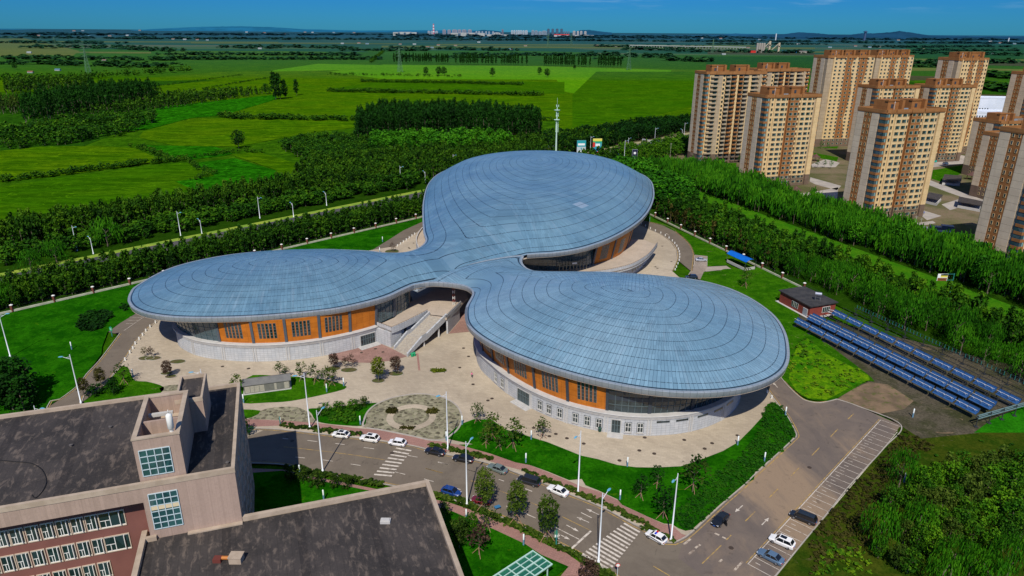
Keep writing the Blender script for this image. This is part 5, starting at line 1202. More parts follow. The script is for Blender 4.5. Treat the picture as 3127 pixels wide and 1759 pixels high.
# ------------------------------------------------------------------ street furniture, vehicles, people, far things
LAMPW = mat('lamp_white', (.66,.70,.74), rough=.35, spec=.5); LAMPB = mat('lamp_blue', (.12,.36,.52), rough=.3, spec=.6)
def lamp_proto(h, arm=2.0, small=False):
    mb = MB(); mb.lathe([(.26,0),(.26,.5),(.15,.55),(.13,h*.6),(.085,h)], 10); p = mb.data('pole', LAMPW, True)
    mb = MB(); mb.tube((0,0,h-1.3),(arm*.8,0,h-.5 if not small else h+.3),.055,n=6); mb.tube((0,0,h-.6),(arm*.5,0,h-.8 if not small else h),.04,n=5); a = mb.data('arm', LAMPW)
    z = h-.45 if not small else h+.35; mb = MB(); xs_ = [(0,.10,.05),(.25,.2,.10),(.7,.22,.10),(1.05,.10,.05)]
    vs = [];
    for x, w_, t_ in xs_: vs += [(arm*.75+x,-w_,z),(arm*.75+x,w_,z),(arm*.75+x,w_*.7,z+t_*1.6),(arm*.75+x,-w_*.7,z+t_*1.6)]
    fs = [(4*i+j, 4*i+(j+1)%4, 4*(i+1)+(j+1)%4, 4*(i+1)+j) for i in range(3) for j in range(4)]+[(3,2,1,0),(12,13,14,15)]
    mb.mesh(vs, fs); return p, a, mb.data('lamp_head', LAMPB)
LP = {}
def lamp(label, xy, h, ang, small=False):
    k = (round(h,1), small)
    if k not in LP: LP[k] = lamp_proto(h, 2.0 if not small else 1.2, small)
    t = thing('street_lamp', label, 'street lamp', (*xy,0), ang, 'white street lamps')
    for nm, me in zip(('pole','arm','lamp_head'), LP[k]): obj(nm, me, t)
for lab, z, x, y, h, a in [('tall white lamp left of the first white car, behind the hedge',Zf,793,992,14.6,200),('tall white lamp at the right rim of the round rubble garden',Zf,2150,1200,14.6,215),('tall white lamp on the front lawn pavement, halfway along the street',Zh,940,1200,14.6,235),('tall white lamp at the corner by the police car',Zk,470,1105,14.6,235),('tall white lamp on the near kerb in front of the first white car',Zf,920,1418,14.8,65),('tall white lamp on the near kerb left of the maroon car',Zj,648,525,14.6,60),('tall white lamp on the near kerb at the zebra crossing',Zj,2125,1165,14.6,50),('tall lamp at the far left edge leaning over the lawn',Zr,135,640,13.5,20),('lamp beside the left road, next to the school roof',Zr,1055,1242,13.5,195)]:
    lamp(lab, G(z,x,y), h, radians(a))
lamp('lamp whose blue head shows behind the school lift box', G(Zo,612,1000,14.6), 14.6, radians(200))
lamp('lamp head peeping over the left end of the school roof', G(Zr,440,1275,13), 13, radians(-10))
for i, (z, x, y, h, a, s) in enumerate([(Zd,608,685,11,-20,0),(Zd,1422,568,11.5,-20,0),(Zd,2045,430,11,-20,0),(Zd,735,710,7,150,1),(Zd,1590,560,7,150,1),(Zd,2310,420,7,150,1),(Zd,2570,330,7,150,1),(Zb,770,1440,7,150,1),(Zb,576,1445,11,-20,0),(Zb,990,1330,10,-20,0),(Zs,1382,525,16,0,0),(Zs,1800,322,16,0,0),(Zs,2205,236,16,0,0),(Zs,915,418,14,0,0),(Zs,1435,378,11,20,0),(Zs,2182,215,9,160,1),(Zt,790,830,6,0,1)]):
    if z is Zt: continue
    lamp(['first tall lamp on the far road from the left','second tall lamp on the far road, right of the round willow','third tall lamp on the far road','first short lamp on the far road from the left','second short lamp on the far road','third short lamp on the far road','fourth short lamp on the far road','short lamp just left of the rear roof','tall lamp left of the rear roof over the dark belt','lamp head showing at the shoulder of the rear roof','tall highway lamp left of the dark pylon sign','tall highway lamp right of the sign gantry','farthest tall highway lamp, beside the wide tower','highway lamp beside the colourful billboard','shorter highway lamp behind the tall one','short lamp near the wide tower on the highway'][i], G(z,x,y), h, radians(a), bool(s))
# bollard lights
mb = MB(); mb.lathe([(.17,0),(.17,1.2)],10,m=1); mb.lathe([(.15,1.2),(.15,2.35),(.02,2.45)],10,m=0); BL = mb.data('bollard_light', [mat('opal_white', (.72,.78,.78), rough=.4), mat('bollard_blue', (.12,.24,.34), rough=.5)], True)
for z, x, y, lab in [(Zf,143,740,'bollard light at the left corner of the kiosk lawn'),(Zf,960,635,'bollard light under the trees right of the kiosk'),(Zf,1127,575,'bollard light at the tip of the kiosk lawn'),(Zf,1290,955,'bollard light between hedge bed and round rubble garden'),(Zf,2290,955,'bollard light at the right rim of the round rubble garden'),(Zf,2135,1112,'bollard light beside the tall lamp of the rubble garden'),(Zh,572,778,'short bollard light hidden in the front lawn edge'),(Zh,530,960,'bollard light by the pavement on the front lawn'),(Zh,1328,992,'bollard light on the plaza edge before the hall windows'),(Zh,1270,1252,'bollard light in the shrubs near the pavement'),(Zh,2195,822,'bollard light on the plaza edge near the right shadow'),(Zh,2405,952,'bollard light by the car park kerb'),(Zi,550,1302,'bollard light at the top of the kerb bend'),(Ze,2015,768,'bollard light by the near pavement left'),(Ze,2175,938,'bollard light on the small lawn right of the school'),(Zj,640,685,'bollard light on the near pavement under the tall lamp'),(Zj,1283,970,'bollard light on the near lawn before the third tree'),(Zv,1085,635,'post light on the lawn behind the halls'),(Zv,1030,852,'post light at the road just behind the roof neck'),(Zr,1735,900,'blue post light on the left lawn'),(Zr,935,540,'green lit post in the middle of the left lawn'),(Zs,1735,1342,'post light on the lawn strip right of the rear hall'),(Zq,742,635,'small post light in the lower right wood'),(Zi,1630,1318,'camera post on the rough ground by the troughs')]:
    x_, y_ = G(z,x,y); tag(obj('bollard_light', BL, None, (x_,y_,0)), lab, 'bollard light', 'bollard lights')
mb = MB(); mb.box(-.16,-.16,0,.16,.16,.75); mb.box(-.19,-.19,.75,.19,.19,.85); ST = mb.data('stone_bollard', WHITEF)
stub = P(Zr,[(2025,200),(1955,255),(1900,308),(1858,362),(1812,415),(1762,475),(1732,535),(1692,592),(1630,685)])+P(Zv,[(1715,490),(1662,525),(1607,565),(1550,603),(1493,642),(1437,682),(1377,722)])+P(Zi,[(395,1112),(433,1158)])+[offs(ringi, -1.0)[i] for i in range(1, len(ringi)-1, 2)]
for i, p in enumerate(stub): tag(obj('stone_bollard', ST, None, (*p,0), .4), 'short white bollard along the inner kerb of the ring road', 'bollard', 'bollards along the ring road')
mb = MB(); mb.lathe([(.46,0),(.46,.02),(.02,.025)],14); MH = mb.data('manhole_cover', mat('cast_iron', (.055,.04,.03), rough=.7))
for z, pts in ((Zh,[(40,60),(80,125),(10,213),(115,345),(232,472),(264,456),(592,687),(635,680),(715,753),(766,735),(853,769),(985,811),(1465,763),(1776,782),(1423,865),(1540,890),(1267,944),(1995,808),(1937,851),(2195,747)]),(Zf,[(192,404),(1437,210),(1512,242),(1300,248),(620,1115),(1600,1235)]),(Zo,[(955,995),(770,980)]),(Zk,[(1050,1178),(1805,403)]),(Zl,[(1760,1185),(1690,1398),(1710,1412),(1855,1345)]),(Zv,[(1693,660),(1600,748),(1612,766)])):
    for q in pts: tag(obj('manhole_cover', MH, None, (*G(z,*q),.02)), 'round dark manhole cover set in the pale paving', 'manhole cover', 'manhole covers')
# ---- cars
def car_meshes(kind):
    L, W, Hh = dict(sedan=(4.7,1.82,1.45), suv=(4.55,1.85,1.68), hatch=(4.1,1.74,1.5), van=(5.0,1.9,1.75))[kind]
    zb = .30; belt = .92 if kind != 'suv' else 1.02
    # body: stations along x (front +): (x, half width, z low, z top)
    st = [(L/2,.60,.42,.62),(L/2-.12,.76,.30,.74),(L/2-.55,.87,.26,.84),(L*.24,.905,.24,belt-.02),(0,.91,.24,belt),(-L*.25,.91,.24,belt+.02),(-L/2+.35,.88,.26,belt+.04),(-L/2+.06,.80,.32,belt-.04),(-L/2,.66,.42,belt-.18)]
    if kind in ('van','hatch','suv'): st[-2:] = [(-L/2+.08,.82,.32,belt+.04),(-L/2,.74,.42,belt-.02)]
    mb = MB(); vs = []
    for x, w_, z0, z1 in st:
        w_ = w_*W/1.82; vs += [(x,-w_*.92,z0),(x,-w_,z0+.16),(x,-w_,z1-.14),(x,-w_*.86,z1),(x,w_*.86,z1),(x,w_,z1-.14),(x,w_,z0+.16),(x,w_*.92,z0)]
    n = len(st); fs = [(8*i+j, 8*i+(j+1)%8, 8*(i+1)+(j+1)%8, 8*(i+1)+j) for i in range(n-1) for j in range(8)]+[tuple(range(7,-1,-1)), tuple(range(8*(n-1), 8*n))]
    mb.mesh(vs, fs)
    fx = dict(sedan=(1.05,.35,-.95,-1.75), suv=(1.15,.45,-1.55,-2.05), hatch=(1.15,.45,-1.25,-1.85), van=(1.65,.95,-2.0,-2.4))[kind]
    wr, wb = W*.37, W*.455; zr = Hh
    cab = lambda e: [(fx[0],wb+e,belt-.03),(fx[1],wr+e,zr-.04),(fx[2],wr+e,zr-.05),(fx[3],wb+e-.03,belt-.03)]
    g = MB(); c = cab(0); v = [];
    for x, w_, z_ in c: v += [(x,-w_,z_),(x,w_,z_)]
    g.mesh(v, [(0,1,3,2),(2,3,5,4),(4,5,7,6),(0,2,4,6),(1,7,5,3)])
    # roof skin and pillars belong to the body
    r = [(c[1][0]+.05,-wr-.01,zr-.05),(c[1][0]+.05,wr+.01,zr-.05),(c[2][0]-.05,wr+.01,zr-.06),(c[2][0]-.05,-wr-.01,zr-.06)]
    r2 = [(x*.97-.0,y*.9,zr) for x,y,z_ in r]
    mb.mesh(r+r2, [(0,1,5,4),(1,2,6,5),(2,3,7,6),(3,0,4,7),(4,5,6,7)])
    for sy in (-1,1):
        for (a, b) in ((c[0],c[1]),(c[3],c[2])): mb.tube((a[0],sy*a[1],a[2]),(b[0],sy*b[1],b[2]),.05,n=4)
        mx_ = (c[1][0]+c[2][0])/2+.1; mb.tube((mx_,sy*(wb+.0),belt),(mx_,sy*(wr+.0),zr-.05),.045,n=4)
        mb.box(fx[0]-.45, sy*W*.5-.02 if sy>0 else -W*.5-.14, belt-.02, fx[0]-.25, sy*W*.5+.14 if sy>0 else -W*.5+.02, belt+.14)
    wh = MB(); wh.tube((0,-.11,0),(0,.11,0),.33,n=14,m=0); wh.tube((0,-.118,0),(0,.118,0),.2,n=10,m=1)
    hl = MB(); hl.box(-.12,-.18,-.07,.10,.18,.08); tl = MB(); tl.box(-.06,-.16,-.09,.06,.16,.1); pl_ = MB(); pl_.box(-.02,-.24,-.07,.02,.24,.07)
    return dict(body=mb, glass=g, wheel=wh, hl=hl, tl=tl, plate=pl_, L=L, W=W, belt=belt, wx=(L*.30,-L*.29))
CARB = {}; CG_ = mat('car_glass', (.008,.010,.013), rough=.06, spec=.8); TY = mat('tyre', (.012,.012,.013), rough=.8); RM = mat('alloy', (.35,.36,.38), rough=.35, metal=.7)
HLm = mat('headlight', (.7,.72,.75), rough=.1, spec=.8); TLm = mat('taillight', (.35,.012,.01), rough=.25); PLm = mat('number_plate', (.03,.12,.45), rough=.5)
def car_paint(c):
    n = 'paint_%.3f_%.3f_%.3f' % c
    if n in MAT: return MAT[n]
    m, nt, b = newmat(n); b.inputs['Base Color'].default_value = (*c,1); b.inputs['Roughness'].default_value = .28; b.inputs['Coat Weight'].default_value = .7; b.inputs['Coat Roughness'].default_value = .05; b.inputs['Metallic'].default_value = .15 if max(c) < .6 else 0
    MAT[n] = m; return m
def car(label, kind, colr, center, head, cat='car', extra=None, sunroof=False, name='parked_car'):
    """head: heading vector"""
    k = kind
    if k not in CARB:
        c = car_meshes(kind); CARB[k] = c; c['m'] = dict(glass=c['glass'].data('windows', CG_), wheel=c['wheel'].data('wheel', [TY, RM], False), hl=c['hl'].data('headlight', HLm), tl=c['tl'].data('taillight', TLm), plate=c['plate'].data('plate', PLm))
    c = CARB[k]; key = (k, colr)
    if key not in CARB: CARB[key] = c['body'].data('body', car_paint(colr), True); CARB[key].set_sharp_from_angle(angle=radians(28))
    t = thing(name, label, cat, (center[0], center[1], .02), math.atan2(head[1], head[0]), 'cars')
    obj('body', CARB[key], t); obj('windows', c['m']['glass'], t)
    for x in c['wx']:
        for s in (-1,1): obj('wheel', c['m']['wheel'], t, (x, s*(c['W']/2-.12), .33))
    for s in (-1,1): obj('headlight', c['m']['hl'], t, (c['L']/2-.16, s*.58, .64)); obj('taillight', c['m']['tl'], t, (-c['L']/2+.04, s*.66, c['belt']-.16))
    obj('plate', c['m']['plate'], t, (c['L']/2+.01,0,.45)); obj('plate', c['m']['plate'], t, (-c['L']/2-.01,0,.62))
    if sunroof:
        mb = MB(); mb.box(-.75,-.42,1.45,.35,.42,{'suv':1.692,'hatch':1.512,'sedan':1.462,'van':1.762}[kind]); mb.build('sunroof', CG_, t)
    if extra == 'police':
        mb = MB(); mb.box(-.15,-.55,1.5,.15,0,1.66,0); mb.box(-.15,0,1.5,.15,.55,1.66,1); mb.build('light_bar', [mat('beacon_red', (.5,.01,.01), rough=.3), mat('beacon_blue', (.01,.04,.5), rough=.3)], t)
        for s in (-1,1):
            mb = MB(); y = s*(c['W']/2+.012); mb.face([(1.2,y,.78),(1.0,y,.62),(-1.6,y,.45),(-1.6,y,.52),(.2,y,.80)][::s]); mb.build('side_stripe', mat('police_stripe', (.01,.015,.05), rough=.4), t)
    if extra == 'door':
        mb = MB(); mb.box(0,-.03,.32,1.0,.03,.92,0); mb.box(.08,-.02,.92,.78,.02,1.28,1)
        d = mb.build('door', [car_paint(colr), CG_], t); d.location = (.15, c['W']/2-.02, 0); d.rotation_euler = (0,0,radians(62))
    return t
WHc = (.80,.80,.78); BKc = (.012,.013,.016)
def by_wheels(z, f, r, side=1, W=1.8):
    """the two wheels seen on the camera side touch the ground at f (front) and r (rear)"""
    a, b = np.array(G(z,*f)), np.array(G(z,*r)); d = (a-b)/np.linalg.norm(a-b); n = np.array((-d[1], d[0])); n = n if n[1] > 0 else -n
    return tuple((a+b)/2+n*(W/2-.12)), tuple(d)
cars = [('white compact car leftmost in the row parked along the far kerb','hatch',WHc,Zf,(1030,1085),(1140,1099),True),('white SUV with dark sunroof, second in the row on the far kerb','suv',WHc,Zf,(1312,1121),(1422,1138),True),('plain white hatchback third in the row, just above the first zebra crossing','hatch',(.78,.78,.8),Zf,(1590,1163),(1692,1179),False),('black saloon right after the first zebra crossing','sedan',BKc,Zf,(1950,1247),(2067,1273),False),('second black saloon, behind the tall lamp on the far kerb','sedan',(.01,.011,.013),Zf,(2224,1319),(2350,1343),False),('dark people carrier on the far kerb between two street trees','van',(.02,.022,.026),Zj,(1270,283),(1380,317),False),('blue compact car on the near side of the street','hatch',(.012,.05,.22),Zj,(515,443),(383,405),False),('black van in the angled bays at the right, alone in its group','van',(.012,.015,.02),Zk,(1655,898),(1803,958),False),('white SUV in the right bays between the black van and the grey-blue saloon','suv',(.82,.82,.8),Zk,(1452,1132),(1590,1193),True),('grey-blue saloon lowest in the right hand bays','sedan',(.10,.17,.26),Zk,(1343,1275),(1475,1342),False)]
for lab, kd, cl_, z, f, r, sr in cars:
    c_, h_ = by_wheels(z, f, r); car(lab, kd, cl_, c_, h_, sunroof=sr)
c_, h_ = by_wheels(Zk, (252,1088), (357,1146)); car('white police car with a red and blue light bar at the second zebra crossing', 'hatch', WHc, c_, h_, 'police car', 'police', name='police_car')
def by_center(z, f, r): a, b = np.array(G(z,*f,.6)), np.array(G(z,*r,.6)); return tuple((a+b)/2), tuple((a-b)/np.linalg.norm(a-b))
c_, h_ = by_center(Zk, (890,955), (1000,850)); car('black saloon standing in the road mouth with its driver door open', 'sedan', BKc, c_, h_, extra='door')
for lab, kd, cl_, z, f, r in [('maroon hatchback parked at the near kerb under a street tree','hatch',(.16,.012,.018),Zj,(715,450),(900,490)),('grey-green saloon half hidden behind the leftmost street tree','sedan',(.16,.2,.18),Zj,(930,90),(1050,135)),('white saloon half hidden behind the largest street tree','sedan',WHc,Zj,(1590,325),(1750,395)),('silver saloon alone in the bay near the blue shelter','sedan',(.42,.45,.5),Zt,(570,555),(455,552)),('dark SUV half hidden behind the front hall roof','suv',(.01,.018,.035),Zt,(340,745),(470,748)),('white car on the highway, nearest pair','sedan',WHc,Zs,(1270,436),(1225,446)),('pale blue car on the highway beside the white one','sedan',(.4,.5,.58),Zs,(1235,455),(1190,466)),('red car on the highway','hatch',(.4,.015,.015),Zs,(1335,440),(1280,455)),('blue and white car on the highway ahead of the others','sedan',(.03,.2,.5),Zs,(1355,405),(1295,415)),('dark car on the highway beyond the sign','sedan',BKc,Zs,(1650,373),(1595,382)),('blue-grey van on the estate road behind the nearest tower','van',(.12,.18,.28),Zn,(775,665),(730,670))]:
    c_, h_ = by_center(z, f, r); car(lab, kd, cl_, c_, h_)
x, y = G(Zn,677,660); mb = MB(); mb.box(-1.2,-.6,.4,.6,.6,1.2,0); mb.box(.5,-.5,.4,1.2,.5,1.6,0)
for q in ((-.8,-.6),(-.8,.6),(1.,0)): mb.tube((q[0],q[1]-.08,.3),(q[0],q[1]+.08,.3),.3,n=10,m=1)
o = mb.build('cargo_trike', [mat('teal_paint', (.01,.35,.30), rough=.5), TY]); o.location = (x,y,0); tag(o, 'small teal cargo trike on the estate road', 'cargo trike')
# ---- people
def person(label, xy, ang, shirt, trousers, walk=.25, hair=(.01,.008,.006), held=None):
    t = thing('person', label, 'person', (*xy,.03), ang)
    k = walk
    J = dict(pel=(0,0,.92), waist=(0,0,1.08), chest=(.01,0,1.34), neck=(.0,0,1.49), head=(.02,0,1.62), crown=(.015,0,1.73),
        ls=(0,.17,1.42), le=(-.06-k*.3,.23,1.15), lh=(.08-k*.5,.24,.93), lf=(.10-k*.5,.23,.84), rs=(0,-.17,1.42), re=(-.04+k*.4,-.23,1.15), rh=(.12+k*.6,-.23,.95), rf=(.14+k*.65,-.22,.87),
        lhip=(0,.09,.88), lk=(.05+k*.8,.10,.49), la=(k*1.0,.10,.09), lt=(.16+k*1.0,.11,.05), rhip=(0,-.09,.88), rk=(.03-k*.4,-.10,.49), ra=(-.05-k*1.2,-.10,.10), rt=(.11-k*1.1,-.11,.05))
    R_ = dict(pel=.13, waist=.115, chest=.145, neck=.055, head=.09, crown=.06, ls=.06, le=.042, lh=.03, lf=.028, rs=.06, re=.042, rh=.03, rf=.028, lhip=.10, lk=.06, la=.042, lt=.035, rhip=.10, rk=.06, ra=.042, rt=.035)
    E_ = [('pel','waist'),('waist','chest'),('chest','neck'),('neck','head'),('head','crown'),('chest','ls'),('ls','le'),('le','lh'),('lh','lf'),('chest','rs'),('rs','re'),('re','rh'),('rh','rf'),('pel','lhip'),('lhip','lk'),('lk','la'),('la','lt'),('pel','rhip'),('rhip','rk'),('rk','ra'),('ra','rt')]
    ks = list(J); me = bpy.data.meshes.new('sk'); me.from_pydata([J[q] for q in ks], [(ks.index(a), ks.index(b)) for a, b in E_], [])
    o = bpy.data.objects.new('sk', me); link(o); o.modifiers.new('s','SKIN'); o.modifiers.new('d','SUBSURF').levels = 1
    for v, q in zip(me.skin_vertices[0].data, ks): v.radius = (R_[q], R_[q]*(1.25 if q in ('chest','waist','pel') else 1)); v.use_root = (q == 'pel')
    dg = bpy.context.evaluated_depsgraph_get(); bm_ = bpy.data.meshes.new_from_object(o.evaluated_get(dg)); bpy.data.objects.remove(o)
    sk = mat('skin', (.45,.26,.18), rough=.6); bm_.materials.clear()
    for m in (sk, mat('cloth_%.2f_%.2f_%.2f'%shirt, shirt, rough=.9), mat('cloth_%.2f_%.2f_%.2f'%trousers, trousers, rough=.9), mat('shoe', (.02,.018,.016), rough=.6)): bm_.materials.append(m)
    for p in bm_.polygons:
        z = p.center.z; arm = abs(p.center.y) > .195; p.use_smooth = True
        p.material_index = 3 if z < .11 else (0 if (z > 1.47 or (arm and z < 1.0)) else (1 if (z > .96 or arm) else 2))
    bm_.name = 'body'; obj('body', bm_, t)
    mb = MB(); mb.lathe([(.098,1.62),(.108,1.68),(.095,1.75),(.05,1.80),(.01,1.81)], 10, (.0,0)); mb.build('hair', mat('black_hair', hair, rough=.7), t, True)
    for s in (-1, 1): mb = MB(); mb.box(.108,s*.035-.012,1.63,.118,s*.035+.012,1.645); mb.build('eye', TY, t)
    mb = MB(); mb.mesh([(.10,-.014,1.60),(.10,.014,1.60),(.13,0,1.60),(.10,0,1.645)], [(0,2,1),(0,3,2),(1,2,3)]); mb.build('nose', sk, t)
person('person in a pink top and dark trousers walking across the plaza', G(Zf,2386,495), radians(100), (.62,.16,.30), (.02,.02,.03))
person('person in dark clothes standing by the kerb beside one in a white shirt', G(Zj,1108,645), radians(30), (.02,.02,.025), (.015,.015,.02), .05)
person('person in a white shirt and dark trousers standing by the kerb', G(Zj,1136,652), radians(200), (.7,.68,.68), (.015,.015,.02), .08)
person('person in blue on the estate path at the foot of the nearest tower', G(Zn,603,1015), radians(60), (.03,.12,.5), (.02,.02,.03), .2)
x, y = G(Zj,990,575); tb = thing('folding_table', 'small blue folding table on the road by the maroon car', 'table', (x,y,0), .5)
mb = MB(); mb.box(-.6,-.4,.70,.6,.4,.76); mb.build('table_top', mat('blue_top', (.04,.16,.30), rough=.4), tb)
for i in (-1,1):
    for j in (-1,1): mb = MB(); mb.tube((i*.5,j*.32,0),(i*.5,j*.32,.7),.02,n=5); mb.build('leg', DARKM, tb)
# bins
def bin_(label, xy, c, ang=0.):
    t = thing('litter_bin', label, 'bin', (*xy,.02), ang); m = mat('bin_%.2f_%.2f'%c[:2], c, rough=.5)
    mb = MB(); mb.mesh([(-.28,-.3,.08),(.28,-.3,.08),(.28,.3,.08),(-.28,.3,.08),(-.36,-.38,1.),(.36,-.38,1.),(.36,.38,1.),(-.36,.38,1.)], [(3,2,1,0),(0,1,5,4),(1,2,6,5),(2,3,7,6),(3,0,4,7)]); mb.build('tub', m, t)
    mb = MB(); mb.mesh([(-.4,-.42,1.),(.4,-.42,1.),(.4,.42,1.),(-.4,.42,1.),(-.3,-.3,1.12),(.3,-.3,1.12),(.3,.3,1.12),(-.3,.3,1.12)], [(0,1,5,4),(1,2,6,5),(2,3,7,6),(3,0,4,7),(4,5,6,7),(3,2,1,0)]); mb.build('lid', m, t)
    for s in (-1,1): mb = MB(); mb.tube((s*.3-.04,.34,.1),(s*.3+.04,.34,.1),.1,n=8); mb.build('wheel', TY, t)
x, y = G(Zf,1798,287); bin_('left of two green wheeled bins at the stair foot', (x,y), (.01,.30,.12), .2); x, y = G(Zf,1820,280); bin_('right of two green wheeled bins at the stair foot', (x,y), (.01,.28,.12), .2)
x, y = G(Zh,1110,716); bin_('dark green bin against the hall wall by the side door', (x,y), (.01,.05,.035), .1)
# ---- electricity kiosk
k0, k1 = np.array(G(Zf,152,664)), np.array(G(Zf,600,604)); kd_ = (k1-k0)/np.linalg.norm(k1-k0); kL = float(np.linalg.norm(k1-k0)); kn = np.array((-kd_[1], kd_[0])); ang = math.atan2(kd_[1], kd_[0])
kio = thing('kiosk', 'long low grey kiosk with louvred doors and a pitched sheet roof on the lawn', 'kiosk', (*k0,0), ang)
GR = mat('kiosk_grey', (.17,.17,.15), (.14,.14,.125), 1., rough=.6); LV = mat('louvre', (.50,.47,.38), rough=.6)
mb = MB(); mb.box(0,0,.25,kL,3.6,2.5); mb.build('body', GR, kio); mb = MB(); mb.box(-.3,-.25,0,kL+.3,3.8,.24); mb.build('plinth', STONE2, kio)
mb = MB(); mb.mesh([(-.4,-.15,2.45),(kL+.4,-.15,2.45),(kL+.4,1.8,3.35),(-.4,1.8,3.35),(-.4,4.1,2.45),(kL+.4,4.1,2.45),(-.4,-.15,2.6),(kL+.4,-.15,2.6),(kL+.4,1.8,3.5),(-.4,1.8,3.5),(-.4,4.1,2.6),(kL+.4,4.1,2.6)], [(6,7,8,9),(9,8,11,10),(0,1,7,6),(4,10,11,5),(0,6,9,3),(3,9,10,4),(1,2,8,7),(2,5,11,8),(0,3,2,1),(3,4,5,2)]); mb.build('roof', mat('sheet_roof', (.13,.13,.125), (.16,.16,.15), .8, rough=.5), kio)
for i, f in enumerate((.02,.14,.23,.34,.66,.88)):
    w_ = (.11,.08,.10,.10,.05,.10)[i]*kL; mb = MB()
    for r in range(7): mb.box(f*kL,-.06,.5+.26*r,f*kL+w_,.02,.62+.26*r)
    mb.build('louvre', LV, kio)
# ---- fences: low pale wall, brick piers with white caps, thin rails
def fence(label, pl, sp, m=None):
    t = thing('boundary_fence', label, 'fence', (*pl[0],0)); ox, oy = pl[0]; pl = [(x-ox,y-oy) for x,y in pl]; S = arclen(pl)
    fine = sub(pl, 0, S[-1], 2.5)
    strip('base_wall', fine, [(.22,0),(.22,.65),(-.22,.65),(-.22,0)], mat('pale_plinth', (.50,.50,.38), (.38,.38,.28), .6, rough=.9), t, smooth=False)
    pm = MB(); pm.box(-.35,-.35,0,.35,.35,2.3,0); pm = pm.data('pier', mat('brick_pier', (.15,.05,.03), (.11,.035,.025), 2, rough=.9)); cm = MB(); cm.lathe([(.55,2.3),(.55,2.45),(.1,2.65)], 12); cm = cm.data('cap', WHITEF)
    s = sp*.4
    while s < S[-1]: q = at_s(pl, S, s); o = obj('pier', pm, t, (*q,0)); obj('cap', cm, o); s += sp
    mb = MB()
    for a, b in zip(fine, fine[1:]):
        for zz in (1.1,1.9): mb.tube((*a,zz),(*b,zz),.025,n=3,cap=False)
    mb.build('rails', DARKM, t)
fence('brick-piered boundary fence along the left and rear lawns', [O_(-60,0),O_(0,0),O_(60,0),O_(100,0),O_(143,0),O_(165,4)], 12.2)
fence('brick-piered boundary fence along the right hand tree belt', [Q_(-112,1.5),Q_(-60,1.),Q_(-20,.5),Q_(14,0)], 12.2)
# ---- plant room, tanks, shelter
PRB = P(Zt,[(1370,890),(1655,848),(2030,1025),(1725,1075)],4.3); cx_ = sum(p[0] for p in PRB)/4; cy_ = sum(p[1] for p in PRB)/4
hut = thing('plant_room', 'low red-brown plant room with a flat black roof at the head of the solar troughs', 'plant room', (cx_,cy_,0))
rel = [(x-cx_,y-cy_) for x,y in PRB]; inn = [(x*.93,y*.93) for x,y in rel]
mb = MB(); mb.prism(inn, 0, 4.0); mb.build('walls', mat('red_render', (.23,.045,.03), (.19,.038,.028), .5, rough=.85), hut)
mb = MB(); mb.prism(rel, 4.0, 4.35, bottom=True); mb.build('roof', mat('black_roof', (.03,.03,.032), (.05,.048,.047), .4, rough=.8), hut)
mb = MB(); mb.prism([(x*1.07,y*1.07) for x,y in rel], 0, .15); mb.build('apron', STONE2, hut)
def on_edge(a, b, t0, t1, z0, z1, nm, ms, par, fr=True):
    a = np.array(a); b = np.array(b); d = (b-a)/np.linalg.norm(b-a); n = np.array((d[1],-d[0])); n = n if n@(a+b) > 0 else -n; p, q = a+(b-a)*t0, a+(b-a)*t1
    mb = MB(); e = .12
    for (pp, qq, za, zb_, dd, mi) in ((p-d*e,q+d*e,z0-e,z1+e,.04,1),(p,q,z0,z1,.08,0)): mb.mesh([(*(pp-n*.1),za),(*(qq-n*.1),za),(*(qq+n*dd),za),(*(pp+n*dd),za),(*(pp-n*.1),zb_),(*(qq-n*.1),zb_),(*(qq+n*dd),zb_),(*(pp+n*dd),zb_)], [(0,1,2,3),(7,6,5,4),(3,2,6,7),(0,3,7,4),(2,1,5,6),(1,0,4,5)], mi)
    if fr:
        for k in range(1,4): c = p+(q-p)*k/4+n*.1; mb.tube((*c,z0),(*c,z1),.04,n=4,m=1)
    return mb.build(nm, ms, par)
on_edge(inn[0], inn[3], .42, .62, 1.1, 2.9, 'window', [GLASS, WHITEF], hut); on_edge(inn[0], inn[3], .80, .93, 0.1, 2.6, 'door', [mat('grey_door', (.30,.32,.36), rough=.5), WHITEF], hut, False)
on_edge(inn[3], inn[2], .50, .78, 1.2, 3.0, 'window', [GLASS, WHITEF], hut)
x, y = G(Zt,1775,1140); tk = thing('tank_stand', 'two silver tanks on a steel ladder frame beside the plant room', 'tank stand', (x,y,0), -.4); SIL = mat('silver_tank', (.55,.57,.6), rough=.3, metal=.8)
mb = MB()
for a in (-.8,.8):
    for b in (-.6,.6): mb.tube((a,b,0),(a,b,6.2),.07,n=4)
for k in range(7): mb.tube((-.8,-.6,.5+k*.85),(.8,-.6,.5+k*.85),.04,n=4); mb.tube((-.8,.6,.5+k*.85),(.8,.6,.5+k*.85),.04,n=4); mb.tube((-.8,-.6,.5+k*.85),(-.8,.6,.5+k*.85),.04,n=4)
mb.build('frame', mat('steel_grey', (.2,.21,.22), rough=.5, metal=.5), tk)
for z_ in (1.3,6.7):
    mb = MB(); mb.tube((-1.0,0,z_),(1.0,0,z_),.62,n=14); mb.build('tank', SIL, tk, False)
mb = MB(); mb.tube((1.2,-.4,1.0),(6.5,-.4,1.0),.12,n=6); mb.tube((1.2,-.4,1.8),(6.5,-.4,1.8),.1,n=6)
for k in range(5): mb.tube((1.4+k*1.2,-.4,0),(1.4+k*1.2,-.4,2.1),.06,n=4)
mb.build('pipes', SIL, tk)
CP = P(Zt,[(795,475),(880,455),(1130,555),(1010,575)],4.0); sh = thing('carport', 'open shelter with a bright blue curved sheet roof by the right fence', 'shelter', (CP[0][0],CP[0][1],0))
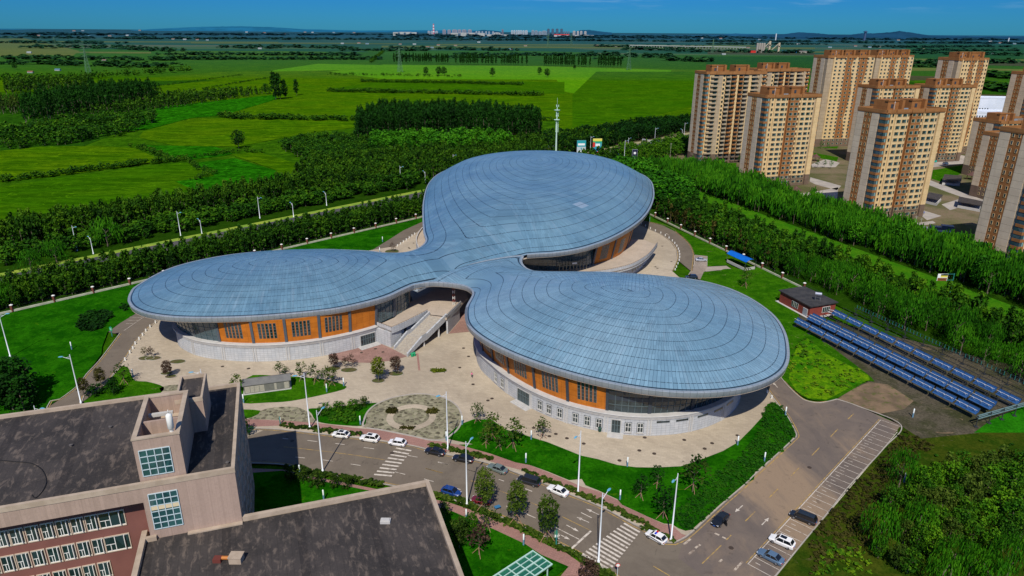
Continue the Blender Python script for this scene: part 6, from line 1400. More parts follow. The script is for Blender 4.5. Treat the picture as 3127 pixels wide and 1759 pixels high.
c_ = [np.array(p)-np.array(CP[0]) for p in CP]; mb = MB(); rows = []
for j in range(9):
    t = j/8; a, b = c_[0]+(c_[1]-c_[0])*t, c_[3]+(c_[2]-c_[3])*t; z_ = 3.6+.9*math.sin(pi*t)
    rows += [(*a,z_),(*b,z_)]
mb.mesh(rows, [(2*j,2*j+1,2*j+3,2*j+2) for j in range(8)]); o = mb.build('roof', mat('blue_sheet', (.005,.13,.55), (.004,.11,.48), .5, rough=.4), sh, True)
for p in c_: mb = MB(); q = p*.94+(c_[0]+c_[2])/2*.06; mb.tube((*q,0),(*q,3.8),.08,n=6); mb.build('post', DARKM, sh)
for a, b in ((c_[0],c_[3]),(c_[3],c_[2])):
    a = a*.92+(c_[2])*.04; b = b*.92+(c_[2])*.04; d = b-a; n = np.array((-d[1],d[0]))/np.linalg.norm(d)*.1; mb = MB(); mb.prism([tuple(a+n),tuple(b+n),tuple(b-n),tuple(a-n)], 0, 1.1); mb.build('low_wall', STONE2, sh)
# ---- solar troughs
BLU = newmat('trough_mirror'); BLUm, nt, b = BLU; b.inputs['Base Color'].default_value = (.03,.105,.28,1); b.inputs['Roughness'].default_value = .22; b.inputs['Metallic'].default_value = .2; b.inputs['Specular IOR Level'].default_value = .8  # blue of the reflected sky painted into the mirror colour
FRM = mat('trough_frame', (.05,.055,.06), rough=.5, metal=.4); TEA = mat('teal_upright', (.03,.20,.18), rough=.5)
ML = 5.75
def trough_meshes():
    mb = MB(); n = 8; vs = []
    for x in (0, ML):
        for j in range(n+1): u = -.98+1.96*j/n; vs.append((x, u, .28*u*u))
    mb.mesh(vs, [(j, j+1, n+2+j, n+1+j) for j in range(n)]); q = MB()
    T = Matrix.Rotation(radians(48), 4, 'X'); mir = mb.data('mirror', BLUm, False, T)
    q = MB()
    for x in (.0,ML*.5,ML): q.tube((x,-.98,.26),(x,0,-.05),.05,n=4); q.tube((x,0,-.05),(x,.98,.26),.05,n=4)
    q.tube((0,0,-.1),(ML,0,-.1),.12,n=6); q.tube((0,.95,.26),(ML,.95,.26),.04,n=4); q.tube((0,-.95,.26),(ML,-.95,.26),.04,n=4); fr = q.data('frame', FRM, False, T)
    q = MB(); q.tube((0,0,.9),(ML,0,.9),.05,n=5)
    for x in (.9,ML*.5,ML-.9): q.tube((x,0,.05),(x,0,1.0),.055,n=4); 
    rc = q.data('receiver', WHITEF, False, T)
    q = MB(); q.tube((0,0,-2.3),(0,0,0),.11,n=6); q.tube((0,0,-.9),(.9,0,-.1),.05,n=4); q.tube((0,0,-.9),(-.9,0,-.1),.05,n=4); q.box(-.45,-.45,-2.3,.45,.45,-2.2); po = q.data('post', FRM)
    return mir, fr, rc, po
TMs = trough_meshes()
ang = math.atan2(147.3-204.7, 113.2-90.6)
def trow(p0, p1, lab, grp, mirror=True, nmod=None, up=False):
    p0 = np.array(p0); p1 = np.array(p1); L = np.linalg.norm(p1-p0); d = (p1-p0)/L; n = nmod or int(L/(ML+.35)); a = math.atan2(d[1], d[0])
    for i in range(n):
        q = p0+d*(i*L/n); t = thing('solar_trough' if mirror else 'collector_frame', lab, 'solar trough' if mirror else 'collector frame', (q[0],q[1],2.35), a, grp)
        if mirror: obj('mirror', TMs[0], t); obj('receiver', TMs[2], t)
        obj('frame', TMs[1], t); obj('post', TMs[3], t); 
        if up:
            for k in range(5):
                if ('u',) not in CARB: mb = MB(); mb.box(-.05,-.25,0,.05,-.15,1.1); CARB[('u',)] = mb.data('upright', TEA)
                obj('upright', CARB[('u',)], t, (.4+k*1.2,0,0))
trow((90.6,204.7),(113.2,147.3),'blue curved solar trough in the row nearest the front hall','first row of solar troughs')
trow((95.6,207.2),(118.1,149.6),'blue curved solar trough in the second row','second row of solar troughs')
trow((97.1,208.4),(119.6,150.8),'blue curved solar trough tucked close behind the second row','back-up row of solar troughs')
trow((105.6,212.0),(126.6,152.1),'blue curved solar trough in the third row, beyond the dark frames','third row of solar troughs')
trow((101.5,209.5),(123.5,151.2),'bare dark collector frame between the second and third blue rows','bare frames between the blue rows',False)
trow((109,213),(129.8,155.5),'bare dark collector frame behind the third blue row','bare frames behind the third row',False)
trow((114.8,215.3),(135.0,160.0),'dark collector frame with teal uprights in the row nearest the trees','teal-edged frames by the trees',False,up=True)
pr = thing('pipe_rack', 'teal-grey pipe rack on legs across the lower end of the troughs', 'pipe rack', (0,0,0)); a_, b_ = np.array(G(Zi,2165,1400)), np.array(G(Zi,2900,1190)); mb = MB()
for zz, o_ in ((2.2,0),(2.9,.3),(2.2,.6)): mb.tube((a_[0],a_[1]+o_,zz),(b_[0],b_[1]+o_,zz),.13,n=6)
mb.build('pipes', mat('pipe_teal', (.16,.26,.27), rough=.45, metal=.3), pr)
for k in range(8):
    q = a_+(b_-a_)*k/7; mb = MB(); mb.tube((*q,0),(*q,3.1),.12,n=6); mb.tube((q[0]-.6,q[1],2.6),(q[0]+.6,q[1]+.6,2.6),.06,n=4); mb.box(q[0]-.4,q[1]-.4,0,q[0]+.4,q[1]+.4,.2); mb.build('leg', FRM, pr)
# ---- boards and signs: flat panels at their place
def ptY(z, px, py, Y):
    x = z[0]+z[2]*px; y = z[1]+z[2]*py; u = (x-CX)/F; v = (y-CY)/F; a = u*cos(RO)+v*sin(RO); b = -u*sin(RO)+v*cos(RO)
    dy = cos(TH)-b*sin(TH); dz = -sin(TH)-b*cos(TH); t = Y/dy; return Vector((a*t, Y, H+dz*t))
def board(name, label, cat, z, x0, y0, x1, y1, Y, face, decos=(), legs=2, zlow=None, back=None, turn=0.):
    p, q = ptY(z,x0,y0,Y), ptY(z,x1,y1,Y); w_ = q.x-p.x; zt_ = p.z; zb_ = q.z if zlow is None else zlow; c = ((p.x+q.x)/2, Y, 0)
    t = thing(name, label, cat, c, turn)
    mb = MB(); mb.box(-w_/2,0,zb_,w_/2,.35,zt_); mb.build('panel', back or mat('board_back', (.35,.37,.4), rough=.6), t)
    mb = MB(); mb.box(-w_/2+.1,-.05,zb_+.1,w_/2-.1,0,zt_-.1); f = mb.build('face', face, t); hh = zt_-zb_
    for i, (u0,v0,u1,v1,m) in enumerate(decos):
        mb = MB(); mb.box(-w_/2+w_*u0,-.08-.004*i,zb_+hh*v0,-w_/2+w_*u1,-.05,zb_+hh*v1); mb.build('printed_area', m, f)
    for k in range(legs):
        xx = 0 if legs == 1 else (-w_*.35+w_*.7*k/(legs-1)); mb = MB(); mb.tube((xx,.2,0),(xx,.2,zb_+.2),.2,n=6); mb.build('post', FRM, t)
    return t, w_, zb_, zt_
M_ = lambda n, c: mat(n, c, rough=.6)
NAVY = M_('navy', (.012,.014,.045)); YELs = M_('sign_yellow', (.65,.6,.1)); TEALs = M_('sign_teal', (.02,.30,.33)); PALE = M_('sign_pale', (.42,.5,.52)); REDs = M_('sign_red', (.55,.03,.02)); WHs = M_('sign_white', (.75,.77,.75)); BLs = M_('sign_blue', (.02,.22,.45)); GRs = M_('sign_green', (.01,.35,.12))
glyphs = lambda u0, u1, v0, v1, n, m: [(u0+(u1-u0)*(i+.08)/n, v0+(v1-v0)*a, u0+(u1-u0)*(i+b)/n, v0+(v1-v0)*c, m) for i in range(n) for a, b, c in ((0,.82,.2),(.42,.7,.58),(.8,.82,1))]
board('billboard', 'dark navy billboard with yellow lettering left of the mast', 'billboard', Zs, 290,295,430,440, 530, NAVY, glyphs(.18,.8,.55,.78,7,YELs)+glyphs(.3,.85,.30,.42,9,YELs), turn=.12)
board('billboard', 'tall billboard, teal at the top and pale grey below', 'billboard', Zs, 735,220,850,450, 528, PALE, [(.0,.62,1.,1.,TEALs),(.12,.70,.88,.82,WHs),(.42,.48,.58,.56,TEALs)]+glyphs(.15,.85,.2,.34,6,WHs), turn=.1)
board('billboard', 'tall multicoloured billboard right of the teal one', 'billboard', Zs, 955,195,1070,430, 530, TEALs, [(0,.84,1,1,YELs),(0,.78,1,.85,GRs),(0,.5,.25,.78,REDs),(.3,.55,.8,.7,WHs),(.2,.25,.9,.45,BLs),(.0,.0,1.,.16,WHs),(.5,.16,1,.24,REDs)], turn=.1)
board('pylon_sign', 'slim dark upright sign at the edge of the rear roof', 'sign', Zs, 1500,345,1556,600, 470, NAVY, [(.3,.78,.7,.88,WHs)]+glyphs(.3,.7,.3,.6,1,PALE), legs=0, zlow=0)
def road_sign(label, z, x0, y0, x1, y1, bx, by, face, decos, arm=True):
    g = G(z,bx,by); p, q = ptY(z,x0,y0,g[1]), ptY(z,x1,y1,g[1]); t = thing('road_sign', label, 'road sign', (g[0],g[1],0)); w_ = q.x-p.x; x0_ = p.x-g[0]
    mb = MB(); mb.box(x0_,-.05,q.z,x0_+w_,.05,p.z); f = mb.build('panel', face, t)
    for i, (u0,v0,u1,v1,m) in enumerate(decos): mb = MB(); mb.box(x0_+w_*u0,-.08,q.z+(p.z-q.z)*v0,x0_+w_*u1,-.05,q.z+(p.z-q.z)*v1); mb.build('printed_area', m, f)
    mb = MB(); mb.tube((0,0,0),(0,0,p.z+.2),.13,n=6); mb.tube((0,0,p.z-.1),(x0_+w_*.5,0,p.z-.1),.08,n=5); mb.tube((0,0,q.z+.3),(x0_+w_*.5,0,q.z+.3),.08,n=5); mb.build('post', TEA, t)
road_sign('blue road sign on a cranked post among the trees right of the rear hall', Zs, 2100,790,2180,838, 2230,955, BLs, [(.1,.55,.45,.8,WHs),(.55,.55,.9,.8,WHs),(.1,.2,.45,.45,WHs),(.55,.2,.9,.45,WHs)])
road_sign('picture sign with a brown lower band standing above the right hand trees', Zi, 1848,100,1920,160, 1938,300, WHs, [(.04,.0,.96,.42,M_('sign_brown',(.2,.08,.03))),(.3,.5,.98,.95,YELs),(.3,.75,.98,.95,BLs),(.06,.5,.22,.92,WHs)]+glyphs(.15,.8,.12,.3,5,WHs))
road_sign('green square sign on a post beside the left parking bay', Zr, 1418,252,1464,300, 1462,372, GRs, [(.3,.2,.7,.8,WHs)])
road_sign('small white notice on a post at the rubble garden', Zf, 490,885,506,908, 502,950, WHs, [])
road_sign('pair of small green and white plates on a post by the third street tree', Zj, 1632,815,1668,890, 1650,985, M_('plate_green',(.08,.22,.12)), [(.1,.1,.9,.45,WHs)])
g = G(Zj,2335,1330); t = thing('road_sign', 'round white no-entry style sign with a red rim at the bottom edge', 'road sign', (g[0],g[1],0)); mb = MB(); mb.tube((0,0,0),(0,0,2.8),.05,n=6); mb.build('post', LAMPW, t)
mb = MB(); mb.tube((0,-.02,2.5),(0,.04,2.5),.4,n=18,m=0); mb.tube((0,-.03,2.5),(0,-.02,2.5),.3,n=18,m=1); mb.build('panel', [REDs, WHs], t)
gp = thing('sign_gantry', 'white road gantry with a sign panel over the highway', 'gantry', (0,0,0)); ga, gb = G(Zs,1632,348), G(Zs,1752,372); mb = MB()
mb.tube((*ga,0),(*ga,8.5),.25,n=6); mb.tube((*gb,0),(*gb,8.5),.25,n=6); mb.tube((*ga,8.3),(*gb,8.3),.2,n=6); mb.tube((*ga,7.4),(*gb,7.4),.12,n=6); mb.build('frame', LAMPW, gp)
mb = MB(); mb.box(gb[0]-1,gb[1]-.2,6.6,gb[0]+6,gb[1],8.6); mb.build('panel', PALE, gp)
# ---- telecom mast
mx0 = ptY(Zb,1797,1215,528); mt = thing('telecom_mast', 'slim white telecom mast with ring platforms behind the rear hall', 'telecom mast', (mx0.x,528,0)); MTm = mat('mast_white', (.45,.62,.52), rough=.5)
mb = MB(); mb.lathe([(.75,0),(.6,12),(.42,24),(.30,36)],10); mb.tube((0,0,36),(0,0,42.5),.14,.04,6); mb.build('pole', MTm, mt, True)
for z_ in (33.5,26.5):
    mb = MB(); mb.lathe([(.3,z_),(2.2,z_+.1),(2.2,z_+.3),(.3,z_+.35)],14); mb.build('platform', MTm, mt)
for z_ in (36.,31.,29.,24.,22.,20.5,19.,17.5):
    for a in (0,2.1,4.2): mb = MB(); c = (1.0*cos(a),1.0*sin(a)); mb.box(c[0]-.18,c[1]-.14,z_,c[0]+.18,c[1]+.14,z_+1.5); mb.tube((0,0,z_+.7),(c[0],c[1],z_+.7),.06,n=4); mb.build('antenna', MTm, mt)
# ---- pylons
def pylon_data(h):
    mb = MB(); w = lambda z: 4.2*(1-z/h)**1.15+.55; lv = [h*q for q in (0,.16,.30,.42,.53,.63,.72,.80,.88,.95,1)]; r = .32
    for a, b in zip(lv, lv[1:]):
        c0 = [(sx*w(a),sy*w(a),a) for sx,sy in ((-1,-1),(1,-1),(1,1),(-1,1))]; c1 = [(sx*w(b),sy*w(b),b) for sx,sy in ((-1,-1),(1,-1),(1,1),(-1,1))]
        for i in range(4): mb.tube(c0[i],c1[i],r,n=3,cap=False); mb.tube(c0[i],c1[(i+1)%4],r*.6,n=3,cap=False); mb.tube(c0[(i+1)%4],c1[i],r*.6,n=3,cap=False); mb.tube(c1[i],c1[(i+1)%4],r*.6,n=3,cap=False)
    for z_, l in ((h*.66,8),(h*.78,9.5),(h*.9,7)):
        for s in (-1,1): mb.tube((0,0,z_+1.5),(s*l,0,z_),r*.8,n=3); mb.tube((0,0,z_),(s*l,0,z_),r*.8,n=3)
    return mb.data('pylon', mat('pylon_steel', (.07,.16,.09), rough=.6))
PD = pylon_data(52)
for lab, p, s in (('lattice pylon in the left fields',G(Za,697,580),1.),('smaller lattice pylon farther off at the far left',G(Za,440,378),.95),('lattice pylon rising from the bright paddy field',G(Zb,572,568),1.),('lattice pylon near the right end of the poplar rows',G(Zb,2370,550),1.),('distant pylon above the scrub, left of its twin',G(Zb,1735,372),1.5),('distant pylon above the scrub, right one',G(Zb,1918,350),1.5),('thin distant pylon at the right of the plain behind the towers',G(Zc,400,235),1.2)):
    o = obj('power_pylon', PD, None, (*p,0), random.random()); o.scale = (s,s,s); tag(o, lab, 'pylon')
# ---- far city, plant, viaduct, farmsteads
def far_b(name, label, cat, z, x0, x1, yt, Y, colr, n=1, grp=None, step=True, roof=None):
    if not step: q0 = ptY(z,x0,yt,1000.); Y = min(14000, 1000*(88-22)/(88-q0.z))
    p, q = ptY(z,x0,yt,Y), ptY(z,x1,yt,Y); w_ = q.x-p.x; h_ = max(p.z, 8); m = mat('far_%.2f_%.2f_%.2f'%colr, colr, tuple(c*.82 for c in colr), .01, rough=.9); mb = MB()
    if w_ > h_*1.5 and step:
        k = max(2, int(w_/(h_*.8)))
        for i in range(k): mb.box(w_*i/k, 0, 0, w_*(i+.82)/k, w_/k, h_*random.uniform(.82,1))
        mb.box(0, 5, 0, w_, w_/k, h_*.55)
    else:
        mb.box(0,0,0,w_,max(w_*.6,20),h_*.93); mb.box(w_*.25,4,h_*.9,w_*.75,max(w_*.4,15),h_); 
    for i in range(1, 4): mb.box(w_*i/4-w_*.04, -2, 4, w_*i/4+w_*.04, 1, h_*.85, 1)
    if roof: mb.prism([(0,-3),(w_,-3),(w_,w_*.5),(0,w_*.5)], h_*.7, h_, 2)
    o = mb.build(name, [m, mat('far_dark', (.05,.10,.16), rough=.9), roof or m]); o.location = (p.x, Y, 0); tag(o, label, cat, grp)
WB = (.32,.39,.45); RB = (.24,.25,.30); DB = (.05,.10,.16); BB_ = (.42,.40,.38); FB = (.38,.40,.38)  # distance haze is mixed into these skyline building colours
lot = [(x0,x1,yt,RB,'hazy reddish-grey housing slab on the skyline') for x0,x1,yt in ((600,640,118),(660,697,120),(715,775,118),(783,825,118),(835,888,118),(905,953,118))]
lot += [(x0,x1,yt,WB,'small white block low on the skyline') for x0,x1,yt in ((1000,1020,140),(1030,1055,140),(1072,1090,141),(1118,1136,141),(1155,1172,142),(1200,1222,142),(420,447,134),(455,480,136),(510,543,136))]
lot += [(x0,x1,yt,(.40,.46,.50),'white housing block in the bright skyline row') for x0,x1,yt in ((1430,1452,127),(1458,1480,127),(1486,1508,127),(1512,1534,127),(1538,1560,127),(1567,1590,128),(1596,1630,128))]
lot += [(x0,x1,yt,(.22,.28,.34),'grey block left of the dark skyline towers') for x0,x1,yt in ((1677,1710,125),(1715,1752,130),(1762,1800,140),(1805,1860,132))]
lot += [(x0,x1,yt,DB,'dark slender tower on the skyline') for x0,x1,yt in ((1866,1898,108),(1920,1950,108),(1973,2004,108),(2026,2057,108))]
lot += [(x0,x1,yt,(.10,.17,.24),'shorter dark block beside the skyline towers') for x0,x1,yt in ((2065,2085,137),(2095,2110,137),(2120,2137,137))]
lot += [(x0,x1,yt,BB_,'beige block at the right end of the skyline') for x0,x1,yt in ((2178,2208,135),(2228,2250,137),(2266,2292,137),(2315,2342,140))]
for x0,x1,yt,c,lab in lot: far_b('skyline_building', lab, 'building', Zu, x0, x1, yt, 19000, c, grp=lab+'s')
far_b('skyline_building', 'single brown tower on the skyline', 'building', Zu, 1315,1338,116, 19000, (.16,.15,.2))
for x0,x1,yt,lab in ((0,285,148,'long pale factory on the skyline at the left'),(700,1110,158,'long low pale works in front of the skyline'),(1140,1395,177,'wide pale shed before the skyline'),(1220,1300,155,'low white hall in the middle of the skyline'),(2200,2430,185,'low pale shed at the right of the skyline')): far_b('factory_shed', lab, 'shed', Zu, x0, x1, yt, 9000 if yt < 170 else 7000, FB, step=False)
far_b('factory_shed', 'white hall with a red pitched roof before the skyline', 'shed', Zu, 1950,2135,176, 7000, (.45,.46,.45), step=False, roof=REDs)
p = ptY(Zu,490,50,16000); mb = MB()
for k in range(8): mb.lathe([(26-1.6*k,p.z*k/8),(26-1.6*(k+1),p.z*(k+1)/8)],10,m=k%2)
o = mb.build('chimney', [M_('chim_white',(.55,.55,.58)), M_('chim_red',(.42,.12,.16))]); o.location = (p.x,16000,0); tag(o, 'tall red and white banded chimney on the skyline', 'chimney')
for (px, py, lab) in ((1234,95,'dark tower on the ridge behind the estate'),(475,118,'thin white mast on the plain behind the estate'),(2450,155,'thin white chimney far off at the right edge')):
    p = ptY(Zm,px,py,9000); mb = MB(); mb.tube((0,0,0),(0,0,p.z),14 if px==1234 else 7,n=6); mb.box(-20,-20,p.z*.86,20,20,p.z*.93) if px==1234 else None
    o = mb.build('distant_tower', M_('dt%d'%px, (.04,.08,.16) if px==1234 else (.5,.55,.58))); o.location = (p.x,9000,0); tag(o, lab, 'tower')
st_ = thing('cement_plant', 'pale cement plant with silos and conveyor towers beyond the left towers', 'industrial plant', (0,0,0)); Yp = 3500; PS = M_('plant_pale', (.42,.36,.25)); PSg = M_('silo_grey', (.30,.28,.24))
for i in range(4):
    p = ptY(Zm,318+19*i,202,Yp); mb = MB(); mb.lathe([(5.2,0),(5.2,p.z),(2,p.z+2)],12); o = mb.build('silo', PSg, st_); o.location = (p.x,Yp,0)
for px, py in ((425,182),(503,196)):
    p = ptY(Zm,px,py,Yp); mb = MB(); mb.box(-4,0,0,4,8,p.z); mb.box(-6,0,p.z*.6,6,8,p.z*.7); mb.tube((-4,0,p.z*.9),(-40,0,8),2,n=4); o = mb.build('tower', PS, st_); o.location = (p.x,Yp,0)
for px, w_, c in ((250,60,REDs),(545,70,BLs),(585,35,PS),(650,50,PSg)):
    p = ptY(Zm,px,238,Yp); mb = MB(); mb.box(0,0,0,w_,25,8); mb.box(-1,-1,8,w_+1,26,9.5); o = mb.build('shed', [c], st_); o.location = (p.x,Yp,0)
va, vb = ptY(Zb,2380,326,4600), ptY(Zc,640,170,4200); vd = thing('viaduct', 'long pale railway viaduct crossing the plain at the right', 'viaduct', (0,0,0)); mb = MB(); n_ = 40
dv = vb-va; mb.mesh([(va.x,va.y,10),(vb.x,vb.y,10),(vb.x,vb.y,14),(va.x,va.y,14),(va.x,va.y+12,10),(vb.x,vb.y+12,10),(vb.x,vb.y+12,14),(va.x,va.y+12,14)], [(0,1,2,3),(3,2,6,7),(5,4,7,6),(0,3,7,4),(1,5,6,2),(0,4,5,1)]); mb.build('deck', M_('viaduct_pale', (.36,.40,.36)), vd)
mb = MB(); mb.box(-1.6,0,0,1.6,6,10); vp_ = mb.data('pier', M_('viaduct_pier', (.25,.28,.26)))
for k in range(n_): obj('pier', vp_, vd, (va.x+dv.x*k/n_, va.y+dv.y*k/n_+2, 0))
hm = []
for wc, rc in (((.36,.38,.36),(.20,.09,.06)),((.38,.42,.42),(.07,.17,.24)),((.34,.33,.29),(.18,.12,.09)),((.42,.46,.46),(.30,.34,.34))):
    mb = MB(); mb.box(0,0,0,14,7,3.6,0); mb.mesh([(-.6,-.6,3.5),(14.6,-.6,3.5),(14.6,7.6,3.5),(-.6,7.6,3.5),(-.6,3.5,6),(14.6,3.5,6)], [(0,1,5,4),(2,3,4,5),(0,4,3),(1,2,5)], 1)
    for k in range(3): mb.box(2+4*k,-.1,1,3.6+4*k,.05,2.6,2)
    hm.append(mb.data('farmhouse', [M_('hw%.2f'%wc[0]+str(len(hm)), wc), M_('hr%d'%len(hm), rc), GLASS]))
spots = [(Za,x,y) for x,y in ((290,278),(690,282),(850,280),(990,276),(1070,300),(1250,300),(1350,305),(1440,308),(1540,310),(1620,312),(1770,300),(1930,250),(2070,255),(2230,262),(2390,250),(2450,252),(570,240),(640,238),(1090,236),(210,412),(215,568),(430,550),(800,475),(2030,380),(1180,385))]+[(Zb,x,y) for x,y in ((40,252),(200,254),(105,340),(235,336),(300,342),(560,345),(672,346),(775,368),(810,372),(995,356),(1180,330),(860,352),(1430,384),(2260,362),(2370,356),(2105,356),(2440,356),(1545,358))]+[(Zc,x,y) for x,y in ((320,126),(450,128),(720,135),(780,190),(990,168),(1390,182),(1490,190),(1550,188),(2350,236),(2490,208),(1410,128),(1690,140),(2330,150),(2400,160),(2500,165),(1860,203),(470,240),(640,194),(1210,190))]
for i, (z, x, y) in enumerate(spots):
    p = G(z, x, y+6); d = math.hypot(*p); o = obj('farmhouse', hm[i%4], None, (*p,0), random.uniform(-.3,.3)); s = .4+d/6000; o.scale = (s*1.2,s,s); tag(o, 'small far-off house or shed among the tree belts of the plain', 'house', 'far-off houses and sheds')
# ---- things in the estate
def slabroof(label, z, pts, h, m=None):
    t = thing('garage_entrance', label, 'garage entrance', (0,0,0)); q = P(z, pts, h); mb = MB(); mb.prism(q, h-.3, h, bottom=True); mb.build('roof', m or mat('dark_sheet', (.04,.035,.03), (.06,.05,.045), .5, rough=.6), t)
    c = np.mean(np.array(q),0); i_ = [tuple(c+(np.array(v)-c)*.93) for v in q]; mb = MB(); mb.prism(i_, 0, 1.3); mb.build('low_wall', STONE2, t)
    for v in i_: mb = MB(); mb.tube((*v,1.2),(*v,h-.2),.12,n=5); mb.build('post', DARKM, t)
slabroof('dark-roofed underground garage ramp right of the nearest tower', Zn, [(640,862),(735,880),(700,915),(615,895)], 3.5)
slabroof('dark-roofed garage ramp behind, beside the lit grass', Zn, [(745,740),(865,750),(860,785),(730,775)], 3.5)
slabroof('long dark-roofed garage ramp in front of the low blocks', Zn, [(845,890),(1010,925),(1000,955),(835,925)], 3.5)
for i, (x0, x1, y0) in enumerate(((535,630,1110),(640,715,1105),(675,790,1140),(720,800,1100))):
    a, b = np.array(G(Zn,x0,y0+30)), np.array(G(Zn,x1,y0+38)); d = b-a; L = float(np.linalg.norm(d)); o = thing('site_cabin', ['leftmost grey cabin in the yard below the nearest tower','second grey cabin in the yard below the nearest tower','front grey cabin in the yard below the nearest tower','rear right grey cabin in the yard below the nearest tower'][i], 'cabin', (*a,0), math.atan2(d[1],d[0]))
    mb = MB(); mb.box(0,0,0,L,3,2.7); mb.build('body', M_('cabin_grey', (.16,.18,.20)), o); mb = MB(); mb.box(-.15,-.15,2.7,L+.15,3.15,2.9); mb.build('roof', M_('cabin_roof', (.22,.25,.28)), o)
def gazebo(label, xy):
    t = thing('gazebo', label, 'gazebo', (*xy,0)); mb = MB(); mb.lathe([(3.6,2.8),(1.6,4.0),(.1,5.2)],6); mb.build('roof', M_('gazebo_roof', (.10,.05,.04)), t)
    for k in range(6): mb = MB(); a = k*pi/3; mb.tube((2.8*cos(a),2.8*sin(a),0),(2.8*cos(a),2.8*sin(a),2.9),.12,n=5); mb.build('post', M_('gazebo_post', (.12,.05,.035)), t)
gazebo('dark hexagonal gazebo between the belt and the nearest tower', G(Zc,978,1222)); gazebo('red-roofed gazebo in the sunlit courtyard', G(Zc,1118,985)); gazebo('dark gazebo beside the garage ramp near the low blocks', G(Zn,925,775))
for i, (x, y) in enumerate(((408,1165),(523,1180),(557,1198))):
    p = G(Zn,x,y); mb = MB(); mb.tube((0,0,0),(0,0,11),.14,.1,6); mb.tube((-.8,0,10.4),(.8,0,10.4),.06,n=4); o = mb.build('utility_pole', M_('pole_pale', (.42,.4,.34))); o.location = (*p,0); tag(o, ['left','middle','right'][i]+' of three pale utility poles below the nearest tower', 'utility pole')
for i, (x, y) in enumerate(((105,965),(330,1065),(613,1160))):
    p = G(Zc,x,y); mb = MB(); mb.tube((0,0,0),(0,0,11),.14,.1,6); mb.tube((-.8,0,10.4),(.8,0,10.4),.06,n=4); o = mb.build('utility_pole', M_('pole_pale', (.42,.4,.34))); o.location = (*p,0); tag(o, ['utility pole left of the wide balcony tower','utility pole before the wide balcony tower','utility pole at the foot of the second tower'][i], 'utility pole')
# ------------------------------------------------------------------ trees
def leaf_mat(name, dark, mid, light, rnd=.25):
    m, nt, b = newmat(name); p = pos(nt)
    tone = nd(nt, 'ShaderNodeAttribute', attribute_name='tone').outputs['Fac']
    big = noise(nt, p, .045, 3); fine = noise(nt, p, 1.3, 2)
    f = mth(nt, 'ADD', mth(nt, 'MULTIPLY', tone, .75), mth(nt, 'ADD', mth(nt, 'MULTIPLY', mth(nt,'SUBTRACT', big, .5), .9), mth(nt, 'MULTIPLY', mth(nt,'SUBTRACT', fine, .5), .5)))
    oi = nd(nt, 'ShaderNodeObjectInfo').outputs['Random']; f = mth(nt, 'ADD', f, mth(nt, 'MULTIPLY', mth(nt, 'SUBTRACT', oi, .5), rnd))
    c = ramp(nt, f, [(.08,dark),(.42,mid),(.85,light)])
    nt.links.new(c, b.inputs['Base Color']); b.inputs['Roughness'].default_value = .75; b.inputs['Specular IOR Level'].default_value = .12
    tr = nd(nt, 'ShaderNodeBsdfTranslucent'); nt.links.new(c, tr.inputs['Color']); mx = nd(nt, 'ShaderNodeMixShader'); mx.inputs[0].default_value = .25
    nt.links.new(b.outputs[0], mx.inputs[1]); nt.links.new(tr.outputs[0], mx.inputs[2]); nt.links.new(mx.outputs[0], nt.nodes['Material Output'].inputs['Surface'])
    return m
BARK = mat('bark', (.11,.085,.06), (.16,.13,.10), 2., rough=.95)
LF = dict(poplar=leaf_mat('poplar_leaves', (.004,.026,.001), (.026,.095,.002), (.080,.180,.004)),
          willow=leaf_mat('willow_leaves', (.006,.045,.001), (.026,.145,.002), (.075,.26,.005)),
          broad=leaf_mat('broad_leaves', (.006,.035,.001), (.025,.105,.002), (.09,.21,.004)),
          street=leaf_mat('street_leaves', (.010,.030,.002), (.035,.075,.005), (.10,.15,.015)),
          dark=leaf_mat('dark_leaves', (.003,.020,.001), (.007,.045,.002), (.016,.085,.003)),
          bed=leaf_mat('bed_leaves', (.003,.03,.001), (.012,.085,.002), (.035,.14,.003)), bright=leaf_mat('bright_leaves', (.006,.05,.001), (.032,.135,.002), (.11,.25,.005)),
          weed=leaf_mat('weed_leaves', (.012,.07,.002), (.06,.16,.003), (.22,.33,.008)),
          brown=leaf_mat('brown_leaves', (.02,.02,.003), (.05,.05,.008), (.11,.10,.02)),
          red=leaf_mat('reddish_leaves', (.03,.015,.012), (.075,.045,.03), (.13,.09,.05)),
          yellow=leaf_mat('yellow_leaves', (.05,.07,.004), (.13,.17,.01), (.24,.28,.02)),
          far=leaf_mat('far_leaves', (.008,.045,.004), (.022,.095,.006), (.05,.15,.008), 0))
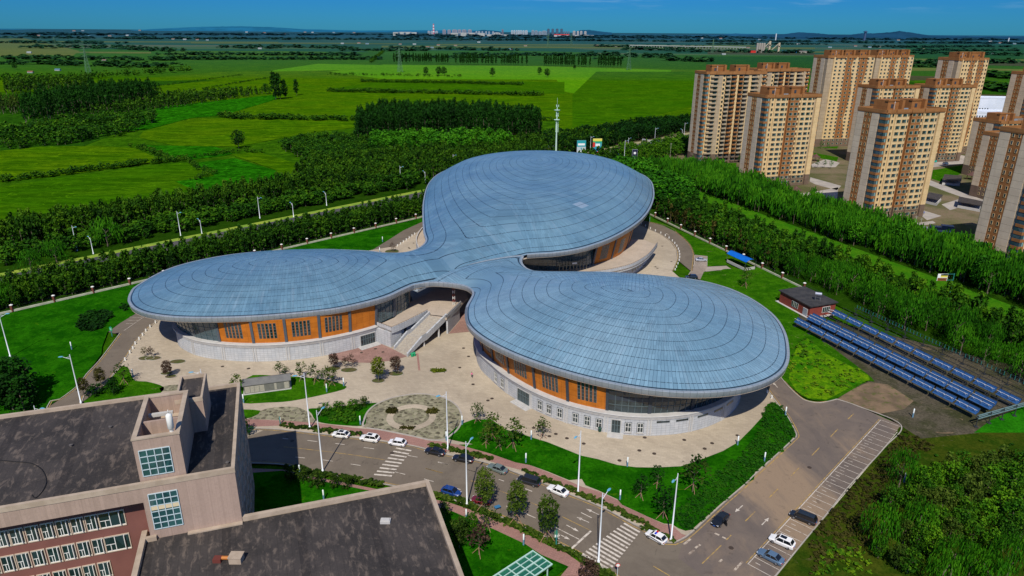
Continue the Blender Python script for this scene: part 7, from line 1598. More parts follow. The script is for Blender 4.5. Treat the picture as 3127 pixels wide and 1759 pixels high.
def crown_arrays(kind, seed, ncl, nlf, ls):
    """leaf faces in clumps; unit tree of height 1, returns verts(n*4,3), tone(n*4)"""
    r = np.random.default_rng(seed); V = []; Tn = []
    for c in range(ncl):
        t = r.random()
        a = r.random()*2*pi
        if kind == 'poplar':
            z = .14+.86*t; R = .17*min(1, (z-.08)*4.5)*(1-.72*max(0,(z-.45)/.55)**1.3); rr = R*math.sqrt(r.random())*1.0; cr = .055
        elif kind == 'willow':
            z = .30+.66*math.sqrt(t); R = .40*math.sqrt(max(0,1-((z-.55)/.46)**2)); rr = R*(.45+.55*r.random()); cr = .09
        elif kind == 'young':
            z = .35+.62*t; R = .20*math.sqrt(max(.05,1-((z-.66)/.38)**2)); rr = R*(.3+.7*r.random()); cr = .07
        elif kind == 'street':
            z = .34+.64*t; R = .27*math.sqrt(max(.02,1-((z-.62)/.40)**2)); rr = R*(r.random()**.4); cr = .07
        elif kind == 'shrub':
            z = .12+.8*t; R = .42*math.sqrt(max(.05,1-((z-.35)/.62)**2)); rr = R*math.sqrt(r.random()); cr = .13
        elif kind == 'conifer':
            z = .08+.9*t; R = .30*(1.02-z)*(1+.25*math.sin(z*38)); rr = R*(.5+.5*r.random()); cr = .06
        else:
            z = .22+.76*t; R = .36*math.sqrt(max(.03,1-((z-.58)/.42)**2)); rr = R*(r.random()**.42); cr = .10
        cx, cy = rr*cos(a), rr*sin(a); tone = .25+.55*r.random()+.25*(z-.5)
        for k in range(nlf):
            d = r.normal(size=3); d /= np.linalg.norm(d); q = np.array((cx,cy,z))+d*cr*(.4+.8*r.random())
            if kind == 'willow':      # hanging strands
                q[2] -= r.random()*.16*(1+rr*2); L = ls*(2.2+2.2*r.random()); w = ls*.38
                h = r.random()*2*pi; e1 = np.array((cos(h),sin(h),0))*w; e2 = np.array((.12*cos(a),.12*sin(a),-1.))*L/2
            else:
                n = d*.8+np.array((0,0,.5))+r.normal(size=3)*.35; n /= np.linalg.norm(n)
                e1 = np.cross(n, r.normal(size=3)); e1 /= np.linalg.norm(e1); e2 = np.cross(n, e1); s = ls*(.6+.8*r.random()); e1 *= s; e2 *= s*.7
                if kind in ('poplar',): e2 = e2*.6+np.array((0,0,s*.55))
            V += [q-e1*.5-e2*.5, q+e1*.5-e2*.35, q+e1*.35+e2*.5, q-e1*.4+e2*.55]
            tt = tone+.25*(r.random()-.5)-.28*(1-min(1,(rr+cr)/(R+cr)))+.10*d[2]  # shade painted into the tone: darker inside the crown, lighter higher up
            Tn += [tt]*4
    return np.array(V), np.array(Tn)
def trunk_arrays(kind, seed):
    r = np.random.default_rng(seed); mb = MB(); top = dict(poplar=.85, conifer=.9, shrub=.3).get(kind, .62); w = dict(poplar=.011, shrub=.02, young=.010, street=.016).get(kind, .022)
    mb.tube((0,0,-.01),(.01,0,top*.5),w,w*.75,5,cap=False); mb.tube((.01,0,top*.5),(.015,.01,top),w*.75,w*.3,5,cap=False)
    for i in range(5 if kind != 'poplar' else 3):
        a = i*2.3+seed; z = top*(.45+.1*i); mb.tube((.01,0,z),(.17*cos(a),.17*sin(a),z+.16),w*.45,w*.15,4,cap=False)
    return mb
def crown_mesh(kind, seed, ncl, nlf, ls, m):
    V, Tn = crown_arrays(kind, seed, ncl, nlf, ls); n = len(V)//4
    me = bpy.data.meshes.new('crown'); me.vertices.add(len(V)); me.vertices.foreach_set('co', V.astype(np.float32).ravel())
    me.loops.add(len(V)); me.loops.foreach_set('vertex_index', np.arange(len(V))); me.polygons.add(n); me.polygons.foreach_set('loop_start', np.arange(n)*4)
    me.materials.append(m); me.update(calc_edges=True)
    at = me.attributes.new('tone', 'FLOAT', 'POINT'); at.data.foreach_set('value', Tn.astype(np.float32)); return me
KINDS = {  # ncl, nlf, leaf size for a unit tree
 'poplar':(95,7,.055), 'willow':(75,12,.045), 'broad':(110,9,.055), 'street':(150,9,.042), 'young':(30,8,.042), 'shrub':(60,9,.075), 'conifer':(120,8,.05)}
TM = {}
def tmesh(kind, var, mk):
    k = (kind, var, mk)
    if k not in TM:
        a = KINDS[kind]; TM[k] = (crown_mesh(kind, 11*var+hash(kind)%1 + len(kind), a[0], a[1], a[2], LF[mk]), None)
    if ('t',kind,var) not in TM: TM[('t',kind,var)] = trunk_arrays(kind, var).data('trunk', BARK, True)
    return TM[k][0], TM[('t',kind,var)]
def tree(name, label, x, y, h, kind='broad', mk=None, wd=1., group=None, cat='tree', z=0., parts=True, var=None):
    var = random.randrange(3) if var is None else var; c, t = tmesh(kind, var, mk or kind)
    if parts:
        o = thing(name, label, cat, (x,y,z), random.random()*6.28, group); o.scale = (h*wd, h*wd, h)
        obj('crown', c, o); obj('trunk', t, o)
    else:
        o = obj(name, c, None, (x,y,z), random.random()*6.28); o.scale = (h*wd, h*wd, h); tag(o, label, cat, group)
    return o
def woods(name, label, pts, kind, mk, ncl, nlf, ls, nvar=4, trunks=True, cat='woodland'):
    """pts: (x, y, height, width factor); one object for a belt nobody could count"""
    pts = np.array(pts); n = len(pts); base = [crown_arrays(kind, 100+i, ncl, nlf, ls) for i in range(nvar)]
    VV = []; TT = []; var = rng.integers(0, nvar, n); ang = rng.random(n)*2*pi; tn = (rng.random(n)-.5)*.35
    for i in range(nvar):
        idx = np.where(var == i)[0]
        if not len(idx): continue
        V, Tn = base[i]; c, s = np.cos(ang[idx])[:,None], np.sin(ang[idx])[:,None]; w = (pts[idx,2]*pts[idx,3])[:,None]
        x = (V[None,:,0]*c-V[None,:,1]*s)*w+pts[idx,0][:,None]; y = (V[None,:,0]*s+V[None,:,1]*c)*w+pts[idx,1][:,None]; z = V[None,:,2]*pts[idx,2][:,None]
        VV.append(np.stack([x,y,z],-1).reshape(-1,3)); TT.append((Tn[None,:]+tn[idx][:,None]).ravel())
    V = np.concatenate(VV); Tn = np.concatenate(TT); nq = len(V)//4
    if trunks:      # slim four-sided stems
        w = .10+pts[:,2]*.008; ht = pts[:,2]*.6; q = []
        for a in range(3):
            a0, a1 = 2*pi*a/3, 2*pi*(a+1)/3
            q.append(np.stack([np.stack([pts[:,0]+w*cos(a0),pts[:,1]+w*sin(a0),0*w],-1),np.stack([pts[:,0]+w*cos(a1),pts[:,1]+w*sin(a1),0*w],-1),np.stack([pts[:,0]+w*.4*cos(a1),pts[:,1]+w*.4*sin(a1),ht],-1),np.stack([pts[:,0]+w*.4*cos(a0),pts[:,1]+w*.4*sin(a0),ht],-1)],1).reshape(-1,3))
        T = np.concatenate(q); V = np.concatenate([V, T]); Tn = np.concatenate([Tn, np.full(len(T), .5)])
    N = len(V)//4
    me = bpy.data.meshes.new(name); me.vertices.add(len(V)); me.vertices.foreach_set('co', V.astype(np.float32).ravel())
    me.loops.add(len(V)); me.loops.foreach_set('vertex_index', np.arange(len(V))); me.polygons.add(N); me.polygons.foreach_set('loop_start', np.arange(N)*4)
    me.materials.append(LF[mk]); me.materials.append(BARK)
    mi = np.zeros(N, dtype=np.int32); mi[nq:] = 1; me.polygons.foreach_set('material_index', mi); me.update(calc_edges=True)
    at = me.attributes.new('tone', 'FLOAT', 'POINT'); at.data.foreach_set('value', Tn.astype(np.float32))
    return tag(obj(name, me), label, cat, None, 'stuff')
def belt(n_ind, name, label, pts, kind, mk, ncl, nlf, ls, tname, tlabel, grp, cat='woodland'):
    """the nearest trees of a belt stand one by one, the rest as one mass"""
    pts = sorted(pts, key=lambda q: q[0]**2+q[1]**2)
    for x, y, h, w_ in pts[:n_ind]: tree(tname, tlabel, x, y, h, kind, mk, w_, grp)
    woods(name, label, pts[n_ind:], kind, mk, ncl, nlf, ls, cat=cat)
def inpoly(p, poly):
    c = False; n = len(poly)
    for i in range(n):
        (ax, ay), (bx, by) = poly[i], poly[(i+1)%n]
        if (ay > p[1]) != (by > p[1]) and p[0] < (bx-ax)*(p[1]-ay)/((by-ay) or 1e-9)+ax: c = not c
    return c
def fill(poly, sp, h0, h1, w=1., jit=.45, lim=None):
    xs_ = [p[0] for p in poly]; ys_ = [p[1] for p in poly]; out = []; y = min(ys_)
    while y < max(ys_):
        x = min(xs_)
        while x < max(xs_):
            q = (x+random.uniform(-jit,jit)*sp, y+random.uniform(-jit,jit)*sp)
            if inpoly(q, poly): out.append((q[0], q[1], random.uniform(h0,h1), w*random.uniform(.85,1.2)))
            x += sp
        y += sp*.9
    return out
def along(pts, sp, wd, h0, h1, w=1.):
    out = []
    for a, b in zip(pts, pts[1:]):
        L = math.dist(a, b); n = max(1, int(L/sp)); d = ((b[0]-a[0])/L, (b[1]-a[1])/L)
        for i in range(n):
            t = (i+random.random())/n*L; o_ = random.uniform(-wd/2, wd/2); out.append((a[0]+d[0]*t-d[1]*o_, a[1]+d[1]*t+d[0]*o_, random.uniform(h0,h1), w*random.uniform(.8,1.2)))
    return out
# --- left belts (on the s,n frame of the far road)
belt2 = fill([O_(-110,3),O_(30,3),O_(30,20),O_(-110,20)], 2.6, 6, 9, 1.1)+fill([O_(30,3),O_(175,3),O_(230,14),O_(230,20),O_(30,20)], 2.8, 6, 9, 1.1)
belt(130, 'plantation', 'dense dark young plantation between the lawn fence and the far road', belt2, 'poplar', 'poplar', 46, 5, .085, 'plantation_tree', 'slim dark young tree in the plantation behind the left lawn fence', 'young trees behind the left lawn fence')
shr = fill([O_(-110,56),O_(200,60),O_(200,78),O_(-110,76)], 5.0, 4, 7, 1.25)
woods('roadside_shrubbery', 'rounded bushes along the far side of the road on the left', shr, 'broad', 'broad', 42, 7, .11)
belt1 = fill([O_(-120,78),O_(130,80),O_(150,98),O_(-120,98)], 3.4, 9, 13.5, .95)
woods('poplar_belt', 'long belt of slim poplars behind the far road on the left', belt1, 'poplar', 'poplar', 46, 5, .075)
mid = fill([O_(130,70),O_(420,70),O_(420,104),O_(340,128),O_(230,145),O_(180,160),O_(150,130),O_(140,100)], 4.4, 7, 12, 1.05)
woods('poplar_belt', 'broad mixed wood between the rear hall and the green fields', mid, 'poplar', 'poplar', 40, 5, .085)
woodB = fill(P(Zb,[(240,1150),(420,1110),(1100,1060),(1700,1090),(1620,1010),(1100,960),(420,960),(250,1020)]), 6.2, 18, 25, .75)
woods('poplar_wood', 'tall dark poplar wood behind the rear hall', woodB, 'poplar', 'dark', 60, 5, .06)
woods('willow_wood', 'rounded bright green willows in front of the tall poplar wood', fill(P(Zb,[(370,1230),(1250,1230),(1450,1200),(1450,1140),(380,1140)]), 8, 10, 15, 1.), 'broad', 'willow', 60, 7, .08)
woodC = fill([O_(330,68),O_(640,68),O_(660,92),O_(540,120),O_(400,125),O_(350,118)], 5, 6, 11, 1.1)
woods('roadside_wood', 'trees and bushes behind the billboards along the highway', woodC, 'broad', 'dark', 40, 6, .085)
woods('roadside_wood', 'low scrubby trees between the highway and the wide balcony tower', fill([O_(352,6),O_(470,4),O_(470,34),O_(352,36)], 5, 6, 11, 1.), 'broad', 'broad', 40, 6, .09)
woods('plantation', 'dark young trees behind the rear hall beside the highway', fill([O_(150,8),O_(330,12),O_(352,34),O_(230,38)], 4.2, 8, 12, 1.1), 'poplar', 'poplar', 40, 5, .085)
# mid-distance woods and hedges on the plain
woods('poplar_wood', 'dark poplar wood in the fields at the far left', fill(P(Za,[(190,975),(700,900),(1240,800),(1280,770),(900,770),(300,860)]), 10, 20, 28, .8), 'poplar', 'dark', 50, 5, .065)
woods('field_wood', 'olive green saplings along the drain beside the dark poplar wood', fill(P(Za,[(430,960),(1290,860),(1950,760),(2080,735),(1300,770),(1270,800),(700,915)]), 8, 8, 13, 1.1), 'poplar', 'poplar', 26, 4, .11)
woods('field_wood', 'rows of scrub along the stream at the far left', fill(P(Za,[(0,1190),(500,1140),(1000,1060),(1250,960),(1240,925),(700,965),(380,1000),(0,1060)]), 10, 6, 12, 1.3), 'broad', 'broad', 26, 5, .12)
woods('field_wood', 'pale poplar plantation at the far left edge', fill(P(Za,[(0,905),(170,895),(170,860),(0,860)]), 9, 16, 20, .7), 'poplar', 'street', 30, 4, .08)
woods('field_wood', 'long wood across the fields at the left', fill(P(Za,[(0,740),(720,690),(760,660),(60,670)]), 13, 14, 20, 1.), 'poplar', 'poplar', 26, 4, .10)+0 if False else woods('field_wood', 'long wood across the fields at the left', fill(P(Za,[(30,745),(720,695),(760,665),(60,675)]), 12, 14, 20, 1.), 'poplar', 'poplar', 26, 4, .10)
hd = along(P(Za,[(0,640),(700,620),(1330,570),(1520,565)]), 7, 40, 8, 16, 1.2)+along(P(Za,[(0,1430),(560,1360),(1300,1270),(1480,1260)]), 1.2, 8, 1.8, 4.2, 1.7)+along(P(Za,[(1300,1270),(1900,1190),(2050,1200)]), 1.6, 7, 1.5, 3, 1.7)+along(P(Za,[(1480,1270),(1660,1370),(1500,1420)]), 1.6, 6, 1.5, 2.6, 1.7)+along(P(Zb,[(0,720),(900,735),(1690,752)]), 1.6, 14, 3, 6.5, 2)+along(P(Zb,[(260,643),(690,650),(1530,668)]), 1.8, 14, 3, 6, 2)+along(P(Zb,[(0,590),(300,590),(1050,605)]), 5, 40, 2, 6, 2)+along(P(Za,[(1740,910),(1890,930),(2576,940)]), 1.5, 20, 3, 6, 2)+along(P(Zb,[(0,940),(240,945)]), 1.5, 18, 3, 6, 2)+along(P(Zb,[(700,910),(1780,945)]), 2.4, 10, 2, 4, 2)+along(P(Za,[(1230,680),(1900,590)]), 4, 6, 1.5, 3, 2)+along(P(Za,[(1580,700),(2200,600)]), 4, 6, 1.5, 3, 2)+along(P(Za,[(1060,1150),(1300,1240),(1320,1260)]), 1.6, 8, 1.5, 3.5, 1.7)+along(P(Zb,[(340,495),(440,410)]), 14, 10, 6, 10, 1.4)
woods('hedge', 'thick hedgerows running between the green fields', hd, 'broad', 'broad', 16, 7, .15, trunks=False, cat='hedge')
sc_ = fill(P(D,[(700,372),(790,352),(900,350),(1060,430),(1040,480),(800,452),(790,416)]), 5, 5, 9, 1.1)
woods('scrub_wood', 'scrubby trees at the edge of the corn behind the belt', sc_, 'broad', 'broad', 26, 5, .11)
# horizon woods: many belts, each a few pixels high
far = []
for (x0,y0,x1,y1,wd,h) in [(0,148,440,152,90,14),(60,120,340,122,260,16),(330,125,440,130,120,16),(0,160,420,170,160,14),(420,150,560,150,60,14),(400,138,900,140,60,13),(560,150,960,150,60,12),(540,120,700,122,120,14),(630,118,900,122,160,14),(860,128,1080,128,140,14),(1000,122,1300,128,200,15),(1150,138,1500,142,160,14),(1000,146,1290,146,60,12),(1480,138,1700,146,200,16),(1690,152,1780,156,120,16),(1500,150,1560,152,60,14),(1700,130,2050,134,200,15),(1500,118,1790,120,120,14),(1780,112,2060,112,120,14),(2290,108,2576,110,200,14),(2290,135,2576,140,220,16),(2290,128,2576,128,120,14),(2480,190,2576,200,120,16),(2290,168,2400,170,80,15),(2480,222,2576,236,90,16),(2280,160,2576,158,160,15),(2200,120,2500,118,160,15),(0,108,300,110,200,16),(300,98,900,100,300,18),(900,100,1500,103,300,18),(1500,104,2100,106,300,18),(2100,108,2576,110,300,18),(0,96,400,98,300,18),(1000,95,2100,97,600,20),(0,88,1000,88,900,22),(1000,90,2576,98,900,22),(2100,100,2576,101,500,20),(1560,125,1760,128,300,16)]:
    a, b = G(D,x0,y0), G(D,x1,y1); L = math.dist(a,b); dist = math.hypot(*a)
    far += along([a,b], max(5, min(70, dist/170)*.55), wd*dist/2500*.6, h*.35*(1+dist/12000), h*.8*(1+dist/12000), 2.2+dist/2500)
print('far trees', len(far))
woods('far_woodland', 'dark tree belts and copses scattered over the plain towards the horizon', far, 'broad', 'far', 9, 4, .34, trunks=False)
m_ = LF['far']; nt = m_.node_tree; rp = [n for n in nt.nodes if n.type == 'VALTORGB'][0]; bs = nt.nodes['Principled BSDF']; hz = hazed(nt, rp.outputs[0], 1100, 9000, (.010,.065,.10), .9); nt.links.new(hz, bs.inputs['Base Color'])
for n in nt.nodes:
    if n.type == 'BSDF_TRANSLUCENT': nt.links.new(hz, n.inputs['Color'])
# the poplar rows one by one
k = 0
for seg in ([(0,525),(475,525)],[(520,530),(772,535)],[(795,540),(1690,551)],[(1815,556),(2405,568)],[(2470,570),(2760,574)]):
    a, b = G(Zu,*seg[0]), G(Zu,*seg[1]); L = math.dist(a,b); n = int(L/6.2)
    for i in range(n):
        if random.random() < .10: continue
        t = (i+.5)/n; tree('poplar_tree', 'dark upright poplar in the long rows behind the bright paddy fields', a[0]+(b[0]-a[0])*t+random.uniform(-1.5,1.5), a[1]+(b[1]-a[1])*t+random.uniform(-6,6), random.uniform(25,31), 'poplar', 'dark', .7, 'poplar rows behind the paddy fields', parts=False); k += 1
print('row poplars', k)
for (x, y, h, lab) in ((775,588,16,'round lone bush at the near edge of the paddy, left of a pair of trees'),(875,594,18,'left tree of the pair standing at the paddy edge'),(918,592,17,'right tree of the pair standing at the paddy edge'),(1298,600,17,'round tree alone at the middle of the paddy edge'),(1668,586,15,'bushy tree where the paddy track ends'),(1727,606,17,'bulky tree just right of the paddy track'),(1944,545,11,'small bush alone in the field right of the paddy')):
    x_, y_ = G(Zb,x,y); tree('field_tree', lab, x_, y_, h, 'broad', 'dark', 1.0)
for (x, y, h, lab) in ((2170,780,34,'tallest dark poplar of the clump in the left fields'),(2205,778,32,'second poplar in the dark clump in the left fields'),(2245,772,24,'shorter poplar at the right of the dark clump'),(2335,748,22,'pair-like poplar standing apart right of the clump'),(2095,738,14,'small round tree left of the dark poplar clump'),(1880,1165,14,'round tree between two cornfields'),(120,545,16,'lone tree at the far left beside a pond'),(835,715,15,'tree rising over the left wood')):
    x_, y_ = G(Za,x,y); tree('field_tree', lab, x_, y_, h, 'poplar' if h > 20 else 'broad', 'dark', 1.1 if h > 20 else 1.)
# --- right belts: individual trees near, the rest as woodland
ind = []
wil = fill([Q_(-40,4),Q_(165,4),Q_(165,19),Q_(-40,17)], 6.0, 7, 12, .95)
for x, y, h, w_ in sorted(wil, key=lambda q: q[1])[:95]: ind.append((x,y,h,w_,'willow','willow'))
gap2 = fill([Q_(-60,60),Q_(150,59),Q_(150,72),Q_(-60,74)], 7.2, 9, 14, .95)
for x, y, h, w_ in sorted(gap2, key=lambda q: q[1])[:70]: ind.append((x,y,h,w_,random.choice(['willow','willow','broad']),'willow'))
for x, y, h, w_, kd, mk in ind:
    side = 'behind the solar troughs' if kd == 'willow' and math.hypot(x,y) < 1e9 and (x-106)*.945+(y-242)*.327 < 40 else 'on the far side of the green ride'
    tree('willow_tree' if kd == 'willow' else 'bushy_tree', ('drooping green willow ' if kd == 'willow' else 'round bushy tree ')+side, x, y, h, kd, mk, w_, ('willows ' if kd == 'willow' else 'bushy trees ')+side)
belt(170, 'tree_belt', 'slender mixed trees filling the belt right of the fence', fill([Q_(-110,3),Q_(-12,3),Q_(-12,18),Q_(165,18),Q_(175,28),Q_(-110,26)], 3.9, 7.5, 12.5, .95), 'poplar', 'broad', 60, 6, .07, 'belt_tree', 'slender green tree in the belt behind the right hand fence', 'slender trees behind the right hand fence')
woods('tree_belt', 'brownish young poplars just behind the right hand fence', fill([Q_(-112,4),Q_(-20,4),Q_(-20,12),Q_(-112,12)], 3., 7, 9, .9), 'poplar', 'brown', 26, 4, .09)
woods('tree_belt', 'dense green belt between the green ride and the towers', fill([Q_(-215,56),Q_(-60,59),Q_(160,66),Q_(165,94),Q_(100,88),Q_(-60,84),Q_(-110,84),Q_(-190,92)], 5., 9, 14, 1.1), 'willow', 'willow', 34, 7, .085)
woods('tree_belt', 'round bright trees right of the rear hall', fill([Q_(-190,20),Q_(-112,4),Q_(-112,34),Q_(-210,50),Q_(-225,40)], 6.5, 10, 14, 1.2), 'broad', 'willow', 60, 8, .08)
# --- wood in the lower right corner
LR = dict(willow=[(740,480,15),(560,980,16),(900,930,14),(1100,1400,13),(1200,1250,14),(1500,1400,14),(1700,1250,15),(1350,1300,12)],
          broad=[(1010,640,9),(940,700,9),(1150,560,9),(1230,600,9),(1260,470,9),(1150,480,8),(1010,560,8.5),(900,600,8.5),(860,760,8),(960,790,8),(1080,800,9),(1180,760,9),(1300,700,10),(1400,640,10),(1500,600,10),(1600,560,10),(1700,600,10),(1750,480,11),(1620,450,10),(1480,480,10),(1380,520,9),(640,760,8),(800,740,8),(1300,880,8),(1450,900,9),(1600,800,9),(1700,900,9),(880,1100,8),(1000,1150,7.5),(760,1050,7),(1150,1050,8),(1350,1080,8),(1500,1150,8),(1640,1080,9),(700,1260,7),(540,1180,6.5),(800,1300,7),(950,1000,8),(1050,930,8),(1230,960,8),(1770,760,11),(1780,1040,10)])
dsc = {'willow':'weeping willow in the lower right wood', 'broad':'leafy young tree in the lower right wood'}
LW = ['weeping willow nearest the top of the parking bays','weeping willow with a clear lawn below it, left side of the lower right wood','willow in the middle of the lower right wood','low willow at the bottom edge of the lower right wood','willow just above the bottom edge willows','willow at the bottom edge towards the corner','willow at the far lower right corner','small willow between the two bottom edge willows']
for kd in LR:
    for i, (x, y, h) in enumerate(LR[kd]):
        # crown centre read from the photo, dropped to the foot of the tree
        h *= .62 if kd == 'willow' else .74; x_, y_ = G(Zq, x, y, h*.6)
        if kd == 'willow': tree('willow_tree', LW[i], x_, y_, h, kd, 'willow', .95)
        else: tree('young_tree', 'leafy young tree in the lower right wood', x_, y_, h, 'broad', random.choice(['broad','broad','bright','street']), random.uniform(.7,.95), 'young trees in the lower right wood')
under = fill(P(Zq,[(0,1000),(200,790),(350,620),(560,400),(740,200),(1000,300),(600,700),(440,1000),(420,1200),(-80,1449),(-60,1100)]), 1.1, .25, .8, 2.0)
woods('undergrowth', 'dark knee-high undergrowth beside the parking bays', under, 'shrub', 'brown', 7, 5, .30, trunks=False, cat='undergrowth')
under = fill(P(Zq,[(500,1449),(420,1180),(560,700),(1000,300),(1700,260),(1785,900),(1785,1449)]), 4.6, .4, 1.1, 1.8)
woods('undergrowth', 'low green growth under the lower right wood', under, 'shrub', 'broad', 7, 5, .30, trunks=False, cat='undergrowth')
under = fill(P(Zq,[(-60,1449),(100,1180),(400,1200),(480,1449)]), 1.3, .3, .9, 1.9)
woods('undergrowth', 'yellow-green weeds in the bottom right corner by the bays', under, 'shrub', 'weed', 6, 5, .30, trunks=False, cat='undergrowth')
# planted bed right of the front hall, and wild bed by the solar field
bed = fill(P(Zk,[(1640,10),(1668,85),(1630,140),(1480,280),(1290,440),(1200,540),(960,750),(680,1000),(610,1010),(520,950),(520,820),(800,560),(1000,400),(1200,230),(1300,60)])+P(Zh,[(2430,495),(2480,490),(2540,525)]), .85, .3, .75, 2.2)
woods('shrub_bed', 'low dark shrubs along the kerb right of the front hall', bed, 'shrub', 'bed', 9, 5, .22, trunks=False, cat='shrub bed')
bed = fill(P(Zi,[(600,720),(740,650),(900,780),(1200,950),(1150,1030),(1000,1110),(860,1160),(740,1140),(640,1070),(570,960)]), 2.3, .3, .9, 2.2)
woods('weed_patch', 'yellow-green weeds on the grass between the front hall and the troughs', bed, 'shrub', 'weed', 6, 5, .30, trunks=False, cat='weeds')
# clipped hedges along the street
hg = []
hg += along(P(Zf,[(505,965),(800,995),(1020,1030),(1310,1052)]), .3, 1.3, .5, .68, 2.3)
woods('hedge', 'clipped hedge strip along the street kerb left of the white cars', hg, 'shrub', 'street', 8, 6, .30, trunks=False, cat='hedge')
hg = along(P(Zf,[(1975,1162),(2140,1190),(2330,1235),(2576,1295)])+P(Zh,[(250,935)]), .3, 1.3, .5, .68, 2.3)
woods('hedge', 'clipped hedge strip behind the two black cars', hg, 'shrub', 'street', 8, 6, .30, trunks=False, cat='hedge')
hg = along(P(Zh,[(505,1030),(640,1085),(900,1185),(1100,1265),(1300,1360),(1440,1430)])+P(Zk,[(240,990),(400,1070),(515,1110)]), .3, 1.3, .5, .68, 2.3)
woods('hedge', 'clipped hedge strip running from the dark van to the police car corner', hg, 'shrub', 'street', 8, 6, .30, trunks=False, cat='hedge')
hg = along(P(Zj,[(250,412),(560,480),(680,530),(900,630),(1130,730),(1290,805),(1500,900),(1700,1010),(1900,1110),(2050,1210),(2290,1330)]), .3, 1.3, .5, .68, 2.3)
woods('hedge', 'clipped hedge strip along the near kerb below the street trees', hg, 'shrub', 'street', 8, 6, .30, trunks=False, cat='hedge')
hg = along(P(Ze,[(1930,712),(2100,752),(2300,790),(2573,835)]), .3, 1.3, .5, .68, 2.3)
woods('hedge', 'clipped hedge strip along the near kerb beside the school block', hg, 'shrub', 'street', 8, 6, .30, trunks=False, cat='hedge')
# street trees with props
def staked(label, x, y, h, name='street_tree', kind='street', mk='street', wd=1., prop=True, cat='tree', var=None):
    o = tree(name, label, x, y, h, kind, mk, wd, var=var)
    if prop:
        for i in range(3):
            a = .6+i*2.1; mb = MB(); mb.tube((0,0,h*.24),(cos(a)*h*.19,sin(a)*h*.19,0),.05,n=4)
            s_ = mb.build('stake', mat('stake_wood', (.36,.20,.13), rough=.8), o); s_.scale = (1/(h*wd),1/(h*wd),1/h)
    return o
for lab, px, py, top in (('leftmost of the three staked street trees, beside the maroon car', 850, 590, 10), ('middle staked street tree beside two standing people', 1207, 740, 170), ('rightmost and largest staked street tree, beside the road arrows', 1548, 925, 280)):
    x, y = G(Zj,px,py); d = math.hypot(x,y)
    staked(lab, x, y, 9.6, wd=.72)
small = [(Zf,80,660,5.8,'thin young tree at the left corner of the kiosk lawn','young','street'),(Zf,500,480,4.6,'bushy young tree behind the left part of the grey kiosk','young','street'),(Zf,560,500,3.8,'lower young tree just behind the grey kiosk roof','young','street'),(Zf,712,520,5.4,'young tree right of the kiosk by the tall lamp','young','street'),(Zf,848,545,5.8,'left tree of the lawn group right of the kiosk','young','street'),(Zf,950,560,5.4,'middle tree of the lawn group right of the kiosk','young','street'),(Zf,1012,570,5.4,'right tree of the lawn group right of the kiosk','young','street'),
 (Zf,1035,410,4.8,'reddish multi-stem tree in the bed nearest the hall wall','street','red'),(Zf,1140,400,3.8,'small reddish tree, left one of the oval bed','young','red'),(Zf,1210,400,4.4,'small reddish tree, right one of the oval bed','young','red'),(Zf,1468,530,7.0,'yellow-green tree in a round bed on the plaza','street','yellow'),(Zf,1637,455,5.2,'dark reddish tree in the round bed by the forecourt','street','red'),
 (Zo,385,1055,4.8,'reddish tree on the plaza in a double bed','street','red'),(Zo,265,915,3.6,'thin bare-looking tree on an oval lawn patch','young','red'),(Zo,215,910,3.2,'thinner bare tree left on the oval lawn patch','young','brown'),
 (Zh,145,640,5.2,'young staked tree at the left tip of the front lawn','young','street'),(Zh,215,830,5.2,'young staked tree in the lawn near the pavement','young','street'),(Zh,262,780,7.5,'taller young staked tree on the front lawn','young','street'),(Zh,325,850,5.,'young staked tree right of the taller one','young','street'),(Zh,430,850,8.,'thin young staked tree on the front lawn near the windows','young','street'),(Zh,658,770,5.8,'narrow young tree alone in front of the windows','young','street'),
 (Zh,1430,1240,5.4,'dark bushy sapling on the corner lawn, left one','young','dark'),(Zh,1560,1150,5.,'dark sapling in the middle of the corner lawn','young','dark'),(Zh,1610,1400,7.5,'dark slim tree on the corner lawn left of the tall lamp','young','dark'),(Zh,1840,1190,8.5,'thin leaning tree right of the corner lamp','young','street'),
 (Zt,1000,860,8.,'thin staked tree on the lawn behind the front hall','young','street'),(Zv,1290,830,4.2,'thin brown tree in a round bed behind the halls','young','red'),
 (Zr,1620,990,6.2,'young tree on the left lawn near the plaza edge','young','street'),(Zr,1320,1020,5.2,'olive young tree on the left lawn by the road','street','brown'),(Zr,1100,1150,5.2,'brownish shrub tree on the left lawn behind the school roof','street','brown'),(Zr,1480,1110,4.5,'dark small tree in the middle of the left lawn','shrub','dark'),
 (Zj,780,1080,6.5,'many-stemmed tree on the near lawn by the pavement','young','red'),(Zj,560,1010,6.5,'dark bushy tree beside the lower roof edge','street','street'),(Zj,690,880,5.,'small green tree between lawn and pavement','street','broad'),(Zj,880,800,5.,'green sapling right of the many-stemmed tree','young','street'),(Zj,398,700,4.5,'thin sapling at the left of the near lawn','young','street'),(Zj,2020,1330,4.,'brown shrub at the bottom by the zebra crossing','shrub','red'),
 (Ze,1640,500,4.6,'spiky shrub at the corner of the school block','shrub','dark')]
for z, px, py, h, lab, kd, mk in small:
    x, y = G(z,px,py); staked(lab, x, y, h, 'young_tree', kd, mk or 'street', 1.0 if kd=='street' else (1.55 if kd=='young' else 1.), prop=(h > 4.9 and kd == 'young'))
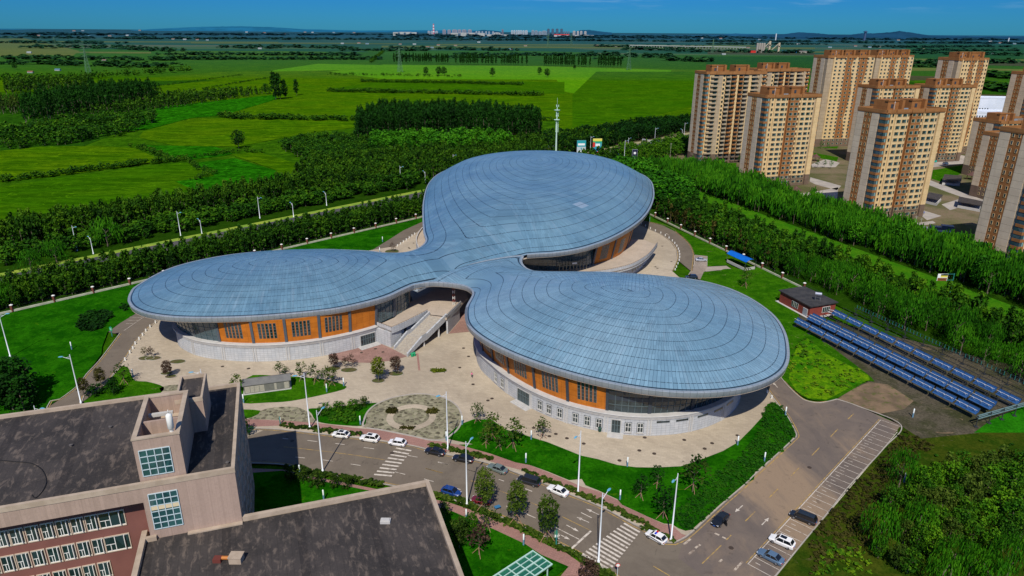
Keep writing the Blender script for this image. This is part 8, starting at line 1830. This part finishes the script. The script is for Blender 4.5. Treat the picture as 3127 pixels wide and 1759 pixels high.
for i, (z, px, py, h, mk) in enumerate([(Zf,900,870,2.6,'broad'),(Zf,960,850,3.,'broad'),(Zf,1060,830,3.,'broad'),(Zf,1110,820,2.6,'broad'),(Zf,1210,820,3.2,'broad'),(Zf,1255,810,2.8,'broad'),(Zf,1325,780,3.,'street')]):
    x, y = G(z,px,py); tree('round_shrub', ['leftmost bush on the lawn between the rubble gardens','second bush from the left between the rubble gardens','third bush between the rubble gardens','fourth bush between the rubble gardens','fifth bush, large, between the rubble gardens','sixth bush between the rubble gardens','rightmost bush, nearest the round rubble garden'][i], x, y, h, 'shrub', mk, 1., cat='shrub')
for i, (px, py, h) in enumerate([(1960,810,3.4),(2040,815,3.6),(2130,850,3.4),(2250,850,2.8),(2330,855,2.8),(1250,1130,3.)]):
    x, y = G(Ze,px,py) if i < 5 else G(Zr,px,py); tree('round_shrub', ['leftmost shrub on the small lawn right of the school','second shrub on the small lawn right of the school','third shrub on the small lawn right of the school','fourth shrub on the small lawn right of the school','rightmost shrub on the small lawn right of the school','wide dark shrub on the left lawn against the school roof'][i], x, y, h, 'shrub', 'street' if i < 5 else 'dark', 1. if i < 5 else 1.6, cat='shrub')
for i, (px, py, h) in enumerate([(40,1010,9),(110,1060,10),(200,1080,11),(300,1100,10),(150,1230,9),(290,1240,9),(60,1200,8),(380,1180,8)]):
    x, y = G(Zr,px,py,2.); tree('conifer_tree', 'dark evergreen in the tight clump on the left lawn', x, y, h, 'conifer' if i%2 else 'broad', 'dark', 1.25, 'evergreens on the left lawn')
for i, (z, px, py, h, w_, lab) in enumerate([(Zd,850,650,13,1.25,'big round willow left of the lamps on the far road'),(Zd,60,1130,9,1.2,'willow at the left edge by the fence'),(Zd,450,780,10,1.2,'willow rising above the left plantation'),(Zd,250,860,10,1.2,'second willow above the left plantation')]):
    x, y = G(z,px,py); tree('willow_tree', lab, x, y, h, 'willow', 'willow', w_)
# round ground-cover beds on the left lawn, and plaza beds
for lab, z, poly, mk, sp_ in (('large oval of low dark bushes on the left lawn', Zr, [(1010,200),(1060,120),(1180,60),(1330,40),(1450,70),(1480,110),(1400,170),(1340,260),(1220,300),(1080,300),(1020,260)], 'dark', 1.1), ('second oval of low bushes beside the left roof tip', Zr, [(1540,0),(1690,-60),(1700,0),(1640,40),(1560,30)], 'dark', 1.3), ('clipped ground cover bed beside the kerb on the rubble lawn', Zf, [(980,870),(1100,840),(1240,850),(1250,910),(1150,940),(1000,920)], 'broad', .9)):
    woods('shrub_bed', lab, fill(P(z, poly), sp_, .7, 1.3, 1.7), 'shrub', mk, 7, 5, .30, trunks=False, cat='shrub bed')
for i, (z, c_, rx_, ry_) in enumerate([(Zf,(1028,405),1.9,1.5),(Zf,(1178,420),2.3,1.5),(Zf,(1466,525),1.8,1.4),(Zf,(1638,455),2.1,1.5),(Zf,(2056,428),2.4,1.2),(Zo,(372,1030),1.7,1.),(Zo,(400,1052),1.5,1.1),(Zo,(225,922),2.2,1.4),(Zo,(275,922),2.2,1.4),(Zo,(450,946),2.2,1.4),(Zv,(1270,825),3.,3.)]):
    x, y = G(z,*c_); sheet('planting_bed', ell((x,y), rx_, ry_, 20), .075+.004*i, mat('bed_soil', (.10,.075,.035), (.05,.08,.01), .9, rough=1)); kerb(ell((x,y), rx_, ry_, 20)+ell((x,y), rx_, ry_, 20)[:1], 'bed_edging', .12, .15)
x, y = G(Zf,2056,428); woods('shrub_bed', 'small oval bed of clipped olive plants alone on the plaza', fill(ell((x,y),2.2,1.1,16), .4, .4,.7,1.5), 'shrub', 'yellow', 6, 4, .3, trunks=False, cat='shrub bed')
for i, q in enumerate([(1600,825),(1995,828),(1715,995),(1785,995)]):
    x, y = G(Zf,*q); woods('hedge', ['left curved box hedge in the round rubble garden','right curved box hedge in the round rubble garden','left of two small box hedges at the front of the round garden','right of two small box hedges at the front of the round garden'][i], fill(ell((x,y),1.5 if i < 2 else .9,1.3 if i < 2 else .6,12), .35, .5,.7,1.3), 'shrub', 'brown', 7, 5, .3, trunks=False, cat='hedge')
# trees in the estate
for i, (px, py) in enumerate([(1130,1035),(1180,1035),(1225,1040),(1160,900),(1205,905),(1000,960),(590,1000)]):
    x, y = G(Zc,px,py); tree('courtyard_tree', 'thin green tree in the sunlit courtyard between the towers', x, y, 6, 'young', 'willow', 1.3, 'courtyard trees')
bpy.context.view_layer.update()
print('objects', len(bpy.data.objects))
